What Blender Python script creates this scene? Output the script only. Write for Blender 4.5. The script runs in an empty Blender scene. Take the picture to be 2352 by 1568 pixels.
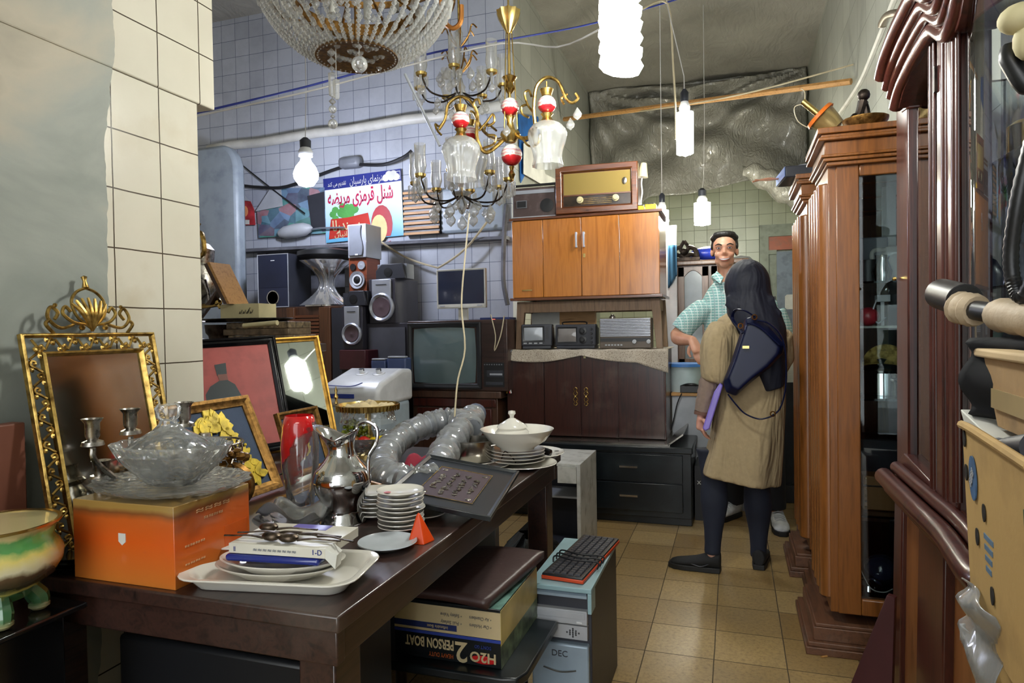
import bpy, bmesh, math, random, unicodedata
from mathutils import Vector, Matrix, noise
V = Vector; pi = math.pi; sin = math.sin; cos = math.cos
SC = bpy.context.scene; COL = SC.collection
random.seed(7)
# ---------------------------------------------------------------- camera
F = 1540.0; CH = 1.22
R0 = V((0.94937741, 0.31374495, -0.01570472)); R1 = V((0.00920406, 0.02219021, 0.9997114)); R2 = V((-0.31400289, 0.94924797, -0.01817916))
cam = bpy.data.cameras.new('camera'); co = bpy.data.objects.new('camera', cam); COL.objects.link(co)
cam.sensor_width = 36; cam.lens = F / 2352 * 36; cam.clip_start = .05; cam.clip_end = 60
m = Matrix.Identity(4)
for i in range(3):
    m[i][0] = R0[i]; m[i][1] = R1[i]; m[i][2] = -R2[i]
m[2][3] = CH
co.matrix_world = m; SC.camera = co
# ---------------------------------------------------------------- world, exposure
SC.view_settings.view_transform = 'Standard'; SC.view_settings.look = 'None'
SC.view_settings.exposure = 1.7; SC.view_settings.gamma = 1; SC.view_settings.use_curve_mapping = False
try:
    SC.cycles.use_denoising = True
    SC.cycles.max_bounces = 10; SC.cycles.transparent_max_bounces = 24; SC.cycles.transmission_bounces = 8
    SC.cycles.glossy_bounces = 4; SC.cycles.diffuse_bounces = 4
    SC.cycles.sample_clamp_indirect = 6; SC.cycles.caustics_reflective = False; SC.cycles.caustics_refractive = False
except Exception: pass
w = bpy.data.worlds.new('daylight'); SC.world = w; w.use_nodes = True
w.node_tree.nodes['Background'].inputs[0].default_value = (.93, .97, 1, 1)
w.node_tree.nodes['Background'].inputs[1].default_value = 1.3    # daylight of the street through the open shop front
EB = 52.0   # strength of the bare bulbs
# ---------------------------------------------------------------- pixel helpers (2352 x 1568)
def D(px, py): return R2 + R0 * ((px - 1176) / F) - R1 * ((py - 784) / F)
def atz(px, py, z): d = D(px, py); return d * ((z - CH) / d.z) + V((0, 0, CH))
def aty(px, py, Y): d = D(px, py); return d * (Y / d.y) + V((0, 0, CH))
def atx(px, py, X): d = D(px, py); return d * (X / d.x) + V((0, 0, CH))
def bp(px0, py0, px1, py1, Y):
    a = aty(px0, (py0 + py1) / 2, Y); b = aty(px1, (py0 + py1) / 2, Y)
    t = aty((px0 + px1) / 2, py0, Y); c = aty((px0 + px1) / 2, py1, Y)
    return a.x, b.x, c.z, t.z
# ---------------------------------------------------------------- materials
def lin(h):
    h = h.lstrip('#'); r = [int(h[i:i + 2], 16) / 255 for i in (0, 2, 4)]
    return tuple((c / 12.92 if c <= .04045 else ((c + .055) / 1.055) ** 2.4) for c in r) + (1,)
class NT:
    def __init__(s, name):
        s.mat = bpy.data.materials.new(name); s.mat.use_nodes = True; s.t = s.mat.node_tree; s.b = s.t.nodes['Principled BSDF']
        s.out = s.t.nodes['Material Output']; s._oc = None
    def n(s, ty, **kw):
        nd = s.t.nodes.new('ShaderNode' + ty)
        for k, v in kw.items(): setattr(nd, k, v)
        return nd
    def set(s, sock, v):
        if isinstance(v, bpy.types.NodeSocket): s.t.links.new(v, sock)
        else: sock.default_value = v
    def math(s, op, a, b=None, c=None, clamp=False):
        nd = s.n('Math', operation=op); nd.use_clamp = clamp; s.set(nd.inputs[0], a)
        if b is not None: s.set(nd.inputs[1], b)
        if c is not None: s.set(nd.inputs[2], c)
        return nd.outputs[0]
    def mix(s, f, a, b, mode='MIX'):
        nd = s.n('Mix', data_type='RGBA', blend_type=mode); s.set(nd.inputs[0], f); s.set(nd.inputs[6], a); s.set(nd.inputs[7], b); return nd.outputs[2]
    def oc(s):
        if s._oc is None: s._oc = s.n('TexCoord').outputs['Object']
        return s._oc
    def xyz(s, v=None):
        nd = s.n('SeparateXYZ'); s.set(nd.inputs[0], v or s.oc()); return nd.outputs
    def map(s, scale, v=None, rot=(0, 0, 0)):
        nd = s.n('Mapping'); s.set(nd.inputs[0], v or s.oc()); nd.inputs['Scale'].default_value = scale; nd.inputs['Rotation'].default_value = rot; return nd.outputs[0]
    def noise(s, sc, v=None, det=4, dist=0, ro=.55):
        nd = s.n('TexNoise'); s.set(nd.inputs['Vector'], v or s.oc()); nd.inputs['Scale'].default_value = sc; nd.inputs['Detail'].default_value = det; nd.inputs['Distortion'].default_value = dist; nd.inputs['Roughness'].default_value = ro
        return nd.outputs[0]
    def vor(s, sc, v=None, feat='F1'):
        nd = s.n('TexVoronoi', feature=feat); s.set(nd.inputs['Vector'], v or s.oc()); nd.inputs['Scale'].default_value = sc; return nd.outputs
    def ramp(s, f, stops):
        nd = s.n('ValToRGB'); s.set(nd.inputs[0], f); e = nd.color_ramp.elements
        while len(e) < len(stops): e.new(.5)
        for i, (p, c) in enumerate(stops): e[i].position = p; e[i].color = c if isinstance(c, tuple) else ((c,) * 3 + (1,) if not isinstance(c, str) else lin(c))
        return nd.outputs[0]
    def bump(s, h, st=.3, d=.01):
        nd = s.n('Bump'); nd.inputs['Strength'].default_value = st; nd.inputs['Distance'].default_value = d; s.set(nd.inputs['Height'], h); s.set(s.b.inputs['Normal'], nd.outputs[0])
    def p(s, **kw):
        ali = dict(col='Base Color', rough='Roughness', metal='Metallic', trans='Transmission Weight', ior='IOR', alpha='Alpha', coat='Coat Weight', ecol='Emission Color', est='Emission Strength', spec='Specular IOR Level', sheen='Sheen Weight', sub='Subsurface Weight')
        for k, v in kw.items():
            if isinstance(v, str): v = lin(v)
            s.set(s.b.inputs[ali[k]], v)
        return s
def mat(name, col, rough=.5, metal=0, var=.12, vs=6, dirt=None, bump=0, bs=60, **kw):
    t = NT(name); c = lin(col)
    if var:
        f = t.noise(vs)
        lo = tuple(x * (1 - var * 1.6) for x in c[:3]) + (1,); hi = tuple(min(1, x * (1 + var)) for x in c[:3]) + (1,)
        cc = t.ramp(f, [(.3, lo), (.7, hi)])
    else: cc = c
    if dirt:
        g = t.ramp(t.noise(vs * 2.3, det=8), [(.5, 0.0), (.72, .75)]); cc = t.mix(g, cc, lin(dirt))
    t.p(col=cc, rough=rough, metal=metal, **kw)
    if bump: t.bump(t.noise(bs, det=5), bump, .004)
    return t.mat
def wood(name, c1, c2, rough=.3, ax='z', sc=1.0, coat=.2, streak=0.0, bump=.05):
    t = NT(name); s = {'x': (.6, 9, 9), 'y': (9, .6, 9), 'z': (9, 9, .6)}[ax]
    v = t.map(tuple(k * sc for k in s)); n1 = t.noise(2.2, v, 6, 1.2); n2 = t.noise(11, v, 4)
    f = t.math('ADD', t.math('MULTIPLY', n1, .75), t.math('MULTIPLY', n2, .25))
    cc = t.ramp(f, [(.34, c2), (.52, c1), (.68, c2)])
    if streak: cc = t.mix(t.ramp(t.noise(3, det=8), [(.52, 0.0), (.75, streak)]), cc, lin('#8d857a'))
    t.p(col=cc, rough=rough, coat=coat); t.b.inputs['Coat Roughness'].default_value = .18
    if bump: t.bump(n2, bump, .003)
    return t.mat
def tile(name, c1, c2, grout, size, axes, ph=(0, 0), gw=.012, rough=.18, dirt='#8f8a7c', da=.5, extra=None, speck=0, wob=.0):
    t = NT(name); x = t.xyz(); sx = size if isinstance(size, tuple) else (size, size)
    uv = [t.math('DIVIDE', t.math('SUBTRACT', x['XYZ'.index(a)], ph[i]), sx[i]) for i, a in enumerate(axes)]
    if wob: uv = [t.math('ADD', u, t.math('MULTIPLY', t.math('SUBTRACT', t.noise(9 + i), .5), wob)) for i, u in enumerate(uv)]
    g = None
    for i, u in enumerate(uv):
        fr = t.math('FRACT', u); d = t.math('MINIMUM', fr, t.math('SUBTRACT', 1, fr)); e = t.math('LESS_THAN', d, gw * (.15 / sx[i]))
        g = e if g is None else t.math('MAXIMUM', g, e)
    cb = t.n('CombineXYZ'); t.set(cb.inputs[0], t.math('FLOOR', uv[0])); t.set(cb.inputs[1], t.math('FLOOR', uv[1]))
    wn = t.n('TexWhiteNoise'); t.set(wn.inputs[0], cb.outputs[0])
    cc = t.mix(wn.outputs[0], lin(c1), lin(c2))
    if speck:
        sp = t.ramp(t.noise(70, det=6, ro=.8), [(.38, (.30, .22, .12, 1)), (.5, (.8, .74, .6, 1)), (.64, (1, .95, .82, 1))]); cc = t.mix(speck, cc, sp, 'MULTIPLY')
    dd = t.ramp(t.noise(1.6, det=9, ro=.68), [(.45, 0.0), (.78, da)]); cc = t.mix(dd, cc, lin(dirt))
    ch = t.ramp(t.noise(14, det=5), [(.66, 0.0), (.69, .8)])
    if extra: cc = extra(t, cc, x)
    cc = t.mix(g, cc, lin(grout)); t.p(col=cc, rough=t.math('ADD', rough, t.math('MULTIPLY', g, .6)))
    t.bump(t.math('SUBTRACT', 1, g), .35, .003)
    return t.mat
def glass(name, col='#ffffff', rough=.02, ior=1.45, a=.25, dust=0, cut=0):
    """thin clear glass: mostly see-through, with mirror-like glints"""
    t = NT(name); tr = t.n('BsdfTransparent'); tr.inputs[0].default_value = lin(col)
    gl = t.n('BsdfGlossy'); gl.inputs['Roughness'].default_value = rough; gl.inputs[0].default_value = (1, 1, 1, 1)
    fr = t.n('Fresnel'); fr.inputs[0].default_value = ior
    f = t.math('ADD', fr.outputs[0], a, clamp=True); mx = t.n('MixShader'); t.set(mx.inputs[0], f); t.set(mx.inputs[1], tr.outputs[0]); t.set(mx.inputs[2], gl.outputs[0])
    
    sh = mx.outputs[0]
    if cut:
        bp_ = t.n('Bump'); bp_.inputs['Strength'].default_value = .8; bp_.inputs['Distance'].default_value = .006; t.set(bp_.inputs['Height'], t.vor(cut)[0]); t.set(gl.inputs['Normal'], bp_.outputs[0]); t.set(fr.inputs['Normal'], bp_.outputs[0])
    if dust:
        df = t.n('BsdfDiffuse'); df.inputs[0].default_value = (.86, .87, .86, 1); tl = t.n('BsdfTranslucent'); tl.inputs[0].default_value = (.86, .87, .86, 1); m3 = t.n('MixShader'); t.set(m3.inputs[0], .5); t.set(m3.inputs[1], df.outputs[0]); t.set(m3.inputs[2], tl.outputs[0])
        m2 = t.n('MixShader'); t.set(m2.inputs[0], dust); t.set(m2.inputs[1], sh); t.set(m2.inputs[2], m3.outputs[0]); sh = m2.outputs[0]
    t.set(t.out.inputs[0], sh); return t.mat
def film(name, col, alpha, rough=.25, bs=14, st=.8, tr=.4):
    t = NT(name); v = t.map((1, 1, .5)); n = t.noise(bs, v, 5, 2.5)
    rid = t.math('ABSOLUTE', t.math('SUBTRACT', n, .5))
    t.p(col=col, rough=rough, alpha=t.ramp(rid, [(.0, min(1, alpha + .35)), (.12, alpha)]), spec=.9, coat=.4); t.bump(n, st, .03)
    return t.mat
def emi(name, col, st):
    t = NT(name); t.p(col='#ffffff', ecol=col, est=st); return t.mat
def brassy(name, c1, c2, rough=.25, ns=30, bump=.3):
    t = NT(name); f = t.noise(ns, det=5); t.p(col=t.ramp(f, [(.3, c2), (.62, c1)]), rough=t.math('ADD', rough, t.math('MULTIPLY', f, .2)), metal=1)
    if bump: t.bump(f, bump, .003)
    return t.mat
M = {}
M['wht'] = mat('white_enamel', '#d9dce0', .3); M['offw'] = mat('off_white_plastic', '#c9c8c0', .45)
M['porc'] = mat('white_porcelain', '#d8d5cb', .12, var=.05, coat=.5); M['blk'] = mat('black_plastic', '#17181b', .4); M['blkg'] = mat('gloss_black', '#0b0c10', .13, dirt='#1f2123')
M['blkw'] = mat('black_painted_wood', '#0f1519', .28, dirt='#232b2e', vs=3); M['dgry'] = mat('dark_grey_plastic', '#2c2e36', .45); M['gry'] = mat('grey_plastic', '#6f737b', .45); M['lgry'] = mat('light_grey', '#a9adb3', .4)
M['silv'] = mat('silver_paint', '#b4b9c4', .3, .5, var=.05); M['chr'] = mat('chrome', '#d8d8da', .08, 1, var=.0); M['steel'] = mat('brushed_steel', '#b8b2a8', .22, 1, var=.1, vs=20)
M['tsilv'] = brassy('tarnished_silver', '#b3aea6', '#6b665e', .18, 40, .4); M['spoon'] = brassy('blackened_silver', '#6a5d50', '#2c2620', .3, 60)
M['gold'] = brassy('gilt_metal', '#cdab60', '#6a5026', .25, 45, .5); M['goldp'] = brassy('polished_brass', '#dcc078', '#a88848', .14, 8, 0); M['bron'] = brassy('dark_bronze', '#4b423c', '#1c1816', .4, 30)
M['goldw'] = brassy('gold_leaf_wood', '#c99c4a', '#7d5a26', .35, 25, .3); M['gilt2'] = brassy('old_gilt', '#9a7440', '#5d4222', .35, 60, .5)
M['mah'] = wood('mahogany_panel', '#3c1d16', '#200f0d', .3, 'z', 1.2, .3, .25); M['mahd'] = wood('dark_mahogany', '#4a2018', '#2a100d', .3, 'z', 1.5, .45)
M['teak'] = wood('lacquered_teak', '#b8732c', '#96581c', .14, 'z', .9, .7); M['oak'] = wood('worn_wood', '#7d6248', '#574230', .55, 'z', 1.5, 0, .4)
M['ora'] = wood('orange_brown_wood', '#845021', '#653a16', .3, 'z', 1.2, .3); M['orad'] = wood('dusty_plinth_wood', '#6a4630', '#4a2f20', .5, 'y', 1.2, .0, .7)
M['tblw'] = wood('dark_table_wood', '#3b2620', '#1d1412', .3, 'y', 1.6, .35, .25); M['brn'] = wood('brown_cabinet_wood', '#4b2f20', '#2c1b14', .4, 'z', 1.4, .2, .2)
M['walx'] = wood('walnut_gloss', '#6a3a1c', '#3c1d10', .2, 'x', 1.5, .7); M['pine'] = wood('pine', '#b98a50', '#946632', .5, 'x', 1.5, 0)
M['screen'] = mat('grey_tv_glass', '#5f7073', .1, var=.03, coat=.6); M['lcd'] = mat('dark_lcd', '#232a3e', .12, var=.02, coat=.3)
M['mirror'] = mat('mirror_glass', '#dfe6de', .02, 1, var=0); M['mirrd'] = mat('dusty_mirror_glass', '#b9b8ac', .09, 1, var=.05)
M['glass'] = glass('clear_glass', a=.05); M['cab_glass'] = glass('cabinet_glass', '#eef4f4', .02, 1.4, .03); M['crys'] = glass('cut_crystal', '#fcfdfc', .1, 1.4, .05, .13, 55)
M['prism'] = glass('chandelier_crystal', '#f0efec', .12, 1.5, .14, .2)
M['card'] = mat('cardboard', '#a9885c', .8, bump=.2, dirt='#8b7150'); M['cream'] = mat('cream_card', '#cfc59a', .7)
M['paper'] = mat('paper', '#cfcfc8', .7); M['tape'] = mat('packing_tape', '#a8946c', .3, alpha=1.0)
M['sole'] = mat('black_rubber', '#111111', .6); M['red'] = mat('red_lacquer', '#b3191c', .3); M['wire'] = mat('cream_cable', '#b5a98c', .5); M['blwire'] = mat('blue_rope', '#24348a', .5)
M['cabl'] = mat('black_cable', '#15161b', .5); M['pinkw'] = mat('white_cord', '#b9b7b4', .5)
# ---------------------------------------------------------------- mesh builder
def sp(pts, k=6, closed=False):
    P = [V(p) for p in pts]; n = len(P); out = []
    rng = range(n if closed else n - 1)
    for i in rng:
        if closed: a, b, c, d = P[(i - 1) % n], P[i], P[(i + 1) % n], P[(i + 2) % n]
        else: a, b, c, d = P[max(i - 1, 0)], P[i], P[i + 1], P[min(i + 2, n - 1)]
        for j in range(k):
            t = j / k
            out.append(.5 * ((2 * b) + (c - a) * t + (2 * a - 5 * b + 4 * c - d) * t * t + (3 * b - a - 3 * c + d) * t ** 3))
    if not closed: out.append(P[-1])
    return out
class MB:
    def __init__(s): s.v = []; s.f = []; s.m = []; s.X = Matrix.Identity(4)
    def at(s, loc=(0, 0, 0), rot=(0, 0, 0), sc=(1, 1, 1)):
        e = Matrix.LocRotScale(V(loc), None, V(sc)); r = Matrix.Rotation(rot[2], 4, 'Z') @ Matrix.Rotation(rot[1], 4, 'Y') @ Matrix.Rotation(rot[0], 4, 'X')
        s.X = Matrix.Translation(V(loc)) @ r @ Matrix.Diagonal(V((*sc, 1))); return s
    def add(s, vs, fs, m=0):
        o = len(s.v); X = s.X; s.v += [tuple(X @ V(p)) for p in vs]; s.f += [tuple(o + i for i in f) for f in fs]; s.m += [m] * len(fs); return s
    def box(s, x0, x1, y0, y1, z0, z1, m=0, tx=0, ty=0):
        return s.add([(x0, y0, z0), (x1, y0, z0), (x1, y1, z0), (x0, y1, z0), (x0 + tx, y0 + ty, z1), (x1 - tx, y0 + ty, z1), (x1 - tx, y1 - ty, z1), (x0 + tx, y1 - ty, z1)],
                     [(3, 2, 1, 0), (4, 5, 6, 7), (0, 1, 5, 4), (1, 2, 6, 5), (2, 3, 7, 6), (3, 0, 4, 7)], m)
    def hexa(s, b, t, m=0):
        return s.add(list(b) + list(t), [(3, 2, 1, 0), (4, 5, 6, 7), (0, 1, 5, 4), (1, 2, 6, 5), (2, 3, 7, 6), (3, 0, 4, 7)], m)
    def lathe(s, pr, c=(0, 0, 0), n=28, m=0, sx=1, sy=1, rip=0, nr=0, cap=True):
        vs = []; fs = []
        for r, z in pr:
            for i in range(n):
                a = 2 * pi * i / n; rr = r * (1 + (rip * cos(nr * a) if rip else 0)); vs.append((c[0] + rr * cos(a) * sx, c[1] + rr * sin(a) * sy, c[2] + z))
        for j in range(len(pr) - 1):
            for i in range(n):
                k = (i + 1) % n; fs.append((j * n + i, j * n + k, (j + 1) * n + k, (j + 1) * n + i))
        if cap:
            if pr[0][0] > 1e-5: fs.append(tuple(range(n))[::-1])
            if pr[-1][0] > 1e-5: fs.append(tuple((len(pr) - 1) * n + i for i in range(n)))
        return s.add(vs, fs, m)
    def tube(s, pts, r, n=8, m=0, closed=False, fl=1.0):
        P = [V(p) for p in pts]; L = len(P); R = r if isinstance(r, (list, tuple)) else [r] * L
        if len(R) != L: R = [R[min(int(i / (L - 1) * (len(R) - 1)), len(R) - 2)] * (1 - ((i / (L - 1) * (len(R) - 1)) - min(int(i / (L - 1) * (len(R) - 1)), len(R) - 2))) + R[min(int(i / (L - 1) * (len(R) - 1)), len(R) - 2) + 1] * ((i / (L - 1) * (len(R) - 1)) - min(int(i / (L - 1) * (len(R) - 1)), len(R) - 2)) for i in range(L)]
        T = [((P[(i + 1) % L] if closed else P[min(i + 1, L - 1)]) - (P[i - 1] if closed else P[max(i - 1, 0)])) for i in range(L)]
        T = [t.normalized() if t.length > 1e-9 else V((0, 0, 1)) for t in T]
        u = T[0].orthogonal().normalized(); vs = []; fs = []
        if abs(T[0].z) < .95: u = T[0].cross(V((0, 0, 1))).normalized()
        for i in range(L):
            u = (u - T[i] * u.dot(T[i])); u = u.normalized() if u.length > 1e-6 else T[i].orthogonal().normalized(); w_ = T[i].cross(u)
            for k in range(n):
                a = 2 * pi * k / n; vs.append(P[i] + (u * cos(a) + w_ * sin(a) * fl) * R[i])
        for i in range(L if closed else L - 1):
            j = (i + 1) % L
            for k in range(n):
                q = (k + 1) % n; fs.append((i * n + k, i * n + q, j * n + q, j * n + k))
        if not closed: fs.append(tuple(range(n))[::-1]); fs.append(tuple((L - 1) * n + k for k in range(n)))
        return s.add(vs, fs, m)
    def ball(s, c, r, n=14, m=0):
        r = r if isinstance(r, (tuple, list)) else (r, r, r); k = max(4, n // 2); vs = [(c[0], c[1], c[2] - r[2])]; fs = []
        for j in range(1, k):
            p = -pi / 2 + pi * j / k
            for i in range(n): a = 2 * pi * i / n; vs.append((c[0] + r[0] * cos(p) * cos(a), c[1] + r[1] * cos(p) * sin(a), c[2] + r[2] * sin(p)))
        vs.append((c[0], c[1], c[2] + r[2])); t = len(vs) - 1
        for i in range(n):
            q = (i + 1) % n; fs.append((0, 1 + q, 1 + i)); fs.append((t, 1 + (k - 2) * n + i, 1 + (k - 2) * n + q))
            for j in range(k - 2): fs.append((1 + j * n + i, 1 + j * n + q, 1 + (j + 1) * n + q, 1 + (j + 1) * n + i))
        return s.add(vs, fs, m)
    def prism(s, out, y0, y1, m=0, ax='y'):
        """outline of (x,z) pairs, thick along y"""
        n = len(out)
        if ax == 'y': vs = [(x, y0, z) for x, z in out] + [(x, y1, z) for x, z in out]
        elif ax == 'z': vs = [(x, z, y0) for x, z in out] + [(x, z, y1) for x, z in out]
        else: vs = [(y0, x, z) for x, z in out] + [(y1, x, z) for x, z in out]
        return s.add(vs, [tuple(range(n)), tuple(range(2 * n - 1, n - 1, -1))] + [(i, n + i, n + (i + 1) % n, (i + 1) % n) for i in range(n)], m)
    def grid(s, fn, nu, nv, m=0, cu=False):
        vs = [fn(i / (nu - (0 if cu else 1)), j / (nv - 1)) for j in range(nv) for i in range(nu)]; fs = []
        for j in range(nv - 1):
            for i in range(nu if cu else nu - 1): k = (i + 1) % nu; fs.append((j * nu + i, j * nu + k, (j + 1) * nu + k, (j + 1) * nu + i))
        return s.add(vs, fs, m)
    def frame(s, w, h, b, d, prof=None, m=0):
        """picture frame in x-z, bottom centre at 0, front at y=0 (towards -y), mitred profile list of (inset, depth)"""
        pr = prof or [(0, 0), (0, -d), (b * .35, -d), (b * .6, -d * .7), (b, -d * .5), (b, 0)]
        vs = []
        for i_, y in pr: vs += [(-w / 2 + i_, y, i_), (w / 2 - i_, y, i_), (w / 2 - i_, y, h - i_), (-w / 2 + i_, y, h - i_)]
        n = len(pr); fs = []
        for j in range(n):
            k = (j + 1) % n
            for i in range(4): q = (i + 1) % 4; fs.append((j * 4 + i, j * 4 + q, k * 4 + q, k * 4 + i))
        return s.add(vs, fs, m)
    def build(s, name, mats, parent=None, bev=0, seg=2, sub=0, smooth=True, solid=0, remesh=0, disp=0, ang=38):
        me = bpy.data.meshes.new(name); me.from_pydata(s.v, [], s.f); me.validate(clean_customdata=False)
        if not isinstance(mats, (list, tuple)): mats = [mats]
        for m_ in mats: me.materials.append(M[m_] if isinstance(m_, str) else m_)
        if len(mats) > 1 and len(me.polygons) == len(s.m): me.polygons.foreach_set('material_index', s.m)
        bm = bmesh.new(); bm.from_mesh(me); bmesh.ops.recalc_face_normals(bm, faces=bm.faces); bm.to_mesh(me); bm.free()
        if smooth:
            for p_ in me.polygons: p_.use_smooth = True
            if not (remesh or sub): me.set_sharp_from_angle(angle=math.radians(ang))
        o = bpy.data.objects.new(name, me); COL.objects.link(o)
        if parent: o.parent = parent
        if remesh:
            r = o.modifiers.new('remesh', 'REMESH'); r.mode = 'VOXEL'; r.voxel_size = remesh; r.use_smooth_shade = True
            k = o.modifiers.new('smooth', 'SMOOTH'); k.iterations = 5; k.factor = .6
        if solid: k = o.modifiers.new('solid', 'SOLIDIFY'); k.thickness = solid; k.offset = 0
        if bev: k = o.modifiers.new('bevel', 'BEVEL'); k.width = bev; k.segments = seg; k.limit_method = 'ANGLE'; k.angle_limit = .6
        if sub: k = o.modifiers.new('sub', 'SUBSURF'); k.levels = sub; k.render_levels = sub
        return o
def lab(o, label, cat=None, group=None, kind=None):
    if label: o['label'] = label
    if cat: o['category'] = cat
    if group: o['group'] = group
    if kind: o['kind'] = kind
    return o
def thing(name, label, cat, loc=(0, 0, 0), rz=0, group=None, rx=0, ry=0):
    o = bpy.data.objects.new(name, None); COL.objects.link(o); o.location = loc; o.rotation_euler = (rx, ry, rz); o.empty_display_size = .05
    return lab(o, label, cat, group)
def struct(name, mb, m, **kw): o = mb.build(name, m, **kw); o['kind'] = 'structure'; return o
def dup(root, loc, rz, label, group=None):
    r = root.copy(); COL.objects.link(r); r.location = loc; r.rotation_euler = (0, 0, rz); r['label'] = label
    if group: r['group'] = group
    for ch in list(root.children):
        c = ch.copy(); COL.objects.link(c); c.parent = r
        for g in ch.children: d = g.copy(); COL.objects.link(d); d.parent = c
    return r
def scatter(name, m_, parent, locs, fn):
    """one part per location, sharing a mesh"""
    first = None
    for l in locs:
        if first is None: first = o = fn(MB()).build(name, m_, parent)
        else: o = first.copy(); COL.objects.link(o); o.parent = parent
        o.location = l
def shape_ar(s):
    F_ = {}
    for cp in list(range(0xFB50, 0xFC00)) + list(range(0xFE70, 0xFEF5)):
        d = unicodedata.decomposition(chr(cp)).split()
        if len(d) == 2 and d[0] in ('<isolated>', '<final>', '<initial>', '<medial>'): F_.setdefault(int(d[1], 16), {})[d[0]] = chr(cp)
    dual = lambda c: c and '<initial>' in F_.get(ord(c), {}); joins = lambda c: c and '<final>' in F_.get(ord(c), {})
    out = []
    for i, c in enumerate(s):
        f = F_.get(ord(c))
        if not f: out.append(c); continue
        pv = s[i - 1] if i else ''; nx = s[i + 1] if i + 1 < len(s) else ''
        a = bool(dual(pv)) and bool(joins(c)); b = bool(dual(c)) and bool(joins(nx))
        out.append(f.get('<medial>' if a and b else '<final>' if a else '<initial>' if b else '<isolated>', c))
    return ''.join(out[::-1]).replace('\u200c', '')
def text(s, size, m_, parent, loc, rot=(pi / 2, 0, 0), ext=.0006, name='lettering', off=0, al='CENTER', wid=None, shear=0):
    cu = bpy.data.curves.new(name, 'FONT'); cu.body = s; cu.size = size; cu.extrude = ext; cu.align_x = al; cu.align_y = 'CENTER'; cu.offset = off; cu.resolution_u = 3; cu.shear = shear
    t = bpy.data.objects.new(name, cu); COL.objects.link(t)
    bpy.context.view_layer.update()
    me = bpy.data.meshes.new_from_object(t.evaluated_get(bpy.context.evaluated_depsgraph_get())); COL.objects.unlink(t); bpy.data.objects.remove(t)
    me.materials.clear(); me.materials.append(M[m_] if isinstance(m_, str) else m_)
    o = bpy.data.objects.new(name, me); COL.objects.link(o); o.parent = parent; o.location = loc; o.rotation_euler = rot
    if wid:
        xs = [v.co.x for v in me.vertices]
        if xs and max(xs) > min(xs): o.scale = (wid / (max(xs) - min(xs)), 1, 1)
    return o
# ---------------------------------------------------------------- bare bulbs (the lights of the shop)
M['bulb'] = emi('lit_bulb_white', '#fcfdf4', EB); M['bulbc'] = emi('lit_bulb_cold', '#e4eaff', EB * 1.25); M['bulbn'] = emi('lit_bulb_back', '#fffbe6', EB * 1.15); M['tubel'] = emi('lit_tube', '#fff6e8', 22)
M['sock'] = mat('bulb_socket', '#22252e', .4)
def bulb(name, label, p, r, h, m_, cord, kind):
    t = thing(name, label, 'light bulb', p)
    b = MB()
    if kind == 'spiral':
        hl = [(r * .62 * cos(a), r * .62 * sin(a), -h * .5 + h * a / (2 * pi * 5)) for a in [i * 2 * pi * 5 / 60 for i in range(61)]]
        b.tube(hl, r * .36, 6); b.lathe([(.0, -h / 2 - .01), (r * .5, -h / 2), (r * .5, h / 2), (0, h / 2)], n=12)
    elif kind == 'ball': b.lathe([(0, -r), (r * .6, -r * .82), (r * .95, -r * .3), (r, .1 * r), (r * .8, r * .65), (r * .45, r * 1.1), (r * .34, r * 1.5)], n=20)
    else:
        for k in range(4): a = k * pi / 2; b.lathe([(0, -h / 2), (r * .42, -h * .46), (r * .45, h / 2)], (r * .5 * cos(a), r * .5 * sin(a), 0), 10)
    b.build('bulb_glass', m_, t)
    top = h / 2 if kind != 'ball' else r * 1.5
    MB().lathe([(r * .55, top), (r * .6, top + .03), (r * .42, top + .06)], n=16).build('bulb_base', 'wht', t)
    MB().lathe([(r * .44, top + .06), (r * .46, top + .11), (r * .2, top + .13)], n=16).build('socket', 'sock', t)
    MB().tube([(0, 0, top + .12)] + [V(q) - V(p) for q in cord], .003, 6).build('cord', 'pinkw', t)
    return t
pa = aty(1425, 78, 2.0); bulb('spiral_bulb', 'large glowing spiral bulb hanging nearest, in front of the plastic ceiling', pa, .068, .2, 'bulb', [aty(1428, -60, 2.0)], 'spiral')
pb = aty(703, 402, 4.0); bulb('globe_bulb', 'bare cold white globe bulb hanging before the tiled alcove wall and posters', pb, .085, .1, 'bulbc', [aty(703, 205, 4.0), V((aty(703, 205, 4.0).x, 4.0, 4.05))], 'ball')
pc = aty(1573, 308, 3.9); bulb('tube_bulb', 'long lit energy saving bulb hanging above the old radio', pc, .05, .24, 'bulb', [aty(1571, 175, 3.9), aty(1532, 10, 3.9), aty(1528, -60, 3.9)], 'tube')
pd = aty(1613, 492, 6.2); bulb('tube_bulb', 'small lit bulb hanging at the back just above the man', pd, .075, .2, 'bulbn', [aty(1616, 410, 6.2), aty(1618, 280, 6.2), V((aty(1618, 280, 6.2).x, 6.2, 4.05))], 'tube')
pe = aty(1521, 505, 5.15); bulb('tube_bulb', 'glowing bulb half hidden behind the right end of the teak cupboard', pe, .05, .14, 'bulbn', [V((pe.x, pe.y, 4.05))], 'tube')
# fluorescent batten on the ceiling near the open front, behind the photographer
tf = thing('batten_light', 'fluorescent batten hanging near the open shop front', 'ceiling light', (-.3, -.7, 2.9), .5)
MB().box(-.65, .65, -.05, .05, 0, .06).build('housing', 'wht', tf, bev=.008)
MB().at((0, 0, -.03), (0, pi / 2, 0)).lathe([(.016, -.6), (.016, .6)], n=12).build('lamp_tube', 'tubel', tf)
for s_ in (-.4, .4): MB().tube([(s_, 0, .06), (s_, 0, 1.14)], .004).build('suspension', 'cabl', tf)
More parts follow.
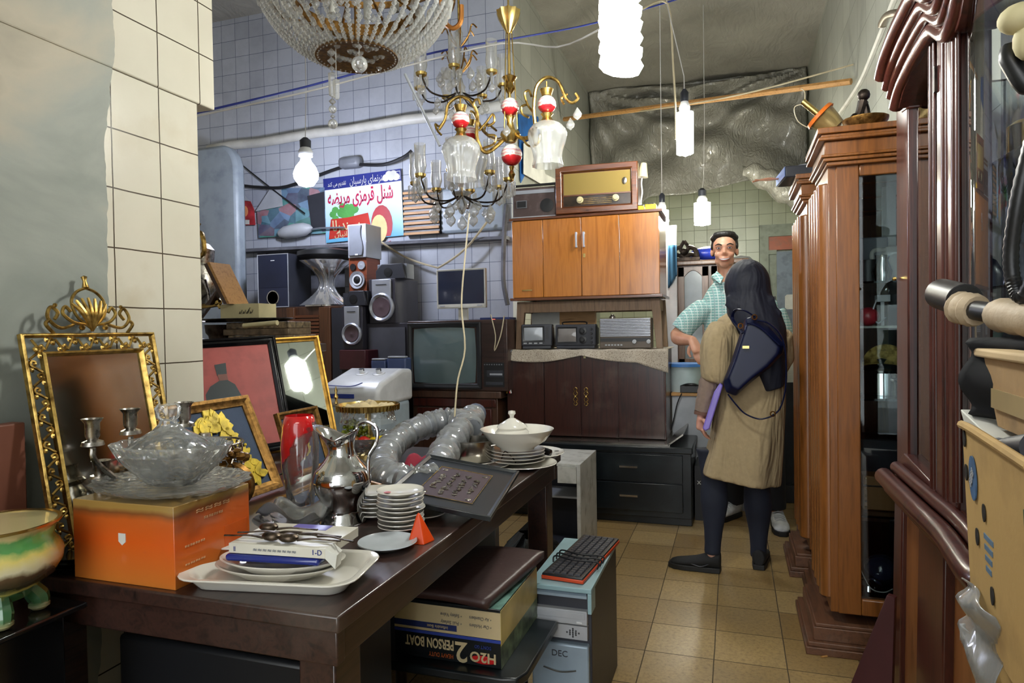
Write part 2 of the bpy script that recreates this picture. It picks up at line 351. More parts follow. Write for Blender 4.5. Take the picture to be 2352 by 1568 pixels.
# ---------------------------------------------------------------- room shell
fl = atz(1650, 1342, 0)
M['floor'] = tile('terrazzo_floor', '#b49c6e', '#93784c', '#4f4431', .25, 'XY', (fl.x, fl.y), .014, .34, '#6f6658', .55, speck=.6, wob=.012)
struct('floor', MB().box(-5, .8, -3, 8.7, -.1, 0), 'floor', smooth=False)
def cement(t, cc, x):
    e = t.math('ADD', x[1], t.math('MULTIPLY', t.math('SUBTRACT', t.noise(5), .5), .06))
    k = t.math('ADD', e, t.math('MULTIPLY', x[2], -.045)); f = t.math('LESS_THAN', k, 1.205)
    pl = t.ramp(t.noise(2.1, det=9, dist=.6), [(.3, '#7d8580'), (.5, '#a3a79f'), (.68, '#bdb4a0'), (.8, '#8d8a7c')])
    return t.mix(f, cc, pl)
zc = atx(449, 355, -1.48).z
def tile_grout(name, c1, c2, **k): return tile(name, c1, c2, '#5d5849', .15, 'YZ', (1.55 - .15 * 7 + .03, zc), .012, .22, **k)
M['tl'] = None
def left_tile():
    t = NT('cream_wall_tile'); x = t.xyz(); u = t.math('DIVIDE', t.math('SUBTRACT', x[1], 1.445), .15); v = t.math('DIVIDE', t.math('SUBTRACT', x[2], zc), .15)
    g = None
    for q in (u, v):
        q = t.math('ADD', q, t.math('MULTIPLY', t.math('SUBTRACT', t.noise(7), .5), .03)); fr = t.math('FRACT', q); e = t.math('LESS_THAN', t.math('MINIMUM', fr, t.math('SUBTRACT', 1, fr)), .012); g = e if g is None else t.math('MAXIMUM', g, e)
    cc = t.ramp(t.noise(1.2, det=6), [(.35, '#c9c3b2'), (.65, '#dbd6c6')]); cc = t.mix(t.ramp(t.noise(3.1, det=9), [(.58, 0.0), (.8, .5)]), cc, lin('#a9946a')); cc = t.mix(g, cc, lin('#4b4236'))
    k = t.math('ADD', t.math('ADD', x[1], t.math('MULTIPLY', t.math('SUBTRACT', t.noise(4), .5), .08)), t.math('MULTIPLY', x[2], -.05)); f = t.math('LESS_THAN', k, 1.20)
    pl = t.ramp(t.noise(1.7, det=9, dist=.8), [(.3, '#767d78'), (.48, '#9a9e96'), (.62, '#b3ab99'), (.8, '#8a8577')])
    t.p(col=t.mix(f, cc, pl), rough=t.math('ADD', .2, t.math('MULTIPLY', f, .45))); t.bump(t.math('SUBTRACT', 1, t.math('MAXIMUM', g, t.math('MULTIPLY', f, t.noise(18)))), .3, .004)
    return t.mat
M['tl'] = left_tile()
struct('wall_left', MB().box(-1.7, -1.48, -3, 1.585, 0, 1.894).box(-1.7, -1.48, -3, 1.655, 1.894, 4.05), 'tl', smooth=False, bev=.004)
M['ta'] = tile('alcove_wall_tile', '#b9bec8', '#a9aeb9', '#4d5566', .15, 'XZ', (aty(1005, 600, 5).x, aty(1000, 608, 5).z), .012, .2, '#7c7f86', .55, wob=.02)
M['tm'] = tile('plain_side_wall_tile', '#aeb0a6', '#9c9e96', '#5a5a52', .3, 'YZ', (5.0, .1), .010, .35, '#7a7a70', .5)
M['tb'] = tile('back_wall_tile', '#c0c6ae', '#b0b69e', '#6c7060', .15, 'XZ', (0, 0), .014, .2, '#8f9078', .5)
M['plas'] = mat('grey_plaster', '#6e6f76', .8, vs=4, var=.3, dirt='#44464d', bump=.4); M['plasd'] = mat('dark_plaster', '#3a3c42', .85, vs=5, var=.3)
nx0, nx1, nz0, nz1 = bp(592, 572, 792, 703, 5.0)
W = MB().box(-5, nx0, 5, 5.12, 0, 4.05).box(nx1, -1.64, 5, 5.12, 0, 4.05).box(nx0, nx1, 5, 5.12, nz1, 4.05).box(nx0, nx1, 5, 5.12, 0, nz0 - .3)
struct('wall_alcove', W, 'ta', smooth=False)
x0, x1, z0, z1 = bp(655, 620, 745, 665, 5.25)
struct('wall_niche', MB().box(nx0, nx1, 5.27, 5.3, nz0 - .3, nz1).box(nx0 - .02, nx0, 5.12, 5.3, nz0 - .3, nz1).box(nx1, nx1 + .02, 5.12, 5.3, nz0 - .3, nz1).box(nx0, nx1, 5.12, 5.3, nz1, nz1 + .03).box(nx0, nx1, 5.12, 5.3, nz0 - .33, nz0 - .3).box(nx0, nx1, 5.15, 5.27, z1, nz1 - .0).box(nx0, nx1, 5.12, 5.27, nz0 - .3, z0), 'plas', smooth=False)
struct('trim_1', MB().hexa([V((-4.4, 4.9, aty(545, 582, 5).z)), V((-1.66, 4.9, aty(1165, 552, 5).z)), V((-1.66, 5.0, aty(1165, 552, 5).z)), V((-4.4, 5.0, aty(545, 582, 5).z))], [V((-4.4, 4.93, aty(545, 574, 5).z)), V((-1.66, 4.93, aty(1165, 544, 5).z)), V((-1.66, 5.0, aty(1165, 544, 5).z)), V((-4.4, 5.0, aty(545, 574, 5).z))]), 'plas', smooth=False)
struct('wall_mid', MB().box(-1.74, -1.64, 5.12, 8.7, 0, 4.05), 'tm', smooth=False)
struct('wall_back', MB().box(-1.74, .8, 8.6, 8.7, 0, 4.05), 'tb', smooth=False)
struct('wall_right', MB().box(.8, .9, -3, 8.7, 0, 4.05), 'tm', smooth=False)
struct('wall_recess', MB().box(-5, -1.7, 1.48, 1.585, 0, 4.05).box(-5.1, -5, 1.48, 5.12, 0, 4.05), 'tl', smooth=False)
def ceilm():
    t = NT('ceiling_film'); n = t.noise(5, t.map((1, .35, 1)), 6, 1.5); t.p(col=t.ramp(t.noise(1.3, det=5), [(.3, '#86837a'), (.7, '#a5a298')]), rough=.36, coat=.25); t.bump(n, .5, .05); return t.mat
M['ceil'] = ceilm()
struct('ceiling', MB().box(-5.1, .9, -3, 8.7, 4.05, 4.15), 'ceil', smooth=False)
# pipe and ledge on the alcove wall
a, b = aty(480, 343, 4.95), aty(1165, 243, 4.95)
pt = [a.lerp(b, i / 10) + V((0, 0, .008 * sin(i * 2.1))) for i in range(11)]
o = MB().tube(pt, .04, 10).build('water_pipe', 'offw'); lab(o, 'thick plastered white pipe running along the tiled alcove wall above the posters', 'pipe')
# ---------------------------------------------------------------- back door (in the far wall)
x0, x1, z0, z1 = bp(1745, 515, 1905, 800, 8.6)
M['dsteel'] = mat('grey_steel_door', '#5c6771', .38, .3, dirt='#3f464c'); M['dframe'] = mat('pale_door_frame', '#8b9484', .5, dirt='#6d7266'); M['opan'] = mat('orange_pane', '#a8532c', .4, dirt='#7d5138')
d = MB().box(x0, x0 + .1, 8.5, 8.6, 0, z1).box(x0 + .1, x1, 8.5, 8.6, z1 - .14, z1).build('door_frame', 'dframe'); d['kind'] = 'structure'; d.name = 'door_1'
q0, q1, w0, w1 = bp(1765, 541, 1860, 572, 8.5)
MB().box(q0, q1, 8.52, 8.56, w0, w1).build('transom_pane', 'opan', d)
MB().box(x0 + .1, q0 + .09, 8.54, 8.58, 0, z1 - .14).build('side_panel', 'dframe', d)
MB().box(q0 + .09, x1, 8.52, 8.56, 0, w0 - .02).build('door_leaf', 'dsteel', d)
MB().box(q0, x1, 8.53, 8.57, w1, z1 - .14).box(q0, q0 + .09, 8.51, 8.53, w0 - .05, w0).build('transom_rail', 'dframe', d)
MB().box(q0 + .05, q0 + .075, 8.505, 8.53, 1.5, 1.56).build('door_handle', 'blk', d)
q0, q1, w0, w1 = bp(1803, 676, 1825, 710, 8.5); c = (q1 - q0) * .2
o = MB().prism([(q0 + c, w0), (q1 - c, w0), (q1, w0 + c), (q1, w1 - c), (q1 - c, w1), (q0 + c, w1), (q0, w1 - c), (q0, w0 + c)], 8.505, 8.52).build('wall_tag', 'paper'); lab(o, 'small white tag with a rust spot fixed on the grey steel door', 'tag')
# ---------------------------------------------------------------- plastic curtain at the back
M['film'] = film('brown_plastic_film', '#86847a', .95, .2); M['filmc'] = glass('clear_plastic_wrap', '#f4f6f8', .15, 1.45, .06, .22, 12)
def cur(u, v):
    x = -1.62 + 2.4 * u; top = 4.04
    bot = 2.30 + .55 * (1 - abs(2 * u - 1.15) ** 1.6) + .12 * sin(u * 9)
    if u < .3: bot -= (.3 - u) * 1.2
    z = top + (bot - top) * v
    sag = 0
    for cx, s_ in ((0, 1), (1, -1)):
        a = math.atan2(v * 1.3 + .03, abs(u - cx) + .02); r = math.hypot(u - cx, v); sag += .06 * sin(a * 17 + s_) * min(1, r * 2.2) * math.exp(-r * 1.1) * 2
    return (x, 8.0 + sag - .25 * v * sin(pi * u) + .03 * noise.noise(V((u * 9, v * 7, 1))), z)
o = MB().grid(cur, 110, 60).build('plastic_curtain', 'film', solid=.004); lab(o, 'wide creased brown plastic sheet hanging across the far end of the room', 'plastic sheet')
def roll(u, v):
    x0_, x1_ = .10, .78; x = x0_ + (x1_ - x0_) * u; a = 2 * pi * v
    c = V((x, 7.2, 2.78 - .50 * u ** 1.4)); r = .03 + .11 * sin(pi * u * .9 + .2) + .02 * sin(u * 23 + a * 2)
    return c + V((0, r * .7 * cos(a), r * sin(a)))
o = MB().grid(lambda v, u: roll(u, v), 16, 40, cu=True).build('plastic_roll', 'film'); lab(o, 'bunched roll of brown plastic film drooping above the steel door', 'plastic sheet')
# pole and ropes
def rope(name, label, cat, pts, r, m_, k=4): o = MB().tube(sp(pts, k), r, 6).build(name, m_); return lab(o, label, cat)
rope('wooden_pole', 'long thin orange-brown wooden pole spanning under the plastic ceiling', 'pole', [atx(1296, 274, -1.60), atx(1955, 187, .77)], .022, 'pine', 1)
rope('cable', 'thin cream cable stretched just above the wooden pole', 'cable', [atx(1960, 148, .79), aty(1740, 208, 5.2), aty(1600, 236, 5.6), aty(1450, 258, 6.2), atx(1340, 268, -1.63)], .006, 'wire')
rope('cable', 'thick dark cable pipe running diagonally up the right wall', 'cable', [atx(2062, -20, .79), atx(1990, 160, .79), atx(1960, 215, .79), atx(1925, 265, .79)], .016, 'offw')
rope('rope', 'blue rope stretched across the alcove behind the big crystal chandelier', 'rope', [aty(440, 262, 2.3), aty(700, 200, 2.6), aty(1000, 120, 3.0), aty(1200, 85, 3.4), aty(1370, 52, 3.8), aty(1600, -15, 4.2)], .005, 'blwire')
rope('cable', 'white cable stretched just below the blue rope', 'cable', [aty(445, 268, 2.25), aty(695, 213, 2.5), aty(900, 160, 2.8), aty(1150, 100, 3.0), aty(1280, 108, 2.9), aty(1390, 60, 2.4), aty(1425, 30, 2.0)], .004, 'pinkw')
rope('cable', 'cream cable running up beside the long bulb to the ceiling', 'cable', [aty(1553, 320, 3.88), aty(1551, 240, 3.88), aty(1546, 150, 3.9), aty(1533, 8, 3.9), aty(1470, 24, 3.7)], .006, 'wire')
rope('cable', 'thin cream cable hanging in front of the old television', 'cable', [aty(1078, 490, 2.7), aty(1068, 590, 2.6), aty(1060, 700, 2.5), aty(1068, 800, 2.45), aty(1052, 870, 2.4), aty(1046, 930, 2.35), aty(1044, 962, 2.3)], .0035, 'wire')
rope('cable', 'dark cable drooping over the tiles above the monitor', 'cable', [aty(870, 552, 4.9), aty(930, 590, 4.9), aty(995, 612, 4.88), aty(1015, 610, 4.88), aty(1070, 570, 4.88), aty(1118, 510, 4.9)], .009, 'wire')
rope('cable', 'black cable crossing the tiles left of the lit globe bulb', 'cable', [aty(548, 425, 4.96), aty(600, 430, 4.92), aty(660, 428, 4.92), aty(760, 392, 4.94), aty(800, 380, 4.94)], .014, 'cabl')
rope('cable', 'pair of black cables sagging right of the junction box', 'cable', [aty(825, 378, 4.94), aty(880, 378, 4.92), aty(925, 362, 4.92), aty(946, 346, 4.94)], .014, 'cabl')
rope('cable', 'thin diagonal cable crossing behind the posters', 'cable', [aty(545, 370, 4.97), aty(620, 430, 4.95), aty(700, 490, 4.93)], .006, 'cabl')
x0, x1, z0, z1 = bp(780, 360, 828, 386, 4.94)
o = MB().box(x0, x1, 4.9, 5.0, z0, z1).build('junction_box', 'gry', bev=.03); lab(o, 'grey rounded electrical junction box on the tiled wall above the blue poster', 'junction box')
# white leaning board in the alcove
M['board'] = mat('pale_metal_board', '#96a1ab', .4, vs=3, dirt='#6f7b88')
x0, x1, z0, z1 = bp(450, 333, 545, 760, 4.6)
o = MB().prism([(x0, 0), (x1, 0)] + [(x1 - .16 * (1 - cos(a)), z1 - .22 + .22 * sin(a)) for a in [i * pi / 16 for i in range(9)]] + [(x0, z1)], 4.6, 4.72).build('tall_board', 'board', bev=.03); lab(o, 'tall pale board with a rounded top corner standing behind the samovar', 'panel')
# ================================================================ middle of the room
# black low cabinet with drawers
t = thing('tv_cabinet', 'long black low cabinet with two drawers standing on the floor under the mahogany cupboard', 'cabinet', (-.85, 4.15, 0)); X0, X1 = -.62, .60
MB().box(X0, X1, .02, .55, .05, .47).box(X0, X1, .05, .55, 0, .05).build('body', 'blkw', t, bev=.004)
MB().box(X0 - .01, X1 + .01, -.01, .58, .45, .49).build('top', 'blkw', t, bev=.006)
for i, (a, b) in enumerate(((.27, .44), (.09, .262))):
    dr = MB().box(-.05, .55, -.004, .02, a, b).build('drawer', 'blkw', t, bev=.003)
    MB().box(.17, .28, -.02, -.012, (a + b) / 2, (a + b) / 2 + .012).box(.17, .18, -.013, -.003, (a + b) / 2, (a + b) / 2 + .012).box(.27, .28, -.013, -.003, (a + b) / 2, (a + b) / 2 + .012).build('handle', 'steel', dr)
MB().box(-.60, -.08, -.004, .02, .09, .44).build('door', 'blkw', t, bev=.003)
# metal tray board under the mahogany cupboard
x0, x1, z0, z1 = bp(1245, 1003, 1560, 1008, 4.25)
o = MB().box(-1.45, x1 - .05, 4.17, 4.8, .492, .503).hexa([V((x1 - .06, 4.17, .493)), V((x1 + .03, 4.17, .56)), V((x1 + .03, 4.75, .56)), V((x1 - .06, 4.75, .493))], [V((x1 - .06, 4.17, .503)), V((x1 + .028, 4.17, .57)), V((x1 + .028, 4.75, .57)), V((x1 - .06, 4.75, .503))]).build('metal_tray', 'steel'); lab(o, 'shallow bent metal tray lying on the black cabinet under the mahogany cupboard', 'tray')
def keyp(mb, x, z, y): mb.box(x - .01, x + .01, y - .004, y, z - .02, z + .02)
# mahogany cupboard with four door panels
t = thing('wardrobe', 'dark mahogany cupboard with two brass scroll handles under the lace cloth', 'cupboard', (-.94, 4.3, .504)); hw = .53; hh = .57
MB().box(-hw, hw, .02, .46, 0, hh).build('body', 'mahd', t, bev=.004)
xs = [-hw + .005, -.255, .055, .265, hw - .005]; xs = [-.525, -.262, -.012, .235, .525]
for i in range(4):
    dd = MB().box(xs[i] + .003, xs[i + 1] - .003, 0, .02, .008, hh - .012).build('door', 'mah', t, bev=.002)
    if i in (1, 2):
        cx = xs[2] + (-.035 if i == 1 else .035); h = MB()
        for s in (1, -1):
            for k in (1, -1):
                h.tube(sp([(cx, -.008, .27), (cx + k * .014, -.008, .27 + s * .02), (cx + k * .004, -.008, .27 + s * .035), (cx + k * .012, -.008, .27 + s * .048), (cx, -.008, .27 + s * .06)]), .0028, 5)
        h.ball((cx, -.012, .27), .009).build('handle', 'goldp', dd)
    if i == 2: MB().box(xs[2] + .02, xs[2] + .035, -.003, 0, .52, .545).build('lock_plate', 'cream', dd)
# crocheted cloth
def lacef():
    t_ = NT('crochet_lace'); v = t_.vor(95, None, 'DISTANCE_TO_EDGE')[0]; t_.p(col=t_.ramp(v, [(.05, '#b5ab9c'), (.3, '#8f8475')]), rough=.9); t_.bump(v, .5, .004); return t_.mat
M['lace'] = lacef()
def clo(u, v):
    x = -1.47 + 1.08 * u; dr = .035 + .045 * abs(sin(u * 5.2 + .6)) + (.09 * max(0, (u - .82) / .18) if u > .82 else 0)
    if v < .62: return (x, 4.75 - .455 * v / .62, 1.080 + .002 * sin(u * 40))
    k = (v - .62) / .38; return (x, 4.288 - .012 * k - .01 * sin(u * 25) * k, 1.078 - dr * k)
o = MB().grid(clo, 70, 24).build('lace_cloth', 'lace', solid=.003); lab(o, 'beige crocheted lace cloth draped along the top of the mahogany cupboard', 'cloth')
# worn wooden trestle
t = thing('wooden_stand', 'worn grey-brown wooden stand carrying the teak cupboard', 'stand', (-.925, 4.37, 1.083)); W_ = .475; H_ = .322
for sx in (-1, 1):
    for y in (0, .34): MB().hexa([(sx * W_ - .02, y, 0), (sx * W_ + .02, y, 0), (sx * W_ + .02, y + .035, 0), (sx * W_ - .02, y + .035, 0)], [(sx * (W_ - .025) - .03, y, H_), (sx * (W_ - .025) + .03, y, H_), (sx * (W_ - .025) + .03, y + .035, H_), (sx * (W_ - .025) - .03, y + .035, H_)]).build('leg', 'oak', t, bev=.002)
MB().box(-W_, W_, .002, .03, H_ - .075, H_ - .002).build('front_rail', 'oak', t, bev=.002); MB().box(-W_, W_, .345, .37, H_ - .075, H_ - .002).build('back_rail', 'oak', t)
for sx in (-1, 1): MB().box(sx * (W_ - .02) - .012, sx * (W_ - .02) + .012, .03, .345, H_ - .075, H_ - .002).build('side_rail', 'oak', t)
# teak cupboard
t = thing('wall_cupboard', 'glossy orange-brown teak cupboard with four door panels and two bar handles', 'cupboard', (-.925, 4.3, 1.41)); hw = .492; hh = .535
MB().box(-hw + .006, hw - .006, .02, .46, .018, hh).build('body', 'teak', t, bev=.003)
MB().box(-hw - .012, hw + .012, -.006, .465, 0, .018).build('base_board', 'walx', t, bev=.002); MB().box(-hw - .012, hw + .016, -.006, .465, hh, hh + .018).build('top_board', 'walx', t, bev=.002)
xs = [-.487, -.272, -.012, .235, .487]
for i in range(4):
    dd = MB().box(xs[i] + .002, xs[i + 1] - .002, 0, .02, .02, hh - .003).build('door', 'teak', t, bev=.002)
    if i in (1, 2): cx = xs[2] + (-.03 if i == 1 else .02); MB().box(cx - .006, cx + .006, -.022, -.014, .335, .435).box(cx - .005, cx + .005, -.016, 0, .335, .35).box(cx - .005, cx + .005, -.016, 0, .42, .435).build('handle', 'silv', dd, bev=.002)
    if i == 0: MB().box(-.42, -.35, -.004, 0, .065, .073).build('badge', 'goldp', dd)
    if i == 2: MB().box(xs[2] + .012, xs[2] + .026, -.003, 0, .27, .295).build('lock_plate', 'goldp', dd)
TZ = 1.41 + .535 + .018 + .001
# tall valve radio on top
x0, x1, _, z1 = bp(1278, 375, 1466, 480, 4.32); w = x1 - x0; h = .315
M['grille'] = tile('gold_weave_cloth', '#c8b06a', '#b59c58', '#8d7840', .006, 'XZ', gw=2.2, rough=.6, da=.1)
t = thing('valve_radio', 'large varnished wooden valve radio with gold cloth grille on the teak cupboard', 'radio', ((x0 + x1) / 2, 4.31, TZ), .06)
MB().frame(w, h, .045, 0, [(0, .24), (0, .0), (.004, -.02), (.04, -.02), (.05, .0), (.05, .02)]).build('case_front', 'walx', t, bev=.004)
MB().box(-w / 2, w / 2, .0, .26, 0, h).box(-w / 2 + .04, w / 2 - .04, -.002, .01, .04, h - .04).build('case', 'walx', t, bev=.03, seg=4)
MB().box(-w / 2 + .055, w / 2 - .05, -.006, .0, .125, h - .052).build('speaker_cloth', 'grille', t)
MB().box(-w / 2 + .05, w / 2 - .046, -.012, -.004, .116, .124).build('trim_strip', 'walx', t)
dl = MB().box(-w / 2 + .055, w / 2 - .05, -.008, 0, .052, .114).build('dial_glass', mat('brown_dial', '#33271d', .1, var=.3, vs=20), t)
for k in range(4): MB().box(-.1, .1, -.0095, -.008, .062 + k * .011, .0635 + k * .011).build('scale_line', 'gold', dl)
for sx in (-1, 1): MB().at((sx * .115 + .01, -.008, .088), (pi / 2, 0, 0)).lathe([(.022, 0), (.022, .01), (.015, .012), (.014, .024), (0, .025)], n=20).build('knob', 'cream', t)
MB().at((w / 2 - .085, -.006, .195), (pi / 2, 0, 0)).lathe([(.014, 0), (.014, .006), (.007, .01), (0, .011)], n=16, sy=1.6).build('tuning_eye', 'tsilv', t)
# cassette recorder
x0, x1, _, z1 = bp(1177, 425, 1275, 500, 4.32); w = x1 - x0
t = thing('cassette_recorder', 'old brown and black cassette recorder standing left of the wooden valve radio', 'radio', ((x0 + x1) / 2 + .005, 4.31, TZ), .04); cb = mat('dusty_brown_plastic', '#4a3a38', .5, dirt='#6a5f5c')
MB().box(-w / 2, w / 2, 0, .09, 0, .2).build('case', cb, t, bev=.008)
MB().box(-w / 2 + .01, w / 2 - .01, -.004, 0, .158, .182).build('tuning_scale', 'silv', t)
for sx in (-1, 1): MB().box(sx * (w / 2 - .006) - .005, sx * (w / 2 - .006) + .005, .03, .05, .2, .215).build('handle_post', 'blk', t)
MB().box(-w / 2, w / 2, .025, .055, .215, .228).build('handle', 'blk', t, bev=.003)
cd = MB().box(-w / 2 + .03, -w / 2 + .10, -.006, 0, .065, .115).build('cassette_door', 'gry', t); MB().box(-w / 2 + .035, -w / 2 + .095, -.008, -.005, .07, .11).build('window', 'blk', cd)
MB().at((w / 2 - .06, 0, .075), (pi / 2, 0, 0)).lathe([(.045, 0), (.045, .004), (.038, .005), (0, .005)], n=24).build('speaker_grille', 'blk', t)
MB().box(-w / 2, w / 2, -.012, .09, .0, .006).build('foot_strip', 'lgry', t)
# little desk lamp and yellow caddy
p = aty(1482, 478, 4.38); yl = mat('yellow_plastic', '#c9a327', .4)
t = thing('pen_caddy', 'yellow plastic desk caddy standing at the right end of the teak cupboard', 'caddy', (p.x, 4.36, TZ))
MB().box(-.08, .0, -.04, .03, 0, .028).box(.005, .075, -.04, .03, 0, .035).build('tray', yl, t, bev=.004)
MB().box(-.06, -.005, -.03, .02, .028, .036).box(.02, .06, -.02, .02, .035, .045).build('contents', 'blk', t)
p = aty(1473, 475, 4.45)
t = thing('desk_lamp', 'tiny cream lamp with a conical shade on a white stem beside the valve radio', 'lamp', (p.x, 4.47, TZ))
MB().lathe([(0, 0), (.035, 0), (.035, .012), (.01, .018), (0, .018)], n=20).build('base', 'wht', t)
MB().tube(sp([(0, 0, .015), (-.004, 0, .08), (.004, 0, .14), (0, 0, .2), (.006, 0, .25)]), .005).build('stem', 'wht', t)
MB().at((.012, 0, .285), (0, .12, 0)).lathe([(.036, -.045), (.018, .045), (.0, .047)], n=24).build('lamp_shade', mat('cream_shade', '#d8cba2', .5), t, solid=.002)
# things on the lace cloth
LZ = 1.086
def small_tv(name, label, px0, px1, h, dep, kind, rz):
    x0, x1, z0, z1 = bp(px0, 745, px1, 800, 4.34); w = x1 - x0; t = thing(name, label, 'television', ((x0 + x1) / 2, 4.33, LZ), rz)
    MB().box(-w / 2, w / 2, 0, dep * .4, .018, h).box(-w / 2 + .015, w / 2 - .015, dep * .4, dep, .025, h - .02).build('case', 'dgry', t, bev=.008)
    MB().box(-w / 2 + .008, w / 2 - .008, .0, dep * .7, 0, .02).build('foot', 'dgry', t, bev=.004)
    if kind == 0:
        f = MB().frame(w * .72, h * .66, .012, .006).build('screen_bezel', 'blk', t); f.location = (-w * .1, 0, h * .28)
        MB().grid(lambda u, v: (-w * .1 - w * .3 + w * .6 * u, -.003 - .006 * sin(pi * u) * sin(pi * v), h * .34 + h * .54 * v), 9, 9).build('screen', mat('pale_tube', '#9aa0a8', .15, coat=.5), t)
        for k in range(4): MB().box(-w * .42 + k * w * .17, -w * .42 + k * w * .17 + w * .1, -.004, .001, .034, .042).build('button', 'lgry', t)
        MB().box(w * .3, w * .38, -.003, 0, h * .4, h * .88).build('control_strip', 'blk', t)
    else:
        f = MB().frame(w * .5, h * .66, .008, .006).build('screen_bezel', 'blk', t); f.location = (-w * .2, 0, h * .24)
        MB().grid(lambda u, v: (-w * .2 - w * .22 + w * .44 * u, -.003 - .006 * sin(pi * u) * sin(pi * v), h * .29 + h * .54 * v), 9, 9).build('screen', mat('brown_tube', '#7a7674', .12, coat=.6), t)
        for k in range(2): MB().at((w * .19, 0, h * (.72 - .36 * k)), (pi / 2, 0, 0)).lathe([(h * .16, 0), (h * .16, .006), (h * .08, .008), (h * .07, .02), (0, .02)], n=22).build('dial', 'blk', t)
        for k in range(4): MB().at((w * .40, 0, h * (.8 - .18 * k)), (pi / 2, 0, 0)).lathe([(.008, 0), (.007, .012), (0, .012)], n=12).build('knob', 'blk', t)
        MB().tube(sp([(-w * .35, .05, h), (-w * .33, .05, h + .016), (w * .2, .05, h + .016), (w * .24, .05, h)], 3), .008, fl=.5).build('handle', 'blk', t)
    return t
small_tv('portable_television', 'small dark grey portable television with a pale square screen, left end of the lace cloth', 1199, 1268, .165, .2, 0, .1)
small_tv('portable_television', 'black portable television with two round dials between the small set and the ribbed radio', 1276, 1369, .16, .18, 1, -.03)
x0, x1, z0, z1 = bp(1378, 727, 1496, 795, 4.34); w = x1 - x0; h = .195
t = thing('table_radio', 'wide radio with silver ribbed grille and two pale knobs on the lace cloth', 'radio', ((x0 + x1) / 2, 4.33, LZ))
MB().box(-w / 2, w / 2, 0, .13, 0, h).build('case', mat('radio_case', '#55493d', .4), t, bev=.004)
g = MB(); [g.box(-w / 2 + .004, w / 2 - .004, -.008, 0, .078 + k * .0098, .0835 + k * .0098) for k in range(12)]; g.build('ribbed_grille', 'silv', t, bev=.001)
MB().box(-w / 2 + .004, w / 2 - .004, -.003, 0, .045, .066).build('tuning_scale', 'blk', t)
for k in (.06, .15): MB().at((k, -.001, .043), (pi / 2, 0, 0)).lathe([(.014, 0), (.013, .014), (0, .015)], n=18).build('knob', 'lgry', t)
for k in range(6): MB().box(-.13 + k * .02, -.118 + k * .02, -.008, 0, .018, .026).build('button', 'lgry', t)
p = aty(1408, 722, 4.4)
o = MB().lathe([(0, 0), (.02, 0), (.02, .012), (.01, .02), (.01, .026), (0, .026)], (p.x, 4.38, LZ + h), n=14).build('ink_bottle', 'tsilv'); lab(o, 'tiny metal pot standing on top of the ribbed table radio', 'pot')
p = aty(1510, 728, 4.6)
# things seen through the stand (behind)
x0, x1, z0, z1 = bp(1290, 706, 1370, 760, 4.68)
o = MB().box(x0, x1, 4.62, 4.68, LZ, 1.37).build('wooden_board', 'pine'); lab(o, 'plain orange plywood board standing at the back behind the black portable television', 'board')
x0, x1, z0, z1 = bp(1225, 706, 1290, 790, 4.66)
o = MB().box(x0, x1, 4.62, 4.68, LZ, 1.36).build('electric_meter_box', 'offw', bev=.004); lab(o, 'cream painted box seen through the stand above the small television', 'box')
# cloth-side cable with coloured plugs
t = thing('video_cable', 'grey cable with red and yellow plugs hanging at the left edge of the cupboard', 'cable', (0, 0, 0))
MB().tube(sp([aty(1176, 803, 4.27), aty(1166, 820, 4.26), aty(1162, 850, 4.26), aty(1168, 888, 4.26)]), .004).build('cord', 'gry', t)
for c, dx in (('#c92222', 3), ('#d0a820', -4), ('#c9c9c9', 6)): MB().tube([aty(1168 + dx * .3, 886, 4.26), aty(1168 + dx, 903, 4.255)], .005).build('plug', mat('plug_' + c[1:], c, .4), t)
# ---------------- old television on its stand
x0, x1, z0, z1 = bp(937, 735, 1166, 897, 4.2); w = x1 - x0; h = z1 - z0; ZT = z0
t = thing('television', 'large old wooden-cased television with grey tube and side speaker', 'television', ((x0 + x1) / 2, 4.2, z0)); tw = wood('tv_wood', '#3b2823', '#241715', .35, 'x')
MB().box(-w / 2, w / 2, 0, .34, 0, h).build('case', tw, t, bev=.006)
MB().box(-w * .36, w * .36, .34, .46, .05, h - .06, tx=.02).build('tube_housing', 'blk', t, bev=.02)
sw = w * .74; f = MB().frame(sw, h * .94, .034, .02).build('screen_bezel', 'blk', t, bev=.004); f.location = (-w * .12, 0, h * .03)
def scr(u, v):
    a, b = 2 * u - 1, 2 * v - 1; rr = .96; k = (1 - .04 * b * b); k2 = (1 - .05 * a * a)
    return (-w * .12 + a * sw * .43 * k, -.006 - .018 * (1 - a * a) * (1 - b * b), h * .5 + b * h * .4 * k2)
MB().grid(scr, 21, 17).build('screen', 'screen', t)
sg = MB(); [sg.box(w * .27, w * .465, -.006, 0, h * .42 + k * .0093, h * .42 + k * .0093 + .005) for k in range(28)]; sg.build('speaker_grille', tw, t)
cp = MB().box(w * .27, w * .465, -.004, 0, h * .06, h * .4).build('control_panel', 'blk', t)
for k in range(8): MB().box(w * .275 + k * w * .0235, w * .275 + k * w * .0235 + .007, -.01, -.003, h * .365, h * .38).build('button', 'gry', cp)
MB().box(w * .30, w * .455, -.008, -.003, h * .2, h * .29).build('channel_drawer', 'dgry', cp); MB().box(w * .33, w * .45, -.012, -.007, h * .225, h * .25).build('handle', 'silv', cp)
text('TOSHI', .012, 'silv', cp, (w * .37, -.006, h * .165)) if False else None
MB().box(w * .29, w * .455, -.008, -.003, h * .09, h * .13).build('lower_flap', 'dgry', cp)
t = thing('tv_stand', 'dark brown wooden stand with a recessed drawer under the old television', 'stand', (t.location.x - .03, 4.2, 0)); a = w * .47
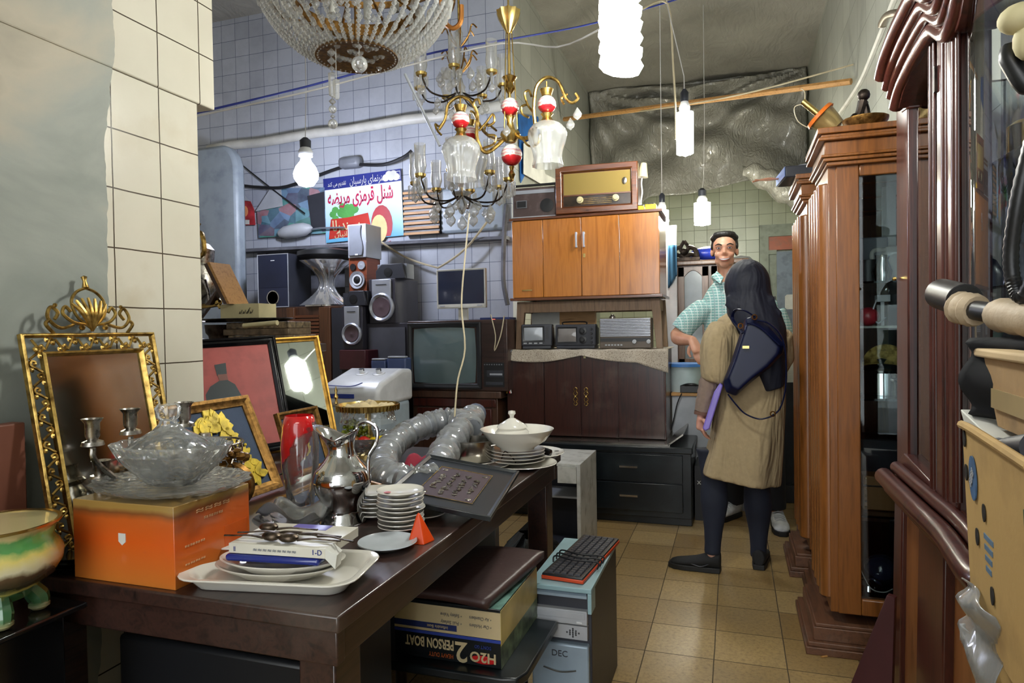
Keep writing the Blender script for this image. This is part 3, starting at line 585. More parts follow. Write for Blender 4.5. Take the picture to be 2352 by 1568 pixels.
MB().box(-a, a, 0, .36, ZT - .05, ZT - .002).build('top', 'brn', t, bev=.006); MB().box(-a + .03, a - .03, .02, .34, 0, ZT - .05).build('body', 'brn', t, bev=.004)
dr = MB().box(-a + .07, a - .07, -.0, .02, ZT - .3, ZT - .12).build('drawer', 'mahd', t, bev=.004); MB().box(-a + .04, a - .04, .005, .02, ZT - .11, ZT - .055).build('front_rail', 'mahd', t, bev=.004)
o = MB().box(-1.55, -1.49, 4.6, 4.9, 0, .75).build('wooden_box', 'blk'); lab(o, 'dark narrow box wedged between the television stand and the mahogany cupboard', 'box')
# lcd monitor
x0, x1, z0, z1 = bp(1005, 618, 1118, 708, 4.42); w = x1 - x0; h = z1 - z0; TV = ZT + .4575
t = thing('monitor', 'beige framed flat monitor standing on top of the old television', 'monitor', ((x0 + x1) / 2, 4.40, TV + .005), -.03)
MB().box(-w * .22, w * .22, -.04, .12, 0, .012).build('base', 'offw', t, bev=.004); MB().box(-.035, .035, .03, .05, .0, .12).build('neck', 'offw', t)
zb = z0 - TV - .004; MB().box(-w / 2, w / 2, .006, .035, zb, zb + h).build('back_case', 'offw', t, bev=.006)
MB().frame(w, h, .014, .01).build('bezel', 'offw', t, bev=.002).location = (0, .008, zb)
MB().box(-w / 2 + .012, w / 2 - .012, -.0005, .008, zb + .03, zb + h - .012).build('screen', 'lcd', t)
MB().box(-w / 2 + .01, w / 2 - .01, -.004, .008, zb + .008, zb + .03).build('lower_bezel', 'offw', t)
for s in (-1, 1): MB().box(s * w * .38 - .018, s * w * .38 + .018, -.006, -.003, zb + .013, zb + .022).build('button', 'lgry', t)
x0, x1, z0, z1 = bp(1103, 706, 1184, 720, 4.3)
t = thing('receiver', 'flat dark blue satellite receiver with red digits on the right end of the television', 'receiver', ((x0 + x1) / 2 - .01, 4.26, TV), .02)
MB().box(-.105, .105, 0, .16, 0.004, .036).build('case', mat('navy_plastic', '#1e2c5c', .3), t, bev=.003); MB().box(-.02, .012, -.002, 0, .014, .028).build('display', 'blk', t)
text('88:8', .012, emi('red_led', '#ff3a20', 1.2), t, (-.004, -.003, .021))
for s in (-1, 1): MB().box(s * .08 - .01, s * .08 + .01, .03, .05, 0, .005).build('foot', 'blk', t)
rope('cable', 'twin cream leads hanging down the front of the old television speaker grille', 'cable', [aty(1127, 722, 4.19), aty(1138, 770, 4.18), aty(1136, 805, 4.18), aty(1150, 770, 4.18), aty(1158, 725, 4.185)], .004, 'wire')
rope('rope', 'bundle of grey plastic-wrapped rope hanging down the wall corner beside the teak cupboard', 'rope', [aty(1163, 470, 4.9), aty(1158, 540, 4.88), aty(1156, 640, 4.9), aty(1166, 700, 4.9)], .02, 'plas')
# ---------------- brown louvred cabinet behind
YC = 4.45; x0, x1, z0, z1 = bp(583, 703, 838, 850, YC)
t = thing('louvred_cabinet', 'dark brown cabinet with a louvred door under the subwoofer and stool', 'cabinet', ((x0 + x1) / 2, YC, 0)); w = x1 - x0; CZ = z1
MB().box(-w / 2, w / 2, .02, .5, 0, z1).build('body', 'brn', t, bev=.004)
lv = MB(); a, b, _, _ = bp(678, 703, 735, 850, YC); a -= t.location.x; b -= t.location.x
[lv.box(a, b, -.012, .01, z1 - .62 + k * .028, z1 - .62 + k * .028 + .018) for k in range(20)]; dd = lv.build('louvred_door', wood('louvre', '#6a3b20', '#4b2815', .4, 'x'), t)
MB().box(b, b + .1, -.01, .02, 0, z1 - .01).box(a - .07, a, -.01, .02, 0, z1 - .01).build('door_stile', wood('stile', '#5d3a22', '#3d2415', .4, 'z'), t, bev=.004)
MB().box(b + .12, w / 2, -.02, .02, 0, z1 - .02).build('side_panel', 'dgry', t)
# subwoofer
x0, x1, z0, z1 = bp(598, 584, 668, 705, 4.5); w = x1 - x0
t = thing('subwoofer', 'tall dark blue speaker with white edging and a round port on the louvred cabinet', 'speaker', ((x0 + x1) / 2, 4.47, CZ)); h = z1 - CZ; h = max(h, .4)
MB().box(-w / 2, w / 2, .004, .3, 0, h).build('case', 'dgry', t, bev=.002); MB().frame(w, h, .006, .004).build('edging', 'lgry', t)
MB().box(-w / 2 + .006, w / 2 - .006, -.001, .004, h * .37, h - .006).build('grille', mat('navy_grille', '#1b2238', .5), t); MB().box(-w / 2 + .006, w / 2 - .006, -.001, .004, .006, h * .365).build('lower_panel', mat('navy_panel', '#262c42', .35), t)
pr = MB().at((0, -.001, h * .18), (pi / 2, 0, 0)).lathe([(.058, 0), (.058, .006), (.05, .008), (.048, 0)], n=28, cap=False).build('port_ring', 'chr', t); MB().at((0, 0, h * .18), (pi / 2, 0, 0)).lathe([(0, .002), (.05, .002)], n=28).build('port', 'blk', pr)
MB().box(-.018, .018, -.003, 0, h * .87, h * .885).build('badge', 'wht', t)
# plastic-wrapped bar stool
p = aty(748, 700, 4.62)
t = thing('bar_stool', 'chrome bar stool with a black round seat wrapped in clear plastic', 'stool', (p.x, 4.64, CZ)); zs = aty(742, 590, 4.65).z - CZ
MB().lathe([(.0, 0), (.19, 0), (.19, .01), (.12, .025), (.04, .05), (.028, .07), (0, .07)], n=36).build('base', 'chr', t); MB().lathe([(.028, .06), (.028, zs - .1), (.05, zs - .03)], n=18).build('column', 'chr', t)
MB().lathe([(0, zs - .03), (.17, zs - .03), (.225, zs), (.222, zs + .035), (.15, zs + .055), (0, zs + .05)], n=36).build('seat', 'blk', t, ang=60)
MB().grid(lambda u, v: ((.2 - .15 * sin(pi * v) + .012 * sin(u * 44 + v * 5)) * cos(2 * pi * u), (.2 - .15 * sin(pi * v) + .012 * sin(u * 44 + v * 5)) * sin(2 * pi * u), .012 + v * (zs - .05)), 60, 14, cu=True).build('plastic_wrap', 'filmc', t)
# ---------------- speakers
drv = mat('brown_cone', '#5c4a50', .5)
def speaker(name, label, px0, py0, px1, py1, Y, dep, rz, mt, kind, zf=None, split=1.0):
    x0, x1, z0, z1 = bp(px0, py0, px1, py1, Y); w = x1 - x0
    if zf is not None: z0 = zf
    h = z1 - z0; t = thing(name, label, 'speaker', ((x0 + x1) / 2, Y, z0), rz); MB().box(-w / 2, w / 2, .006, dep, 0, h).build('case', mt, t, bev=.004)
    if kind == 'silver':
        c = MB().box(-w * .36, w * .36, -.006, .008, h * .45, h - .004).build('face_plate', 'silv', t, bev=.004); r = w * .47
        MB().at((0, 0, h * .36), (pi / 2, 0, 0)).lathe([(r, -.004), (r, .012), (r * .9, .02), (r * .72, .006), (r * .72, 0)], n=36, cap=False).build('cone_ring', 'silv', t)
        MB().at((0, 0, h * .36), (pi / 2, 0, 0)).lathe([(r * .85, .001), (r * .68, .012), (r * .3, .006), (0, .012)], n=30).build('cone', drv, t); MB().box(-w * .2, w * .2, -.009, -.005, h * .86, h * .875).build('badge', 'dgry', c)
    elif kind == 'wood':
        MB().at((0, 0, h * .36), (pi / 2, 0, 0)).lathe([(w * .42, -.002), (w * .42, .01), (w * .3, .003)], n=30, cap=False).build('cone_ring', 'silv', t); MB().at((0, 0, h * .36), (pi / 2, 0, 0)).lathe([(w * .34, .001), (w * .26, .004), (w * .24, .006), (w * .16, .0065), (w * .1, .012), (0, .013)], n=30).build('cone', 'blk', t)
        MB().at((0, 0, h * .36), (pi / 2, 0, 0)).lathe([(w * .27, .0062), (w * .27, .009), (w * .19, .009), (w * .19, .0062)], n=30, cap=False).build('white_ring', 'wht', t)
        MB().at((w * .24, 0, h * .78), (pi / 2, 0, 0)).lathe([(w * .2, -.002), (w * .2, .006), (w * .1, .004), (0, .008)], n=22).build('tweeter', 'silv', t); MB().at((-w * .24, 0, h * .74), (pi / 2, 0, 0)).lathe([(w * .16, -.002), (w * .16, .004), (0, .003)], n=22).build('port', 'blk', t)
    elif kind == 'mesh':
        MB().prism([(-w * .42 + w * .04 * sin(i * pi / 8), h * .06 + h * .9 * i / 8) for i in range(9)] + [(w * .30 - w * .06 * sin(i * pi / 8 * 2), h * .96 - h * .9 * i / 8) for i in range(9)], -.006, .006).build('grille', 'gry', t, bev=.004)
        MB().box(-w * .05, w * .1, -.009, -.005, h * .07, h * .11).build('badge', 'wht', t)
    elif kind == 'top':
        MB().prism([(-w / 2, 0), (w / 2, 0), (w * .4, h), (-w * .3, h * 1.0), (-w * .5, h * .55)], -.02, .006).build('face', 'dgry', t, bev=.004); MB().at((-.02, -.02, h * .45), (pi / 2, 0, 0)).lathe([(h * .3, -.001), (h * .3, .003), (0, .005)], n=20).build('tweeter', 'blk', t)
    return t
dk = mat('dark_veneer', '#33323c', .4); 
x0, x1, z0, z1 = bp(858, 745, 938, 895, 4.35); zt = aty(895, 742, 4.35).z
t = thing('speaker', 'big dark floor speaker with a grey cloth front left of the old television', 'speaker', ((x0 + x1) / 2 - .02, 4.33, 0)); w = x1 - x0 + .06
MB().box(-w / 2, w / 2, .006, .32, 0, zt).build('case', dk, t, bev=.004); MB().box(-w / 2 + .03, w / 2 - .02, -.006, .006, zt - .5, zt - .03).build('grille_cloth', mat('grey_cloth', '#4e4f58', .8), t)
speaker('speaker', 'largest silver faced speaker with round grey cone, standing on the dark floor speaker', 846, 640, 908, 742, 4.33, .34, -.05, dk, 'silver', zt)
a_ = bp(865, 606, 935, 640, 4.4); speaker('satellite_speaker', 'small wedge shaped dark tweeter box on the largest silver faced speaker', 866, 606, 934, 640, 4.36, .12, 0, 'gry', 'top', aty(895, 640, 4.33).z)
x0, x1, z0, z1 = bp(790, 802, 872, 858, 4.3)
mz = aty(830, 803, 4.28).z; xb = (x0 + x1) / 2
o = MB().box(x0 - .02, x1 - .05, 4.3, 4.42, 0, aty(830, 848, 4.28).z - .001).build('black_column', 'blk', bev=.003); lab(o, 'black column speaker base under the maroon box', 'speaker')
o = MB().prism([(x0, 4.24), (x1 - .06, 4.2), (x1, 4.42), (x0, 4.42)], aty(830, 848, 4.28).z, mz, ax='z').build('maroon_box', mat('maroon_leatherette', '#4a1f26', .4), bev=.004); lab(o, 'maroon boxy case above the washing machine', 'box')
speaker('speaker', 'smaller silver faced speaker with round grey cone standing on the maroon box', 785, 702, 832, 803, 4.27, .16, .0, dk, 'silver', mz)
speaker('satellite_speaker', 'dark wedge tweeter box on the smaller silver faced speaker', 798, 668, 843, 702, 4.29, .1, 0, 'blk', 'top', aty(815, 702, 4.27).z)
sh = aty(830, 671, 4.45).z
o = MB().box(aty(845, 680, 4.45).x - .22, aty(850, 680, 4.45).x, 4.46, 4.7, CZ, sh - .001).build('dark_carton', 'dgry'); lab(o, 'dark carton behind the wedge tweeter supporting the red-brown speaker', 'box')
speaker('speaker', 'small red-brown wooden speaker with white-ringed cone under the silver mesh speaker', 800, 592, 842, 671, 4.46, .2, -.04, wood('cherry', '#7a3c24', '#5a2814', .35, 'y'), 'wood', sh)
speaker('speaker', 'silver speaker with curved mesh grille, topmost of the pile before the blue poster', 797, 514, 840, 592, 4.44, .22, -.05, 'silv', 'mesh', aty(825, 592, 4.46).z)
# blue little speakers next to washing machine
for (px0, py0, px1, py1), lb in (((852, 827, 886, 870), 'small blue and cream speaker left of its taller twin by the television'), ((889, 822, 932, 900), 'taller blue curved speaker touching the left side of the old television')):
    x0, x1, z0, z1 = bp(px0, py0, px1, py1, 4.1); t = thing('computer_speaker', lb, 'speaker', ((x0 + x1) / 2, 4.1, 0))
    MB().box(-.045, .045, .0, .1, 0, z0).build('stand', 'dgry', t); MB().box(-(x1 - x0) / 2, (x1 - x0) / 2, 0, .09, z0, z1).build('case', mat('slate_blue', '#46557f', .45), t, bev=.01)
    MB().box(-(x1 - x0) / 2 + .006, (x1 - x0) / 2 - .006, .0, .05, z1, z1 + .012).build('top_cap', 'lgry', t, bev=.004)
p = aty(778, 820, 4.2)
# washing machine
x0, x1, z0, z1 = bp(742, 868, 872, 1000, 3.5); w = x1 - x0; zt = aty(840, 868, 3.5).z
t = thing('washing_machine', 'white and pale blue mini twin-knob washing machine behind the framed mirror', 'washing machine', ((x0 + x1) / 2, 3.5, 0))
pb_ = mat('pale_blue_plastic', '#a9b9c4', .35); MB().box(-w / 2 + .01, w / 2 - .01, 0, .42, 0, zt - .16).build('tub_body', pb_, t, bev=.03, seg=3)
MB().prism([(-.02, zt - .17), (.44, zt - .17), (.44, zt + .03), (.3, zt + .04), (.04, zt - .03), (-.02, zt - .08)], -w / 2, w / 2, ax='x').build('lid_console', 'wht', t, bev=.025, seg=4)
rb = MB(); [rb.box(-w / 2 + .05 + k * .03, -w / 2 + .06 + k * .03, -.004, 0, .05, zt - .2) for k in range(int((w - .1) / .03))]; rb.build('ribs', pb_, t)
for k, s in ((0, -.06), (1, .06)):
    kb = MB().at((s + .02, .2, zt + .012), (.3, 0, 0)).lathe([(.04, 0), (.04, .006), (.035, .008), (.016, .008), (.016, .03), (0, .03)], n=24).build('knob', 'wht', t); MB().at((s + .02, .2, zt + .022), (.3, 0, 0)).lathe([(.017, .008), (.017, .022), (0, .023)], n=16).build('knob_cap', 'blk', kb)
MB().box(-w / 2 + .05, -w / 2 + .23, -.026, -.015, zt - .12, zt - .095).build('blue_label', mat('blue_print', '#2c3f94', .4), t)
MB().tube(sp([(-w / 2 + .03, .0, zt - .045), (0, -.0, zt - .05), (w / 2 - .12, .01, zt - .03)]), .008, fl=.4).build('blue_stripe', M['blue_print'] if 'blue_print' in M else bpy.data.materials['blue_print'], t)
# gallery items: desk left behind pictures with samovar, tray, cartons
x0, x1, z0, z1 = bp(440, 745, 640, 800, 2.9)
sz = aty(540, 792, 2.75).z
t = thing('side_table', 'dark wooden stand behind the framed pictures carrying the samovar and stacked wares', 'stand', (-2.2, 2.62, 0)); MB().box(-.42, .22, 0, .34, sz - .04, sz).build('top', 'tblw', t, bev=.004)
for sx in (-1, 1):
    for y in (.03, .31): MB().box(-.1 + sx * .28 - .025, -.1 + sx * .28 + .025, y - .025, y + .025, 0, sz - .04).build('leg', 'tblw', t)
o = MB().box(-2.5, -1.97, 2.63, 2.9, sz, sz + .012).build('wooden_tray', 'pine', bev=.003); lab(o, 'thin orange-edged wooden tray just behind the black framed picture', 'tray')
st = [(-2.16, .19, .035, '#5b6a7a'), (-2.19, .19, .03, '#6a5a46'), (-2.18, .18, .032, '#3f5a70')]; zz = sz + .012; stone = mat('mother_of_pearl_box', '#75664f', .4, var=.6, vs=45)
for i, (cx, hw, hh, c) in enumerate(st):
    o = MB().box(cx - hw, cx + hw, 2.68, 2.86, zz, zz + hh).build('inlaid_box', [stone, mat('box_lid%d' % i, c, .5, var=.4, vs=30)][i % 2], bev=.003)
    lab(o, ['blue and tan inlaid box, lowest of the pile behind the black picture frame', 'tan mottled inlaid box in the middle of the pile', 'dusty blue patterned box on top of the pile under the black tray'][i], 'box', 'inlaid boxes in a pile'); zz += hh + .001
o = MB().lathe([(0, 0), (.035, 0), (.075, .05), (.08, .09), (.074, .09), (.06, .02), (0, .01)], (-2.44, 2.74, sz + .012), 24).build('metal_bowl', 'bron'); lab(o, 'dark metal bowl beside the pile of inlaid boxes', 'bowl')
x0, x1, z0, z1 = bp(470, 735, 625, 752, 2.72); tz = max(z0, zz + .002)
o = MB().lathe([(0, 0), (.24, 0), (.29, .014), (.285, .017), (.24, .004), (0, .004)], ((x0 + x1) / 2 - .02, 2.78, tz), 40, sy=.55).build('round_tray', 'blkg'); lab(o, 'black shiny round tray with a pale rim under the cream carton', 'tray')
p = aty(622, 741, 2.7); o = MB().tube([aty(560, 748, 2.62), aty(637, 741, 2.62)], .012, 10).build('rolling_pin', 'cream'); lab(o, 'pale wooden rolling pin end sticking out beside the black tray', 'rolling pin')
tz2 = tz + .018
x0, x1, z0, z1 = bp(532, 702, 605, 736, 2.72)
t = thing('carton', 'open cream carton with handwriting on its front standing on the black tray', 'box', ((x0 + x1) / 2 - .01, 2.70, tz2), -.0); w = x1 - x0
MB().box(-w / 2 - .04, w / 2, 0, .13, 0, .07).build('box_body', 'cream', t, bev=.001)
text('تصفیه فرانسه'.replace('تصفیه فرانسه', 'عسل ۵ عدد'), .03, 'blk', t, (.02, -.002, .033), off=-.001) if False else None
hand = MB(); [hand.tube(sp([( -.02 + k * .021 + a, -.002, .02 + b) for a, b in ((0, .002), (.006, .012), (.003, .003), (.012, .006), (.018, .02))], 3), .0012, 5) for k in range(4)]; hand.tube(sp([(.03, -.002, .03), (.045, -.002, .05)]), .0012, 5); hand.build('handwriting', 'blk', t)
x0, x1, z0, z1 = bp(480, 602, 560, 702, 2.72)
zb_ = tz2 + .07
t = thing('easel_frame', 'small brown picture frame seen from behind, propped on its strut atop the cream carton', 'picture frame', ((x0 + x1) / 2 - .035, 2.72, zb_))
MB().hexa([(.06, -.05, 0), (.085, -.05, 0.0), (.085, .08, 0), (.06, .08, 0)], [(-.055, -.05, .2), (-.03, -.05, .205), (-.03, .08, .205), (-.055, .08, .2)]).build('back_board', 'brn', t)
MB().hexa([(.085, -.055, 0), (.1, -.055, 0), (.1, .085, 0), (.085, .085, 0)], [(-.03, -.055, .205), (-.015, -.055, .208), (-.015, .085, .208), (-.03, .085, .205)]).build('frame', 'pine', t)
MB().hexa([(-.09, -.01, 0), (-.06, -.01, 0), (-.06, .03, 0), (-.09, .03, 0)], [(0, -.01, .09), (.02, -.01, .115), (.02, .03, .115), (0, .03, .09)]).build('strut', 'brn', t)
# samovar
x0, x1, z0, z1 = bp(412, 470, 498, 738, 2.75); cx = (x0 + x1) / 2; H0 = z1 - (sz + .012)
t = thing('samovar', 'big silver samovar with brass top and curved tap, half hidden by the tiled pillar', 'samovar', (cx - .14, 2.82, sz + .0))
r = .165; H0 += .01
MB().lathe([(0, 0), (.10, 0), (.10, .02), (.05, .05), (.045, .10), (.08, .15), (r, .27), (r * 1.02, .33), (r * .88, .42), (r * .8, .425), (r * .84, .5), (r * .7, .53), (.05, .54), (.05, .56)], n=40).build('body', 'tsilv', t)
MB().lathe([(.05, .555), (.07, .57), (.05, .6), (.075, .64), (.06, .65), (0, .65)], n=24).build('crown', 'gold', t)
MB().tube(sp([(.1, -.05, .2), (.2, -.07, .2), (.27, -.08, .205), (.285, -.08, .185)]), [.014, .012, .014, .01]).ball((.27, -.08, .215), .02).build('tap', 'goldp', t)
MB().tube([(.21, -.07, .2), (.2, -.07, .27), (.175, -.07, .33)], [.012, .008, .014]).build('tap_handle', 'tsilv', t)
MB().tube(sp([(.13, -.06, .45), (.19, -.08, .47), (.18, -.08, .56), (.11, -.05, .58)]), .012).build('side_handle', 'gold', t)
# ---------------- posters
def poster_mat(name, kind):
    t = NT(name); x = t.xyz(); u, z = x[0], x[2]
    if kind == 'cloud':
        g = t.ramp(t.math('MULTIPLY', z, 1.6), [(0, '#5fa9cf'), (.35, '#b9d8e6'), (.7, '#dfe6ea')]); cc = g
    elif kind == 'blobs':
        v = t.vor(9, t.map((1, 1, 1.2))); wn = t.n('TexWhiteNoise'); t.set(wn.inputs[0], v[1]); cc = t.ramp(wn.outputs[0], [(0, '#2f5f6a'), (.2, '#5a3a5a'), (.4, '#3f9a74'), (.6, '#7a8fb8'), (.8, '#31304a'), (.95, '#b06a6a')]); cc = t.mix(.35, cc, t.ramp(t.noise(6), [(.3, '#27334a'), (.7, '#8fb6c9')]))
    t.p(col=cc, rough=.35); return t.mat
x0, x1, z0, z1 = bp(745, 395, 924, 546, 4.96); w = x1 - x0; h = z1 - z0
t = thing('poster', 'large blue and white poster with red Persian headline on the tiled alcove wall', 'poster', ((x0 + x1) / 2, 4.975, z0 - .01)); t.rotation_euler = (0, -.03, 0)
MB().box(-w / 2, w / 2, 0, .006, 0, h * .82).build('sheet', poster_mat('poster_sky', 'cloud'), t); hb = MB().box(-w / 2, w / 2, -.002, .006, h * .82, h).build('header_band', mat('indigo_print', '#28317c', .35), t)
text(shape_ar('هنرنمای پارسیان'), .085, 'paper', t, (.06, -.004, h * .905), wid=w * .46); text(shape_ar('تقدیم می کند'), .05, 'paper', t, (-w * .32, -.004, h * .895), wid=w * .24)
cl = MB(); [cl.ball((w * .38 + a, -.003, h * .91 + b), (.033, .002, .03), 12) for a, b in ((-.05, -.01), (-.02, .015), (.02, .015), (.045, -.012), (0, -.01))]; cl.build('cloud_logo', 'paper', t)
MB().frame(.05, h * .12, .004, .001).build('film_strip_logo', 'paper', t).location = (w * .46, -.003, h * .85)
pk = mat('crimson_print', '#b51f4a', .35); text(shape_ar('شنل قرمزی مریضه'), .16, pk, t, (-.02, -.004, h * .67), off=.003, wid=w * .84)
gr = MB(); [gr.ball((-w * .2 + random.gauss(0, .07), -.002, h * .45 + random.gauss(0, .028)), (.035, .002, .03), 8) for k in range(26)]; gr.build('green_leaves', mat('leaf_green', '#4f9a4a', .5), t)
MB().prism([(-w * .46, h * .05), (-w * .42, h * .36), (-w * .2, h * .36), (.05, h * .40), (.07, h * .2), (.04, h * .0 + .02), (-w * .3, h * .06)], -.004, 0).build('red_badge', mat('badge_red', '#b9342a', .4), t, bev=.02)
text(shape_ar('سیندرلا'), .12, 'cream', t, (-w * .22, -.006, h * .24), off=.002, wid=w * .36)
text(shape_ar('ایرانیان'), .06, 'cream', t, (-w * .25, -.006, h * .11), wid=w * .25)
MB().prism([(w * .10 + .1 * (1 + cos(a)) * 1.0, h * .2 + .16 * sin(a)) for a in [i * pi / 9 for i in range(-2, 12)]], -.003, 0).build('round_motif', mat('soft_red_print', '#a8323a', .5), t); MB().prism([(w * .10 + .1 * (1 + cos(a)) * .75, h * .14 + .115 * sin(a)) for a in [i * pi / 9 for i in range(-9, 9)]], -.0045, 0).build('inner_motif', mat('straw_print', '#d9c58a', .5), t)
x0, x1, z0, z1 = bp(590, 430, 748, 548, 4.97)
t = thing('poster', 'dark torn picture poster with a folded corner left of the blue poster', 'poster', (0, 4.97, 0)); P_ = lambda px, py: (aty(px, py, 4.97).x, aty(px, py, 4.97).z)
MB().prism([P_(590, 480), P_(650, 432), P_(745, 430), P_(748, 535), P_(690, 540), P_(594, 546)], 0, .008).build('sheet', poster_mat('poster_dark', 'blobs'), t)
MB().prism([P_(590, 486), P_(622, 437), P_(648, 436), P_(652, 474)], -.02, -.012).build('folded_corner', 'lgry', t)
MB().prism([P_(706, 450), P_(745, 440), P_(747, 522), P_(716, 524)], -.004, .0).build('dark_panel', 'dgry', t)
t = thing('poster', 'small torn red poster at the left end of the tiled alcove wall', 'poster', (0, 4.975, 0))
MB().prism([P_(547, 458), P_(574, 462), P_(582, 480), P_(585, 516), P_(547, 517)], 0, .006).build('sheet', mat('poster_red', '#b02f36', .4, var=.4, vs=12), t); MB().prism([P_(547, 438), P_(560, 445), P_(575, 462), P_(547, 460)], -.02, -.012).build('folded_corner', 'lgry', t)
MB().prism([P_(549, 504), P_(572, 505), P_(572, 515), P_(549, 515)], -.004, 0).build('white_label', 'paper', t); MB().ball((P_(561, 485)[0], -.002, P_(561, 485)[1]), (.04, .003, .05), 12).build('orange_motif', mat('orange_print', '#d98a5a', .5), t)
o = MB().prism([P_(882, 556), P_(894, 552), P_(888, 563), P_(884, 561)], 4.99, 4.999).build('sticker', 'red'); lab(o, 'tiny torn red sticker on the tiles right of the silver mesh speaker', 'sticker')
o = MB().at(aty(678, 530, 4.93), (0, pi / 2 - .09, 0)).lathe([(0, -.17), (.03, -.16), (.055, -.1), (.06, -.02), (.062, .0), (.06, .02), (.057, .09), (.035, .15), (0, .18)], n=24).build('lamp_pod', 'lgry'); lab(o, 'grey torpedo shaped lamp pod fixed to the wall under the dark poster', 'lamp')
rope('cable', 'thin metal pipe joining the torpedo shaped lamp to the poster edge', 'pipe', [aty(712, 528, 4.93), aty(735, 524, 4.93), aty(790, 522, 4.93)], .008, 'gry')
# slatted crate
x0, x1, z0, z1 = bp(927, 432, 1008, 538, 4.93); t = thing('slatted_rack', 'wooden slatted rack with dark strips hanging right of the blue poster', 'rack', ((x0 + x1) / 2, 4.92, z0)); w = x1 - x0; h = z1 - z0
MB().box(-w / 2, w / 2, .02, .06, 0, h).build('backing', 'blk', t); n = 9
for k in range(n): MB().box(-w / 2, w / 2, 0, .02, h * k / n, h * k / n + h / n * .48).build('slat', 'pine', t)
o = MB().box(aty(1012, 480, 4.97).x, aty(1160, 480, 4.97).x, 4.955, 4.995, aty(1080, 532, 4.97).z, aty(1080, 430, 4.97).z).build('metal_sheet', 'board', bev=.02); lab(o, 'pale metal sheet with rounded corners on the wall behind the lower chandelier tier', 'panel')
def blue_wrap():
    t = thing('banner', 'blue printed banner and torn paper on the side wall behind the brass chandelier', 'poster', (-1.635, 5.3, 0))
    z = lambda px, py, Y=5.6: atx(px, py, -1.63)
    a = [z(1190, 262), z(1235, 268), z(1240, 330), z(1195, 420)]
    MB().prism([(p.y - 5.3, p.z) for p in a], 0.004, .012, ax='x').build('banner_sheet', mat('blue_banner', '#1d5fa8', .4, var=.3), t)
    b = [z(1195, 330), z(1228, 312), z(1245, 400), z(1275, 415), z(1240, 425), z(1195, 400)]
    MB().prism([(p.y - 5.3, p.z) for p in b], 0.03, .036, ax='x').build('torn_paper', 'paper', t)
blue_wrap()
# ---------------- desk, tub and things behind the people
DY = 4.75; x0, x1, z0, z1 = bp(1528, 903, 1625, 1050, DY)
dz = aty(1560, 903, 4.6).z
t = thing('counter', 'pale grey counter with a wooden edge beside the mahogany cupboard', 'counter', (-.14, 4.62, 0)); MB().box(-.26, .22, 0.03, .6, 0, dz - .02).build('body', 'lgry', t); MB().box(-.265, .23, 0, .62, dz - .02, dz).build('top', 'pine', t, bev=.003)
x0, x1, z0, z1 = bp(1532, 838, 1613, 898, 4.7)
t = thing('storage_tub', 'translucent tub with a blue rim standing on the counter below the man hand', 'container', ((x0 + x1) / 2, 4.78, dz)); h = z1 - dz
MB().lathe([(0, 0), (.11, 0), (.13, h)], n=28, sx=1, sy=1).build('tub', mat('milky_plastic', '#b5c4c6', .4), t); MB().lathe([(.13, h - .012), (.138, h - .012), (.138, h + .008), (.0, h + .01)], n=28).build('lid_rim', mat('blue_rim', '#4f86cf', .4), t)
o = MB().box(-.2, -.05, 4.66, 4.78, 0, .0).build('x', 'blk') if False else None
p = aty(1585, 885, 4.64); o = MB().box(-.065, .065, -.03, .04, 0, .05).tube(sp([(-.06, 0, .04), (-.02, -.03, .055), (.03, -.03, .055), (.06, 0, .04)]), .01).build('camera_bag', 'blk', bev=.015); o.location = (p.x, 4.67, dz); lab(o, 'small black pouch lying on the counter before the tub', 'pouch')
rope('cable', 'black cord hanging down the front of the pale counter', 'cable', [aty(1566, 903, 4.6), aty(1556, 925, 4.6), aty(1548, 960, 4.6), aty(1542, 985, 4.6)], .004, 'cabl')
# ornate back cabinet
x0, x1, z0, z1 = bp(1552, 596, 1712, 800, 5.6); w = x1 - x0; zt = z1
t = thing('ornate_cabinet', 'brown carved glass-door cabinet standing behind the man', 'cabinet', ((x0 + x1) / 2, 5.6, 0)); M['wbr'] = wood('grey_brown_wood', '#6b5446', '#453228', .35, 'z')
MB().box(-w / 2, w / 2, .03, .4, 0, zt - .03).build('body', 'wbr', t); MB().box(-w / 2 - .03, w / 2 + .03, -.02, .42, zt - .04, zt).build('cornice', 'wbr', t, bev=.01)
for s in (0, 1):
    a = -w / 2 + .02 + s * (w / 2 - .01); b = a + w / 2 - .03; zb = .9
    dd = MB().box(a, a + .05, 0, .03, zb, zt - .05).box(b - .05, b, 0, .03, zb, zt - .05).box(a, b, 0, .03, zb, zb + .06).prism([(a, zt - .05), (b, zt - .05), (b, zt - .13)] + [(b - .05 - (b - a - .1) * i / 8, zt - .13 + .05 * sin(pi * i / 8)) for i in range(9)] + [(a, zt - .13)], 0, .03).build('door', 'wbr', t, bev=.003)
    MB().box(a + .04, b - .04, .012, .018, zb + .05, zt - .051).build('pane', mat('dim_glass', '#7d8588', .12), dd)
MB().box(-w / 2, w / 2, .0, .03, 0, .88).build('lower_doors', 'wbr', t)
cr = MB(); cx = aty(1572, 575, 5.6).x - t.location.x
for s in (-1, 1): cr.tube(sp([(cx, 0, zt + .02), (cx + s * .05, 0, zt + .05), (cx + s * .1, 0, zt + .03), (cx + s * .08, 0, zt + .09), (cx + s * .03, 0, zt + .11)]), .018).tube(sp([(cx, 0, zt + .04), (cx + s * .03, 0, zt + .1), (cx, 0, zt + .16)]), .014)
cr.box(cx - .12, cx + .12, -.02, .02, zt, zt + .025).ball((cx, -.01, zt + .07), .03).build('carved_crest', 'bron', t)
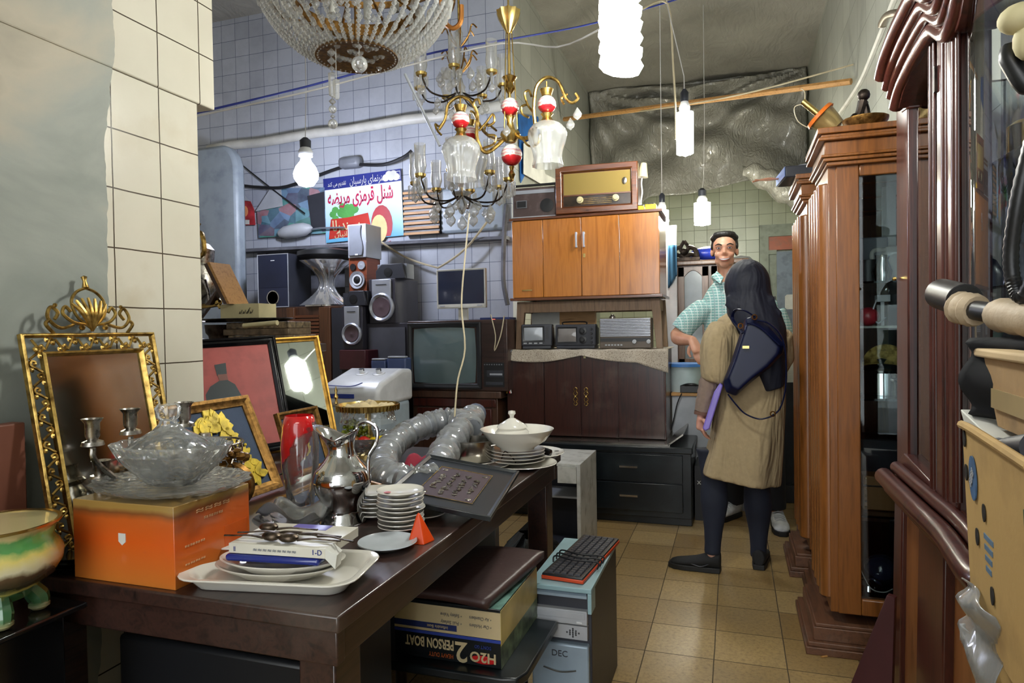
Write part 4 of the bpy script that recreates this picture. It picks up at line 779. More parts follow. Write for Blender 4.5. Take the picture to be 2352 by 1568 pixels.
p = aty(1612, 570, 5.7); o = MB().ball((0, 0, .06), (.16, .12, .065), 20).ball((.06, -.02, .06), (.1, .1, .05), 16).build('shopping_bag', mat('blue_bag', '#2a3fb4', .3), remesh=.01); o.location = (p.x + .05, 5.78, zt); lab(o, 'bright blue plastic bag lying on top of the ornate back cabinet', 'bag')
o = MB().at(aty(1632, 640, 5.45)).tube(sp([(.0, 0, 0), (.1, 0, 0)]), .0).build('x', 'blk') if False else None
t_ = [aty(1700, 572, 6.6), aty(1722, 580, 6.6), aty(1740, 600, 6.6), aty(1752, 640, 6.6)]
o = MB().box(.07, .62, 7.9, 8.4, 0, 1.0).build('fridge', 'lgry', bev=.04); lab(o, 'pale grey low appliance against the far wall left of the door', 'appliance')
o = MB().at(((t_[0].x + .02), 8.1, 1.0)).lathe([(0, 0), (.22, 0), (.24, .6), (.2, .9), (.1, 1.0), (0, 1.02)], n=28).build('covered_dome', 'lgry'); lab(o, 'rounded pale drum with a black band rising behind the man shoulder', 'drum'); q_ = o.location; MB().tube(sp([V((-.1, -.3, .96)), V((.02, -.32, 1.0)), V((.14, -.3, .93)), V((.25, -.25, .72))]), [.03, .045, .04, .02], 10).build('black_band', 'blk', o)
x0, x1, z0, z1 = bp(1533, 560, 1552, 660, 5.2); o = MB().grid(lambda u, v: (x0 + (x1 - x0) * u, 5.27 + .02 * sin(u * 9), z1 - (z1 - z0) * v * (1 - .3 * u)), 12, 12).build('blue_cloth', mat('teal_cloth', '#1f4d6e', .8), solid=.01); lab(o, 'dark blue cloth hanging beside the right edge of the teak cupboard', 'cloth')
o = MB().box(x0 - .1, x0 + .06, 5.3, 5.34, 0, 2.0).build('wall_board', 'lgry'); lab(o, 'tall narrow pale board standing behind the teak cupboard', 'board')
# papers and black box by the orange cabinet
x0, x1, z0, z1 = bp(1800, 868, 1850, 1062, 5.0)
o = MB().box(x0, .8, 5.0, 5.4, 0, z1 - .03).build('steel_cupboard', 'blkw', bev=.005); lab(o, 'black low cupboard standing just beyond the orange-brown vitrine', 'cupboard')
o = MB().box(x0 - .02, x0 + .2, 4.93, 5.0, 0, .12).build('black_plinth', 'blk', bev=.005); lab(o, 'small black block on the floor before the low black cupboard', 'box')
o = MB().prism([(0, 0), (.22, .02), (.24, .3), (.07, .27)], 0, .004).build('paper_sheet', 'paper'); o.location = (x0 + .0, 4.97, z1 - .03); lab(o, 'sheet of pale green paper leaning on the low black cupboard', 'paper')
x0, x1, z0, z1 = bp(1596, 1070, 1616, 1205, 4.35)
t = thing('carton', 'narrow black printed box standing on the floor right of the black cabinet', 'box', (x0 + .02, 4.35, 0)); MB().box(-.02, .1, 0, .3, 0, z1).build('box_body', 'blk', t)
text('xbc', .05, 'paper', t, (.03, -.002, z1 - .1)); 
# ================================================================ the long table on the left and its wares
T = .74
t = thing('long_table', 'long dark wooden table crowded with glass, silver and dishes in the left foreground', 'table', (0, 0, 0))
MB().box(-1.46, -.637, .97, 2.505, T - .03, T).build('tabletop', 'tblw', t, bev=.004)
MB().box(-1.44, -.65, .985, 1.01, T - .095, T - .03).box(-1.44, -.65, 2.465, 2.49, T - .095, T - .03).box(-.68, -.655, 1.01, 2.465, T - .095, T - .03).box(-1.44, -1.415, 1.01, 2.465, T - .095, T - .03).build('apron', 'tblw', t, bev=.003)
for x in (-1.42, -.74 - .0):
    for y in (1.0, 2.39): MB().box(x, x + .075, y, y + .085, 0, T - .095 + .06).build('leg', 'tblw', t, bev=.004)
t = thing('plank_bench', 'dark bench behind the long table on which the framed pictures lean', 'bench', (0, 0, 0)); MB().box(-2.35, -1.475, 1.7, 2.55, T - .035, T).build('top', 'tblw', t, bev=.004)
for x in (-2.3, -1.56):
    for y in (1.74, 2.44): MB().box(x, x + .07, y, y + .07, 0, T - .035).build('leg', 'tblw', t)
o = MB().box(-1.30, -.80, 1.12, 1.45, 0, .56).build('shade_box', 'blk', bev=.01); lab(o, 'added black box for the shade under the near end of the long table', 'box')  # black box added to stand in for the deep shade under the table
# black pedestal with the painted planter
PZ = .71
t = thing('pedestal', 'low black glossy pedestal table under the painted planter, bottom left corner', 'table', (-1.37, .93, 0)); MB().box(-.09, .186, -.33, .028, PZ - .012, PZ).build('top', 'blkg', t, bev=.004); MB().box(-.07, .14, -.28, .015, 0, PZ - .012).build('base', 'blkg', t, bev=.004)
pc_ = atz(50, 1432, PZ); 
def planter_m():
    t_ = NT('painted_majolica'); z = t_.xyz()[2]; n = t_.noise(25, det=6); zz = t_.math('ADD', z, t_.math('MULTIPLY', t_.math('SUBTRACT', n, .5), .03))
    c = t_.ramp(t_.math('MULTIPLY', zz, 5.3), [(0, '#c9b98a'), (.12, '#4f7d55'), (.3, '#3c6a48'), (.36, '#c7c06a'), (.42, '#3a3a2a'), (.55, '#5d4a36'), (.62, '#d4cfae'), (.74, '#cfbf6a'), (.82, '#4d8a48'), (.92, '#5d9a58'), (.96, '#cdbf8a')]); t_.p(col=c, rough=.12, coat=.8); return t_.mat
M['planter'] = planter_m(); M['pinkin'] = mat('dull_pink_glaze', '#a9826a', .3)
t = thing('planter', 'large footed ceramic planter painted green and yellow with a pinkish inside, bottom left', 'planter', (pc_.x - .06, pc_.y + .0, PZ)); t.scale = (.91, .91, .91)
MB().lathe([(.0, .045), (.055, .045), (.062, .06), (.10, .085), (.112, .11), (.114, .13), (.105, .15), (.098, .162), (.103, .182), (.108, .19)], n=48, rip=.0).build('bowl', 'planter', t, ang=60)
MB().lathe([(.108, .19), (.100, .186), (.09, .15), (.04, .08), (0, .075)], n=48, cap=False).build('inside', 'pinkin', t); MB().lathe([(.105, .186), (.111, .188), (.111, .193), (.103, .192)], n=48, cap=False).build('gilt_rim', 'goldp', t)
for k in range(4):
    a = k * pi / 2 - .5; MB().tube(sp([(.045 * cos(a), .045 * sin(a), .06), (.066 * cos(a), .066 * sin(a), .03), (.07 * cos(a), .07 * sin(a), .012)]), [.016, .02, .016]).ball((.068 * cos(a), .068 * sin(a), .012), (.02, .02, .012)).build('foot', 'planter', t)
# ornate gilt mirror leaning on the left wall
Y0, Y1 = 1.02, 1.365; w = Y1 - Y0; h = .488
t = thing('gilt_mirror', 'large mirror in an openwork gilt frame with a shell crown, leaning on the left wall', 'mirror', (-1.352, (Y0 + Y1) / 2, T + .006), pi / 2, rx=-.19)
MB().frame(w, h, .009, .014, [(0, 0), (0, -.012), (.004, -.016), (.009, -.010), (.009, 0)]).build('outer_moulding', 'gold', t, bev=.001)
g = MB().frame(w - .082, h - .082, .01, .012, [(0, 0), (0, -.012), (.005, -.016), (.01, -.008), (.01, 0)]); f = g.build('inner_moulding', 'gold', t); f.location = (0, 0, .041)
MB().box(-w / 2 + .048, w / 2 - .048, -.004, .002, .048, h - .048).build('mirror_glass', 'mirrd', t)
def scroll_band(mb, p0, p1, wd, n, flip=1):
    p0, p1 = V(p0), V(p1); L = (p1 - p0).length; u = (p1 - p0).normalized(); v_ = V((0, -1, 0)).cross(u) * flip; st = L / n
    for k in range(n):
        c = p0 + u * (k + .5) * st; s = 1 if k % 2 else -1
        q = [c - u * st * .55 - v_ * s * wd * .4, c - u * st * .2 + v_ * s * wd * .1, c + v_ * s * wd * .42, c + u * st * .3 + v_ * s * wd * .3, c + u * st * .22 + v_ * s * wd * .02, c + u * st * .05 + v_ * s * wd * .12]
        mb.tube(sp([x + V((0, -.008, 0)) for x in q], 3), [.0028, .0036, .0026], 5); mb.ball(c + u * st * .05 + v_ * s * wd * .12 + V((0, -.01, 0)), .0042, 6); mb.ball(c - u * st * .35 + v_ * s * wd * .35 + V((0, -.009, 0)), (.005, .003, .006), 6)
g = MB(); b = .025
scroll_band(g, (-w / 2 + b, 0, b), (-w / 2 + b, 0, h - b), .03, 15); scroll_band(g, (w / 2 - b, 0, b), (w / 2 - b, 0, h - b), .03, 15); scroll_band(g, (-w / 2 + b, 0, h - b), (w / 2 - b, 0, h - b), .03, 11); scroll_band(g, (-w / 2 + b, 0, b), (w / 2 - b, 0, b), .03, 11)
g.build('openwork_band', 'gold', t)
g = MB(); cz = h
for k in range(7):
    a = (k - 3) * .32; g.tube(sp([(0, -.008, cz + .005), (.022 * sin(a) * 1.3, -.016, cz + .045), (.043 * sin(a) * 1.25, -.012, cz + .05 + .034 * cos(a))]), [.003, .0055, .003], 6)
for s in (1, -1):
    g.tube(sp([(0, -.008, cz + .01), (s * .035, -.01, cz + .04), (s * .042, -.01, cz + .075), (s * .025, -.01, cz + .098), (0, -.01, cz + .108)]), .0035, 6)
    g.tube(sp([(s * .012, -.008, cz + .02), (s * .045, -.01, cz + .025), (s * .068, -.01, cz + .045), (s * .06, -.01, cz + .062), (s * .048, -.01, cz + .05)]), .0038, 6)
    g.tube(sp([(s * .045, -.008, cz + .02), (s * .08, -.01, cz + .012), (s * .105, -.01, cz + .035), (s * .095, -.01, cz + .06), (s * .08, -.01, cz + .048), (s * .09, -.01, cz + .032)]), .0038, 6)
    g.tube(sp([(s * .095, -.008, cz + .0), (s * .112, -.01, cz + .02), (s * .104, -.01, cz + .03)]), .004, 6); g.ball((s * .03, -.014, cz + .012), .007, 8); g.ball((s * .085, -.012, cz + .064), .005, 8)
g.lathe([(0, .0), (.008, .004), (.004, .02), (.007, .03), (0, .034)], (0, -.01, cz + .105), 10).build('shell_crown', 'gold', t)
# things at far left edge
o = MB().box(-1.462, -1.425, .82, 1.02, T - .0, T + .30).build('wooden_box', mat('red_brown_board', '#6d4030', .5), bev=.003); o.location = (0, 0, 0); lab(o, 'red-brown wooden board standing against the wall at the left edge behind the planter', 'board')
M['brocade'] = mat('yellow_brocade', '#8a7440', .6, var=.8, vs=38)
o = MB().box(-1.42, -1.375, .80, .955, T - .0 - .07, T + .10).build('brocade_box', 'brocade', bev=.01); lab(o, 'yellow and black floral patterned box behind the planter at the left edge', 'box')
# dark plates
for k in range(3):
    p = atz(175, 1300, T); o = MB().lathe([(0, .004), (.06, .004), (.085, .012), (.086, .014), (.06, .008), (0, .008)], (p.x, p.y + .03, T + k * .009), 32).build('lacquer_plate', 'blkg')
    lab(o, ['lowest dark lacquer plate between the planter and the orange box', 'middle dark lacquer plate of the pile beside the orange box', 'topmost dark shiny plate of the pile between the planter and the orange box'][k], 'plate', 'dark plates left of the orange box')
# orange carton
BX = (-1.252, -.998, .985, 1.19); BH = .157
def obm():
    t_ = NT('orange_carton'); x = t_.xyz(); z = x[2]; n = t_.noise(6)
    f = t_.math('ADD', t_.math('MULTIPLY', z, 6.2), t_.math('MULTIPLY', n, .18)); c = t_.ramp(f, [(.1, '#c0702c'), (.6, '#cf5a1c'), (.86, '#bd5a20'), (.94, '#7d4a26'), (1.0, '#9a7a40')])
    t_.p(col=c, rough=.22, coat=.3); return t_.mat
M['obox'] = obm(); M['gt'] = mat('pale_gold_print', '#d9a878', .5)
t = thing('carton', 'bright orange printed carton with a small shield emblem carrying the crystal dish', 'box', (BX[0], BX[2], T)); bw = BX[1] - BX[0]; bd = BX[3] - BX[2]
MB().box(0, bw, 0, bd, 0, BH).build('box_body', 'obox', t, bev=.0015)
MB().prism([(bw * .5, .075), (bw * .5 - .009, .082), (bw * .5 - .009, .098), (bw * .5 + .009, .098), (bw * .5 + .009, .082)], -.001, 0).build('shield_emblem', 'paper', t)
for yy, zz, sz_, ww in ((.1, .135, .018, .09), (.1, .118, .012, .05), (.05, .075, .010, .05), (.05, .04, .008, .05)):
    text('\u2014 ~~ \u2014' if False else '≈≈≈≈', sz_, 'gt', t, (bw + .0008, yy, zz), (pi / 2, 0, pi / 2), wid=ww)
MB().box(bw, bw + .0008, .13, .195, .03, .085).build('printed_panel', mat('deep_orange_print', '#cc5a1e', .3), t)
# crystal tray, boat dish, lidded compote
p = V(((BX[0] + BX[1]) / 2 + .01, (BX[2] + BX[3]) / 2 + .01, T + BH))
o = MB().lathe([(0, .0), (.10, .0), (.135, .006), (.165, .018), (.168, .022), (.13, .012), (0, .005)], (p.x, p.y, p.z + .001), 64, sx=1.0, sy=.78, rip=.03, nr=16).build('crystal_tray', 'crys'); lab(o, 'scalloped cut crystal tray lying directly on the orange carton', 'tray')
o = MB().lathe([(0, .0), (.05, .0), (.075, .02), (.108, .052), (.125, .082), (.12, .085), (.095, .052), (.05, .012), (0, .01)], (p.x, p.y, p.z + .014), 64, sx=1.08, sy=.7, rip=.035, nr=12).build('crystal_bowl', 'crys'); lab(o, 'boat shaped cut crystal bowl with a jagged rim on the crystal tray', 'bowl')
t = thing('candy_dish', 'domed clear glass dish with a knobbed lid sitting in the crystal bowl', 'dish', (p.x - .005, p.y, p.z + .026))
MB().lathe([(0, 0), (.04, .004), (.075, .035), (.086, .055), (.083, .055), (.07, .036), (.035, .008), (0, .006)], n=40).build('dish', 'crys', t)
ld = MB().lathe([(.088, .054), (.085, .062), (.06, .082), (.03, .1), (.018, .112), (.016, .12)], n=40, cap=False, rip=.01, nr=10).build('lid', 'crys', t); MB().lathe([(.014, .118), (.022, .126), (.024, .145), (.02, .152), (0, .154)], n=16, rip=.05, nr=8).build('knob', 'crys', ld)
# silver candelabra behind
p = V((-1.27, 1.36, T)); t = thing('candelabra', 'tarnished silver filigree candelabra with cup sockets between mirror and crystal', 'candelabra', p)
MB().lathe([(0, 0), (.07, 0), (.07, .01), (.03, .03), (.016, .08), (.03, .11), (.016, .15), (.02, .2), (.012, .23)], n=24).build('stem', 'tsilv', t)
cups = [atx(300, 992, -1.27) - p, atx(424, 975, -1.2) - p, atx(213, 1018, -1.27) - p]
for c in cups:
    MB().tube(sp([(0, 0, .12), (c.x * .5, c.y * .5, .10), (c.x * .95, c.y * .95, c.z - .05), (c.x, c.y, c.z - .01)]), .006).build('arm', 'tsilv', t)
    MB().lathe([(0, -.006), (.022, -.004), (.02, .004), (.01, .008), (.014, .016), (.014, .042), (.021, .052), (.018, .052), (.011, .04), (.011, .02)], c, 20, cap=False).build('candle_cup', 'tsilv', t)
g = MB()
for r, z in ((.085, .19), (.09, .16)):
    for k in range(16):
        a = k * pi / 8; cc = V((r * cos(a), r * sin(a), z)); g.tube([cc + V((.012 * cos(b) * -sin(a), .012 * cos(b) * cos(a), .013 * sin(b))) for b in [j * pi / 3 for j in range(6)]], .0022, 4, closed=True)
g.tube([(.088 * cos(k * pi / 12), .088 * sin(k * pi / 12), .205) for k in range(24)], .003, 5, closed=True).tube([(.088 * cos(k * pi / 12), .088 * sin(k * pi / 12), .145) for k in range(24)], .003, 5, closed=True).build('filigree_basket', 'tsilv', t)
p = atz(205, 1235, T); p = V((-1.335, 1.12, T)); t = thing('candlestick', 'dark silver candlestick just in front of the gilt mirror glass', 'candlestick', p); MB().lathe([(0, 0), (.036, 0), (.036, .01), (.016, .03), (.022, .07), (.012, .11), (.02, .14), (.012, .16)], n=24).build('stem', 'tsilv', t); MB().lathe([(.010, .155), (.026, .165), (.022, .172), (.015, .174), (.017, .2), (.02, .204)], n=20).build('candle_cup', 'tsilv', t)
# wall-leaning pictures (all face the room, leaning on the left)
def picture(name, label, cat, Xb, Y0, Y1, h, lean, z, b, fm, art, prof=None, d=.018, rz=pi / 2, ry=0):
    w = Y1 - Y0; t = thing(name, label, cat, (Xb, (Y0 + Y1) / 2, z + .005 + abs(ry) * w / 2), rz, rx=-lean, ry=ry)
    MB().frame(w, h, b, d, prof).build('frame', fm, t, bev=.001); MB().box(-w / 2 + b * .8, w / 2 - b * .8, -.004, .001, b * .8, h - b * .8).build('panel' if art is not None and art != 'mirror' else 'mirror_glass', art, t); return t, w
h_b = .31; 
t, w = picture('picture_frame', 'gold framed picture of a raised gold flower spray on slate blue, right of the crystal', 'picture', -1.325, 1.35, 1.715, .305, .42, T, .03, 'gilt2', mat('slate_blue_velvet', '#3c4a62', .8, bump=.3, bs=300))
lf = MB()
def leaf(mb, x, z, a, L, wd, y=-.008, th=.004):
    o = [(0, 0), (.25, .5), (.55, .42), (.8, .3), (1, 0), (.8, -.28), (.5, -.5), (.2, -.4)]; mb.prism([(x + L * (u * cos(a) - v * wd * sin(a)), z + L * (u * sin(a) + v * wd * cos(a))) for u, v in o], y - th, y)
random.seed(5)
path = sp([(-.01, .0, .25), (.04, 0, .235), (.08, 0, .19), (.09, 0, .14), (.11, 0, .10), (.125, 0, .06)], 4)
for i, q in enumerate(path):
    wd_ = 1.25 if i < 8 else (.8 if i < 16 else 1.0)
    for k in range(3): leaf(lf, q.x - .02, q.z, random.uniform(0, 2 * pi), random.uniform(.026, .046) * wd_, .6, -.006 - .002 * k)
for k in range(26): lf.ball((random.gauss(.085, .012), -.008, random.uniform(.09, .17)), .005, 6)
lf.build('gold_spray', mat('gold_leaf_relief', '#d9bd3a', .35, .3, var=.3, vs=40), t)
t, w = picture('picture_frame', 'black framed red picture of a dark figure in a tall hat', 'picture', -1.80, 1.78, 2.28, .47, .36, T, .032, 'blkg', mat('coral_red_print', '#b04a44', .5, dirt='#8f3a38'), [(0, 0), (0, -.02), (.008, -.022), (.012, -.014), (.02, -.018), (.032, -.008), (.032, 0)], rz=.95, ry=-.04)
fb = mat('dark_teal_print', '#253034', .5)
MB().prism([(.0, .0), (.0, .22), (.02, .25), (.055, .27), (.085, .27), (.11, .25), (.135, .18), (.145, .0)], -.0055, -.004).prism([(.05, .29), (.046, .335), (.088, .34), (.086, .295)], -.0055, -.004).build('robed_figure', fb, t).location = (-.04, 0, .032)
MB().prism([(.055, .27), (.052, .295), (.086, .295), (.088, .27)], -.0056, -.004).build('painted_face', mat('muted_flesh_print', '#8a5a52', .6), t).location = (-.04, 0, .032)
picture('wall_mirror', 'tall gold framed mirror reflecting pale tiles, right of the red picture', 'mirror', -1.655, 2.14, 2.44, .475, .36, T, .02, 'goldw', 'mirror', rz=.95, ry=-.04)
t, w = picture('picture_frame', 'small gold framed picture with a gold leaf motif, seen behind the red glass vase', 'picture', -1.36, 1.82, 2.04, .22, .3, T, .022, 'gilt2', bpy.data.materials['slate_blue_velvet']); lf = MB(); [leaf(lf, random.gauss(0, .03), random.uniform(.06, .17), random.uniform(0, 6), .03, .6) for k in range(14)]; lf.build('gold_spray', bpy.data.materials['gold_leaf_relief'], t)
# small frame lying low next to the orange carton
t = thing('picture_frame', 'small gold framed picture lying flat on the table behind the orange carton', 'picture', (-1.12, 1.52, T + .004), -.5, rx=-pi / 2 + .22); MB().frame(.24, .2, .02, .014).build('frame', 'gilt2', t, bev=.001); MB().box(-.105, .105, -.004, 0, .015, .185).build('panel', bpy.data.materials['slate_blue_velvet'], t); MB().ball((-.05, -.006, .1), (.03, .002, .04), 12).build('floral_motif', bpy.data.materials['yellow_brocade'], t)
# bronze plaque / clock
p = atz(520, 1140, T); t = thing('mantel_clock', 'round bronze clock with a floral crest behind the crystal bowl', 'clock', (-1.2, 1.36, T)); MB().box(-.04, .04, -.02, .02, 0, .04).build('base', 'gold', t, bev=.004)
MB().at((0, 0, .1), (pi / 2, 0, .5)).lathe([(.055, -.012), (.062, 0), (.055, .012), (.045, .014), (.0, .012)], n=36).build('dial_ring', 'gilt2', t)
g = MB(); random.seed(3); [g.ball((random.gauss(0, .025), random.gauss(0, .008), .165 + random.uniform(0, .03)), random.uniform(.006, .012), 6) for k in range(26)]; g.build('floral_crest', 'gilt2', t)
# red vase
def redm():
    t_ = glass('red_glaze_glass', '#fcfcfc', .06, 1.35, .04, .07); nt = t_.node_tree; T_ = NT.__new__(NT); T_.mat = t_; T_.t = nt; T_._oc = None
    z = T_.xyz(); n = T_.noise(11, det=3); f = T_.math('ADD', T_.math('MULTIPLY', z[2], 3.2), T_.math('SUBTRACT', n, .5)); ang = T_.math('MULTIPLY', z[0], -7.5); f = T_.math('ADD', f, ang)
    k = T_.ramp(f, [(.5, 0.0), (.54, 1.0)]); df = nt.nodes.new('ShaderNodeBsdfPrincipled'); df.inputs['Base Color'].default_value = lin('#c01a1c'); df.inputs['Roughness'].default_value = .1; df.inputs['Coat Weight'].default_value = .5
    om = [x for x in nt.nodes if x.type == 'OUTPUT_MATERIAL'][0]; old = om.inputs[0].links[0].from_socket; mx = nt.nodes.new('ShaderNodeMixShader'); nt.links.new(k, mx.inputs[0]); nt.links.new(old, mx.inputs[1]); nt.links.new(df.outputs[0], mx.inputs[2]); nt.links.new(mx.outputs[0], om.inputs[0]); return t_
M['redg'] = redm(); p = atz(692, 1182, T)
o = MB().lathe([(0, 0), (.034, 0), (.036, .006), (.034, .03), (.038, .07), (.047, .13), (.049, .18), (.044, .235), (.037, .262), (.035, .263), (.041, .235), (.046, .18), (.044, .13), (.034, .07), (.028, .03), (0, .02)], (0, 0, 0), 40).build('glass_vase', 'redg', ang=70); o.location = (p.x, p.y, T); lab(o, 'tall clear glass vase with dripping red glaze left of the silver pitcher', 'vase')
# silver pitcher
p = atz(788, 1198, T); t = thing('pitcher', 'tall polished silver pitcher with a high looped handle', 'pitcher', p)
def pit(u, v):
    pr = [(.056, 0), (.058, .004), (.054, .012), (.046, .03), (.050, .05), (.068, .085), (.073, .108), (.066, .132), (.046, .155), (.034, .172), (.031, .19), (.033, .205), (.045, .225)]
    k = v * (len(pr) - 1); i = min(int(k), len(pr) - 2); f = k - i; r = pr[i][0] * (1 - f) + pr[i + 1][0] * f; z = pr[i][1] * (1 - f) + pr[i + 1][1] * f; a = 2 * pi * u
    if v > .8: q = (v - .8) / .2; sp_ = max(0, cos(a - pi)) ** 3; r += .028 * sp_ * q; z += .020 * sp_ * q - .012 * max(0, cos(a - pi / 2)) * q * 0 - .012 * (1 - abs(cos(a))) * q + .012 * max(0, cos(a)) * q
    return (r * cos(a), r * sin(a), z)
MB().grid(pit, 48, 40, cu=True).lathe([(0, .004), (.056, .004)], n=48).build('body', 'chr', t, solid=.0015); t.rotation_euler[2] = .15
MB().tube(sp([(.034, 0, .215), (.045, 0, .245), (.068, 0, .255), (.094, 0, .238), (.092, 0, .2), (.072, 0, .165), (.07, 0, .12), (.072, 0, .1)], 6), .0045, 8).build('handle', 'chr', t)
# saucer stack
def plate_mb(r, h, c=(0, 0, 0), n=40, sy=1): return MB().lathe([(0, 0), (r * .55, 0), (r * .6, h * .15), (r * .92, h * .8), (r, h), (r * .985, h + .002), (r * .9, h * .85), (r * .58, h * .3), (0, h * .3)], c, n, sy=sy)
pd_ = plate_mb(.057, .012).build('saucer', 'porc'); pd_.location = (0, 0, -9); M['grim'] = mat('grey_painted_rim', '#6d6a66', .3)
p = atz(910, 1222, T); labs = ['lowest', 'second lowest', 'third from the bottom', 'fourth from the bottom', 'middle', 'fourth from the top', 'third from the top', 'second from the top', 'topmost, floral']
for k in range(9):
    o = pd_ if k == 0 else pd_.copy()
    if k: COL.objects.link(o)
    o.location = (p.x + .002 * sin(k * 2), p.y + .025 + .002 * cos(k * 3), T + .0105 * k); lab(o, 'white porcelain saucer, %s of the stack behind the orange cone' % labs[k], 'saucer', 'saucers stacked behind the orange cone')
    if k == 8: MB().ball((-.03, -.01, .0065), (.01, .008, .002), 8).build('painted_flower', mat('pink_paint', '#c77a80', .4), o)
q = atz(868, 1205, T)
for k in range(6):
    o = pd_.copy(); COL.objects.link(o); o.location = (q.x - .045, q.y + .07, T + .011 * k); lab(o, 'white saucer in the rear stack right beside the silver pitcher', 'saucer', 'saucers stacked beside the silver pitcher')
q = atz(962, 1200, T); o = pd_.copy(); COL.objects.link(o); o.location = (q.x - .01, q.y + .05, T); lab(o, 'single floral saucer lying flat under the right side of the saucer stacks', 'saucer')
# cone pyramid
p = atz(962, 1246, T); o = MB().add([(.034 * cos(a), .034 * sin(a), 0) for a in [k * 2 * pi / 5 + .4 for k in range(5)]] + [(-.004, 0, .072)], [(4, 3, 2, 1, 0)] + [(k, (k + 1) % 5, 5) for k in range(5)]).build('orange_cone', mat('orange_plastic', '#e0490f', .35, var=.04), bev=.003, smooth=False); o.location = (p.x - .002, p.y + .012, T); lab(o, 'small bright orange faceted cone at the table edge', 'cone')
# plate right of tray
p = atz(900, 1275, T); o = plate_mb(.066, .014).build('plate', mat('bluish_porcelain', '#bcc4ca', .15)); o.location = (p.x - .035, p.y + .045, T); o.rotation_euler = (0, 0, 0); lab(o, 'pale blue-grey plate between the big tray and the orange cone', 'plate')
# big tray
A = atz(445, 1322, T); Bq = atz(655, 1388, T)
tc = V((-.84, 1.09, T)); 
def traym(w_, d_, h_, fl=.02):
    def rr(x, y, r, n=6): return [(sx * (x - r) + r * cos(a), sy * (y - r) + r * sin(a)) for sx, sy, a0 in ((1, 1, 0), (-1, 1, pi / 2), (-1, -1, pi), (1, -1, 1.5 * pi)) for a in [a0 + i * pi / 2 / (n - 1) for i in range(n)]]
    rings = [(w_ - fl, d_ - fl, 0, .03), (w_, d_, h_, .045), (w_ + .012, d_ + .012, h_ + .002, .05), (w_ + .012, d_ + .012, h_ + .006, .05), (w_ - .002, d_ - .002, h_ + .004, .045), (w_ - fl - .004, d_ - fl - .004, .006, .03)]
    mb = MB(); vs = []; fs = []
    for x, y, z, r in rings: vs += [(a, b, z) for a, b in rr(x, y, r)]
    n = 24
    for j in range(len(rings) - 1):
        for i in range(n): k = (i + 1) % n; fs.append((j * n + i, j * n + k, (j + 1) * n + k, (j + 1) * n + i))
    fs.append(tuple(range(n))[::-1]); fs.append(tuple((len(rings) - 1) * n + i for i in range(n))); return mb.add(vs, fs)
o = traym(.165, .088, .024).build('serving_tray', 'porc', bev=.002); o.location = tc; o.rotation_euler = (0, 0, .17); lab(o, 'large white enamel tray at the front corner of the long table', 'tray')
zt = T + .0075
for k in range(2):
    o = MB().lathe([(0, 0), (.085, 0), (.115, .016), (.118, .018), (.113, .019), (.08, .004), (0, .004)], n=48, sx=1.08, sy=.62).build('oval_platter', 'porc'); o.location = (tc.x - .01 + .006 * k, tc.y + .002 + .006 * k, zt + .006 + k * .011); o.rotation_euler = (0, 0, .15); lab(o, ['lower of the two white oval platters on the big tray', 'upper of the two white oval platters on the big tray'][k], 'platter', 'white oval platters on the tray')
zt += .036
M['blub'] = mat('cobalt_enamel', '#16277a', .15, coat=.6)
o = MB().box(-.098, .098, -.045, .045, 0, .014).build('blue_case', 'blub', bev=.006, seg=3); o.location = (tc.x, tc.y + .005, zt); o.rotation_euler = (0, 0, .12); lab(o, 'flat cobalt blue case lying under the printed carton on the tray', 'case')
t = thing('flat_carton', 'flattened white printed carton carrying the blackened spoons on the tray', 'box', (tc.x + .005, tc.y + .02, zt + .015), .1)
MB().box(-.098, .105, -.055, .085, 0, .019).build('box_body', mat('printed_white_card', '#cfccbf', .4), t, bev=.001); MB().hexa([(.105, -.055, .0), (.122, -.05, -.02), (.118, -.02, -.02), (.105, -.02, .0)], [(.105, -.055, .019), (.126, -.05, .006), (.122, -.02, .006), (.105, -.02, .019)]).build('box_flap', 'paper', t)
MB().box(-.03, .05, .05, .083, .0192, .0196).build('violet_print', mat('violet_print', '#6d6ab8', .3), t); text('1-D', .014, 'blub', t, (.088, -.0556, .0105)); text('≈≈≈≈≈≈≈≈≈', .01, 'gry', t, (.0, -.0556, .0095), wid=.09); text('||', .01, 'blub', t, (-.085, -.0556, .0095))
zs = zt + .015 + .0195
def cutlery(x, y, rz, kind, label):
    t = thing('serving_' + kind, label, kind, (x, y, zs), rz); g = MB()
    g.tube(sp([(0, 0, .006), (.03, 0, .009), (.06, 0, .007), (.085, 0, .006)]), [.0045, .003, .0025, .003], 8, fl=.6).build('handle', 'spoon', t)
    if kind == 'spoon': MB().at((.0, 0, 0)).ball((-.018, 0, .010), (.020, .014, .009), 14).build('spoon_bowl', 'spoon', t)
    else:
        f = MB(); [f.tube(sp([(.0, 0, .006), (-.012, k * .003, .008), (-.045, k * .0045, .006)]), .0016, 5) for k in (-1, 0, 1)]; f.build('tines', 'spoon', t)
for i, (x, y, rz, k, lb) in enumerate(((-.03, -.035, pi + .1, 'spoon', 'front left blackened serving spoon with a domed bowl on the printed carton'), (.045, -.03, .2, 'spoon', 'front right blackened serving spoon on the printed carton'), (-.02, .0, pi + .25, 'fork', 'blackened fork pointing left behind the front spoons'), (.03, .005, .05, 'fork', 'blackened fork in the middle of the cutlery heap'), (-.04, .02, .2, 'spoon', 'rear blackened spoon at the left of the cutlery heap'), (.07, .0, -.12, 'fork', 'blackened fork with splayed handle at the right end of the cutlery heap'))):
    cutlery(tc.x + x, tc.y + .02 + y, rz, k, lb)
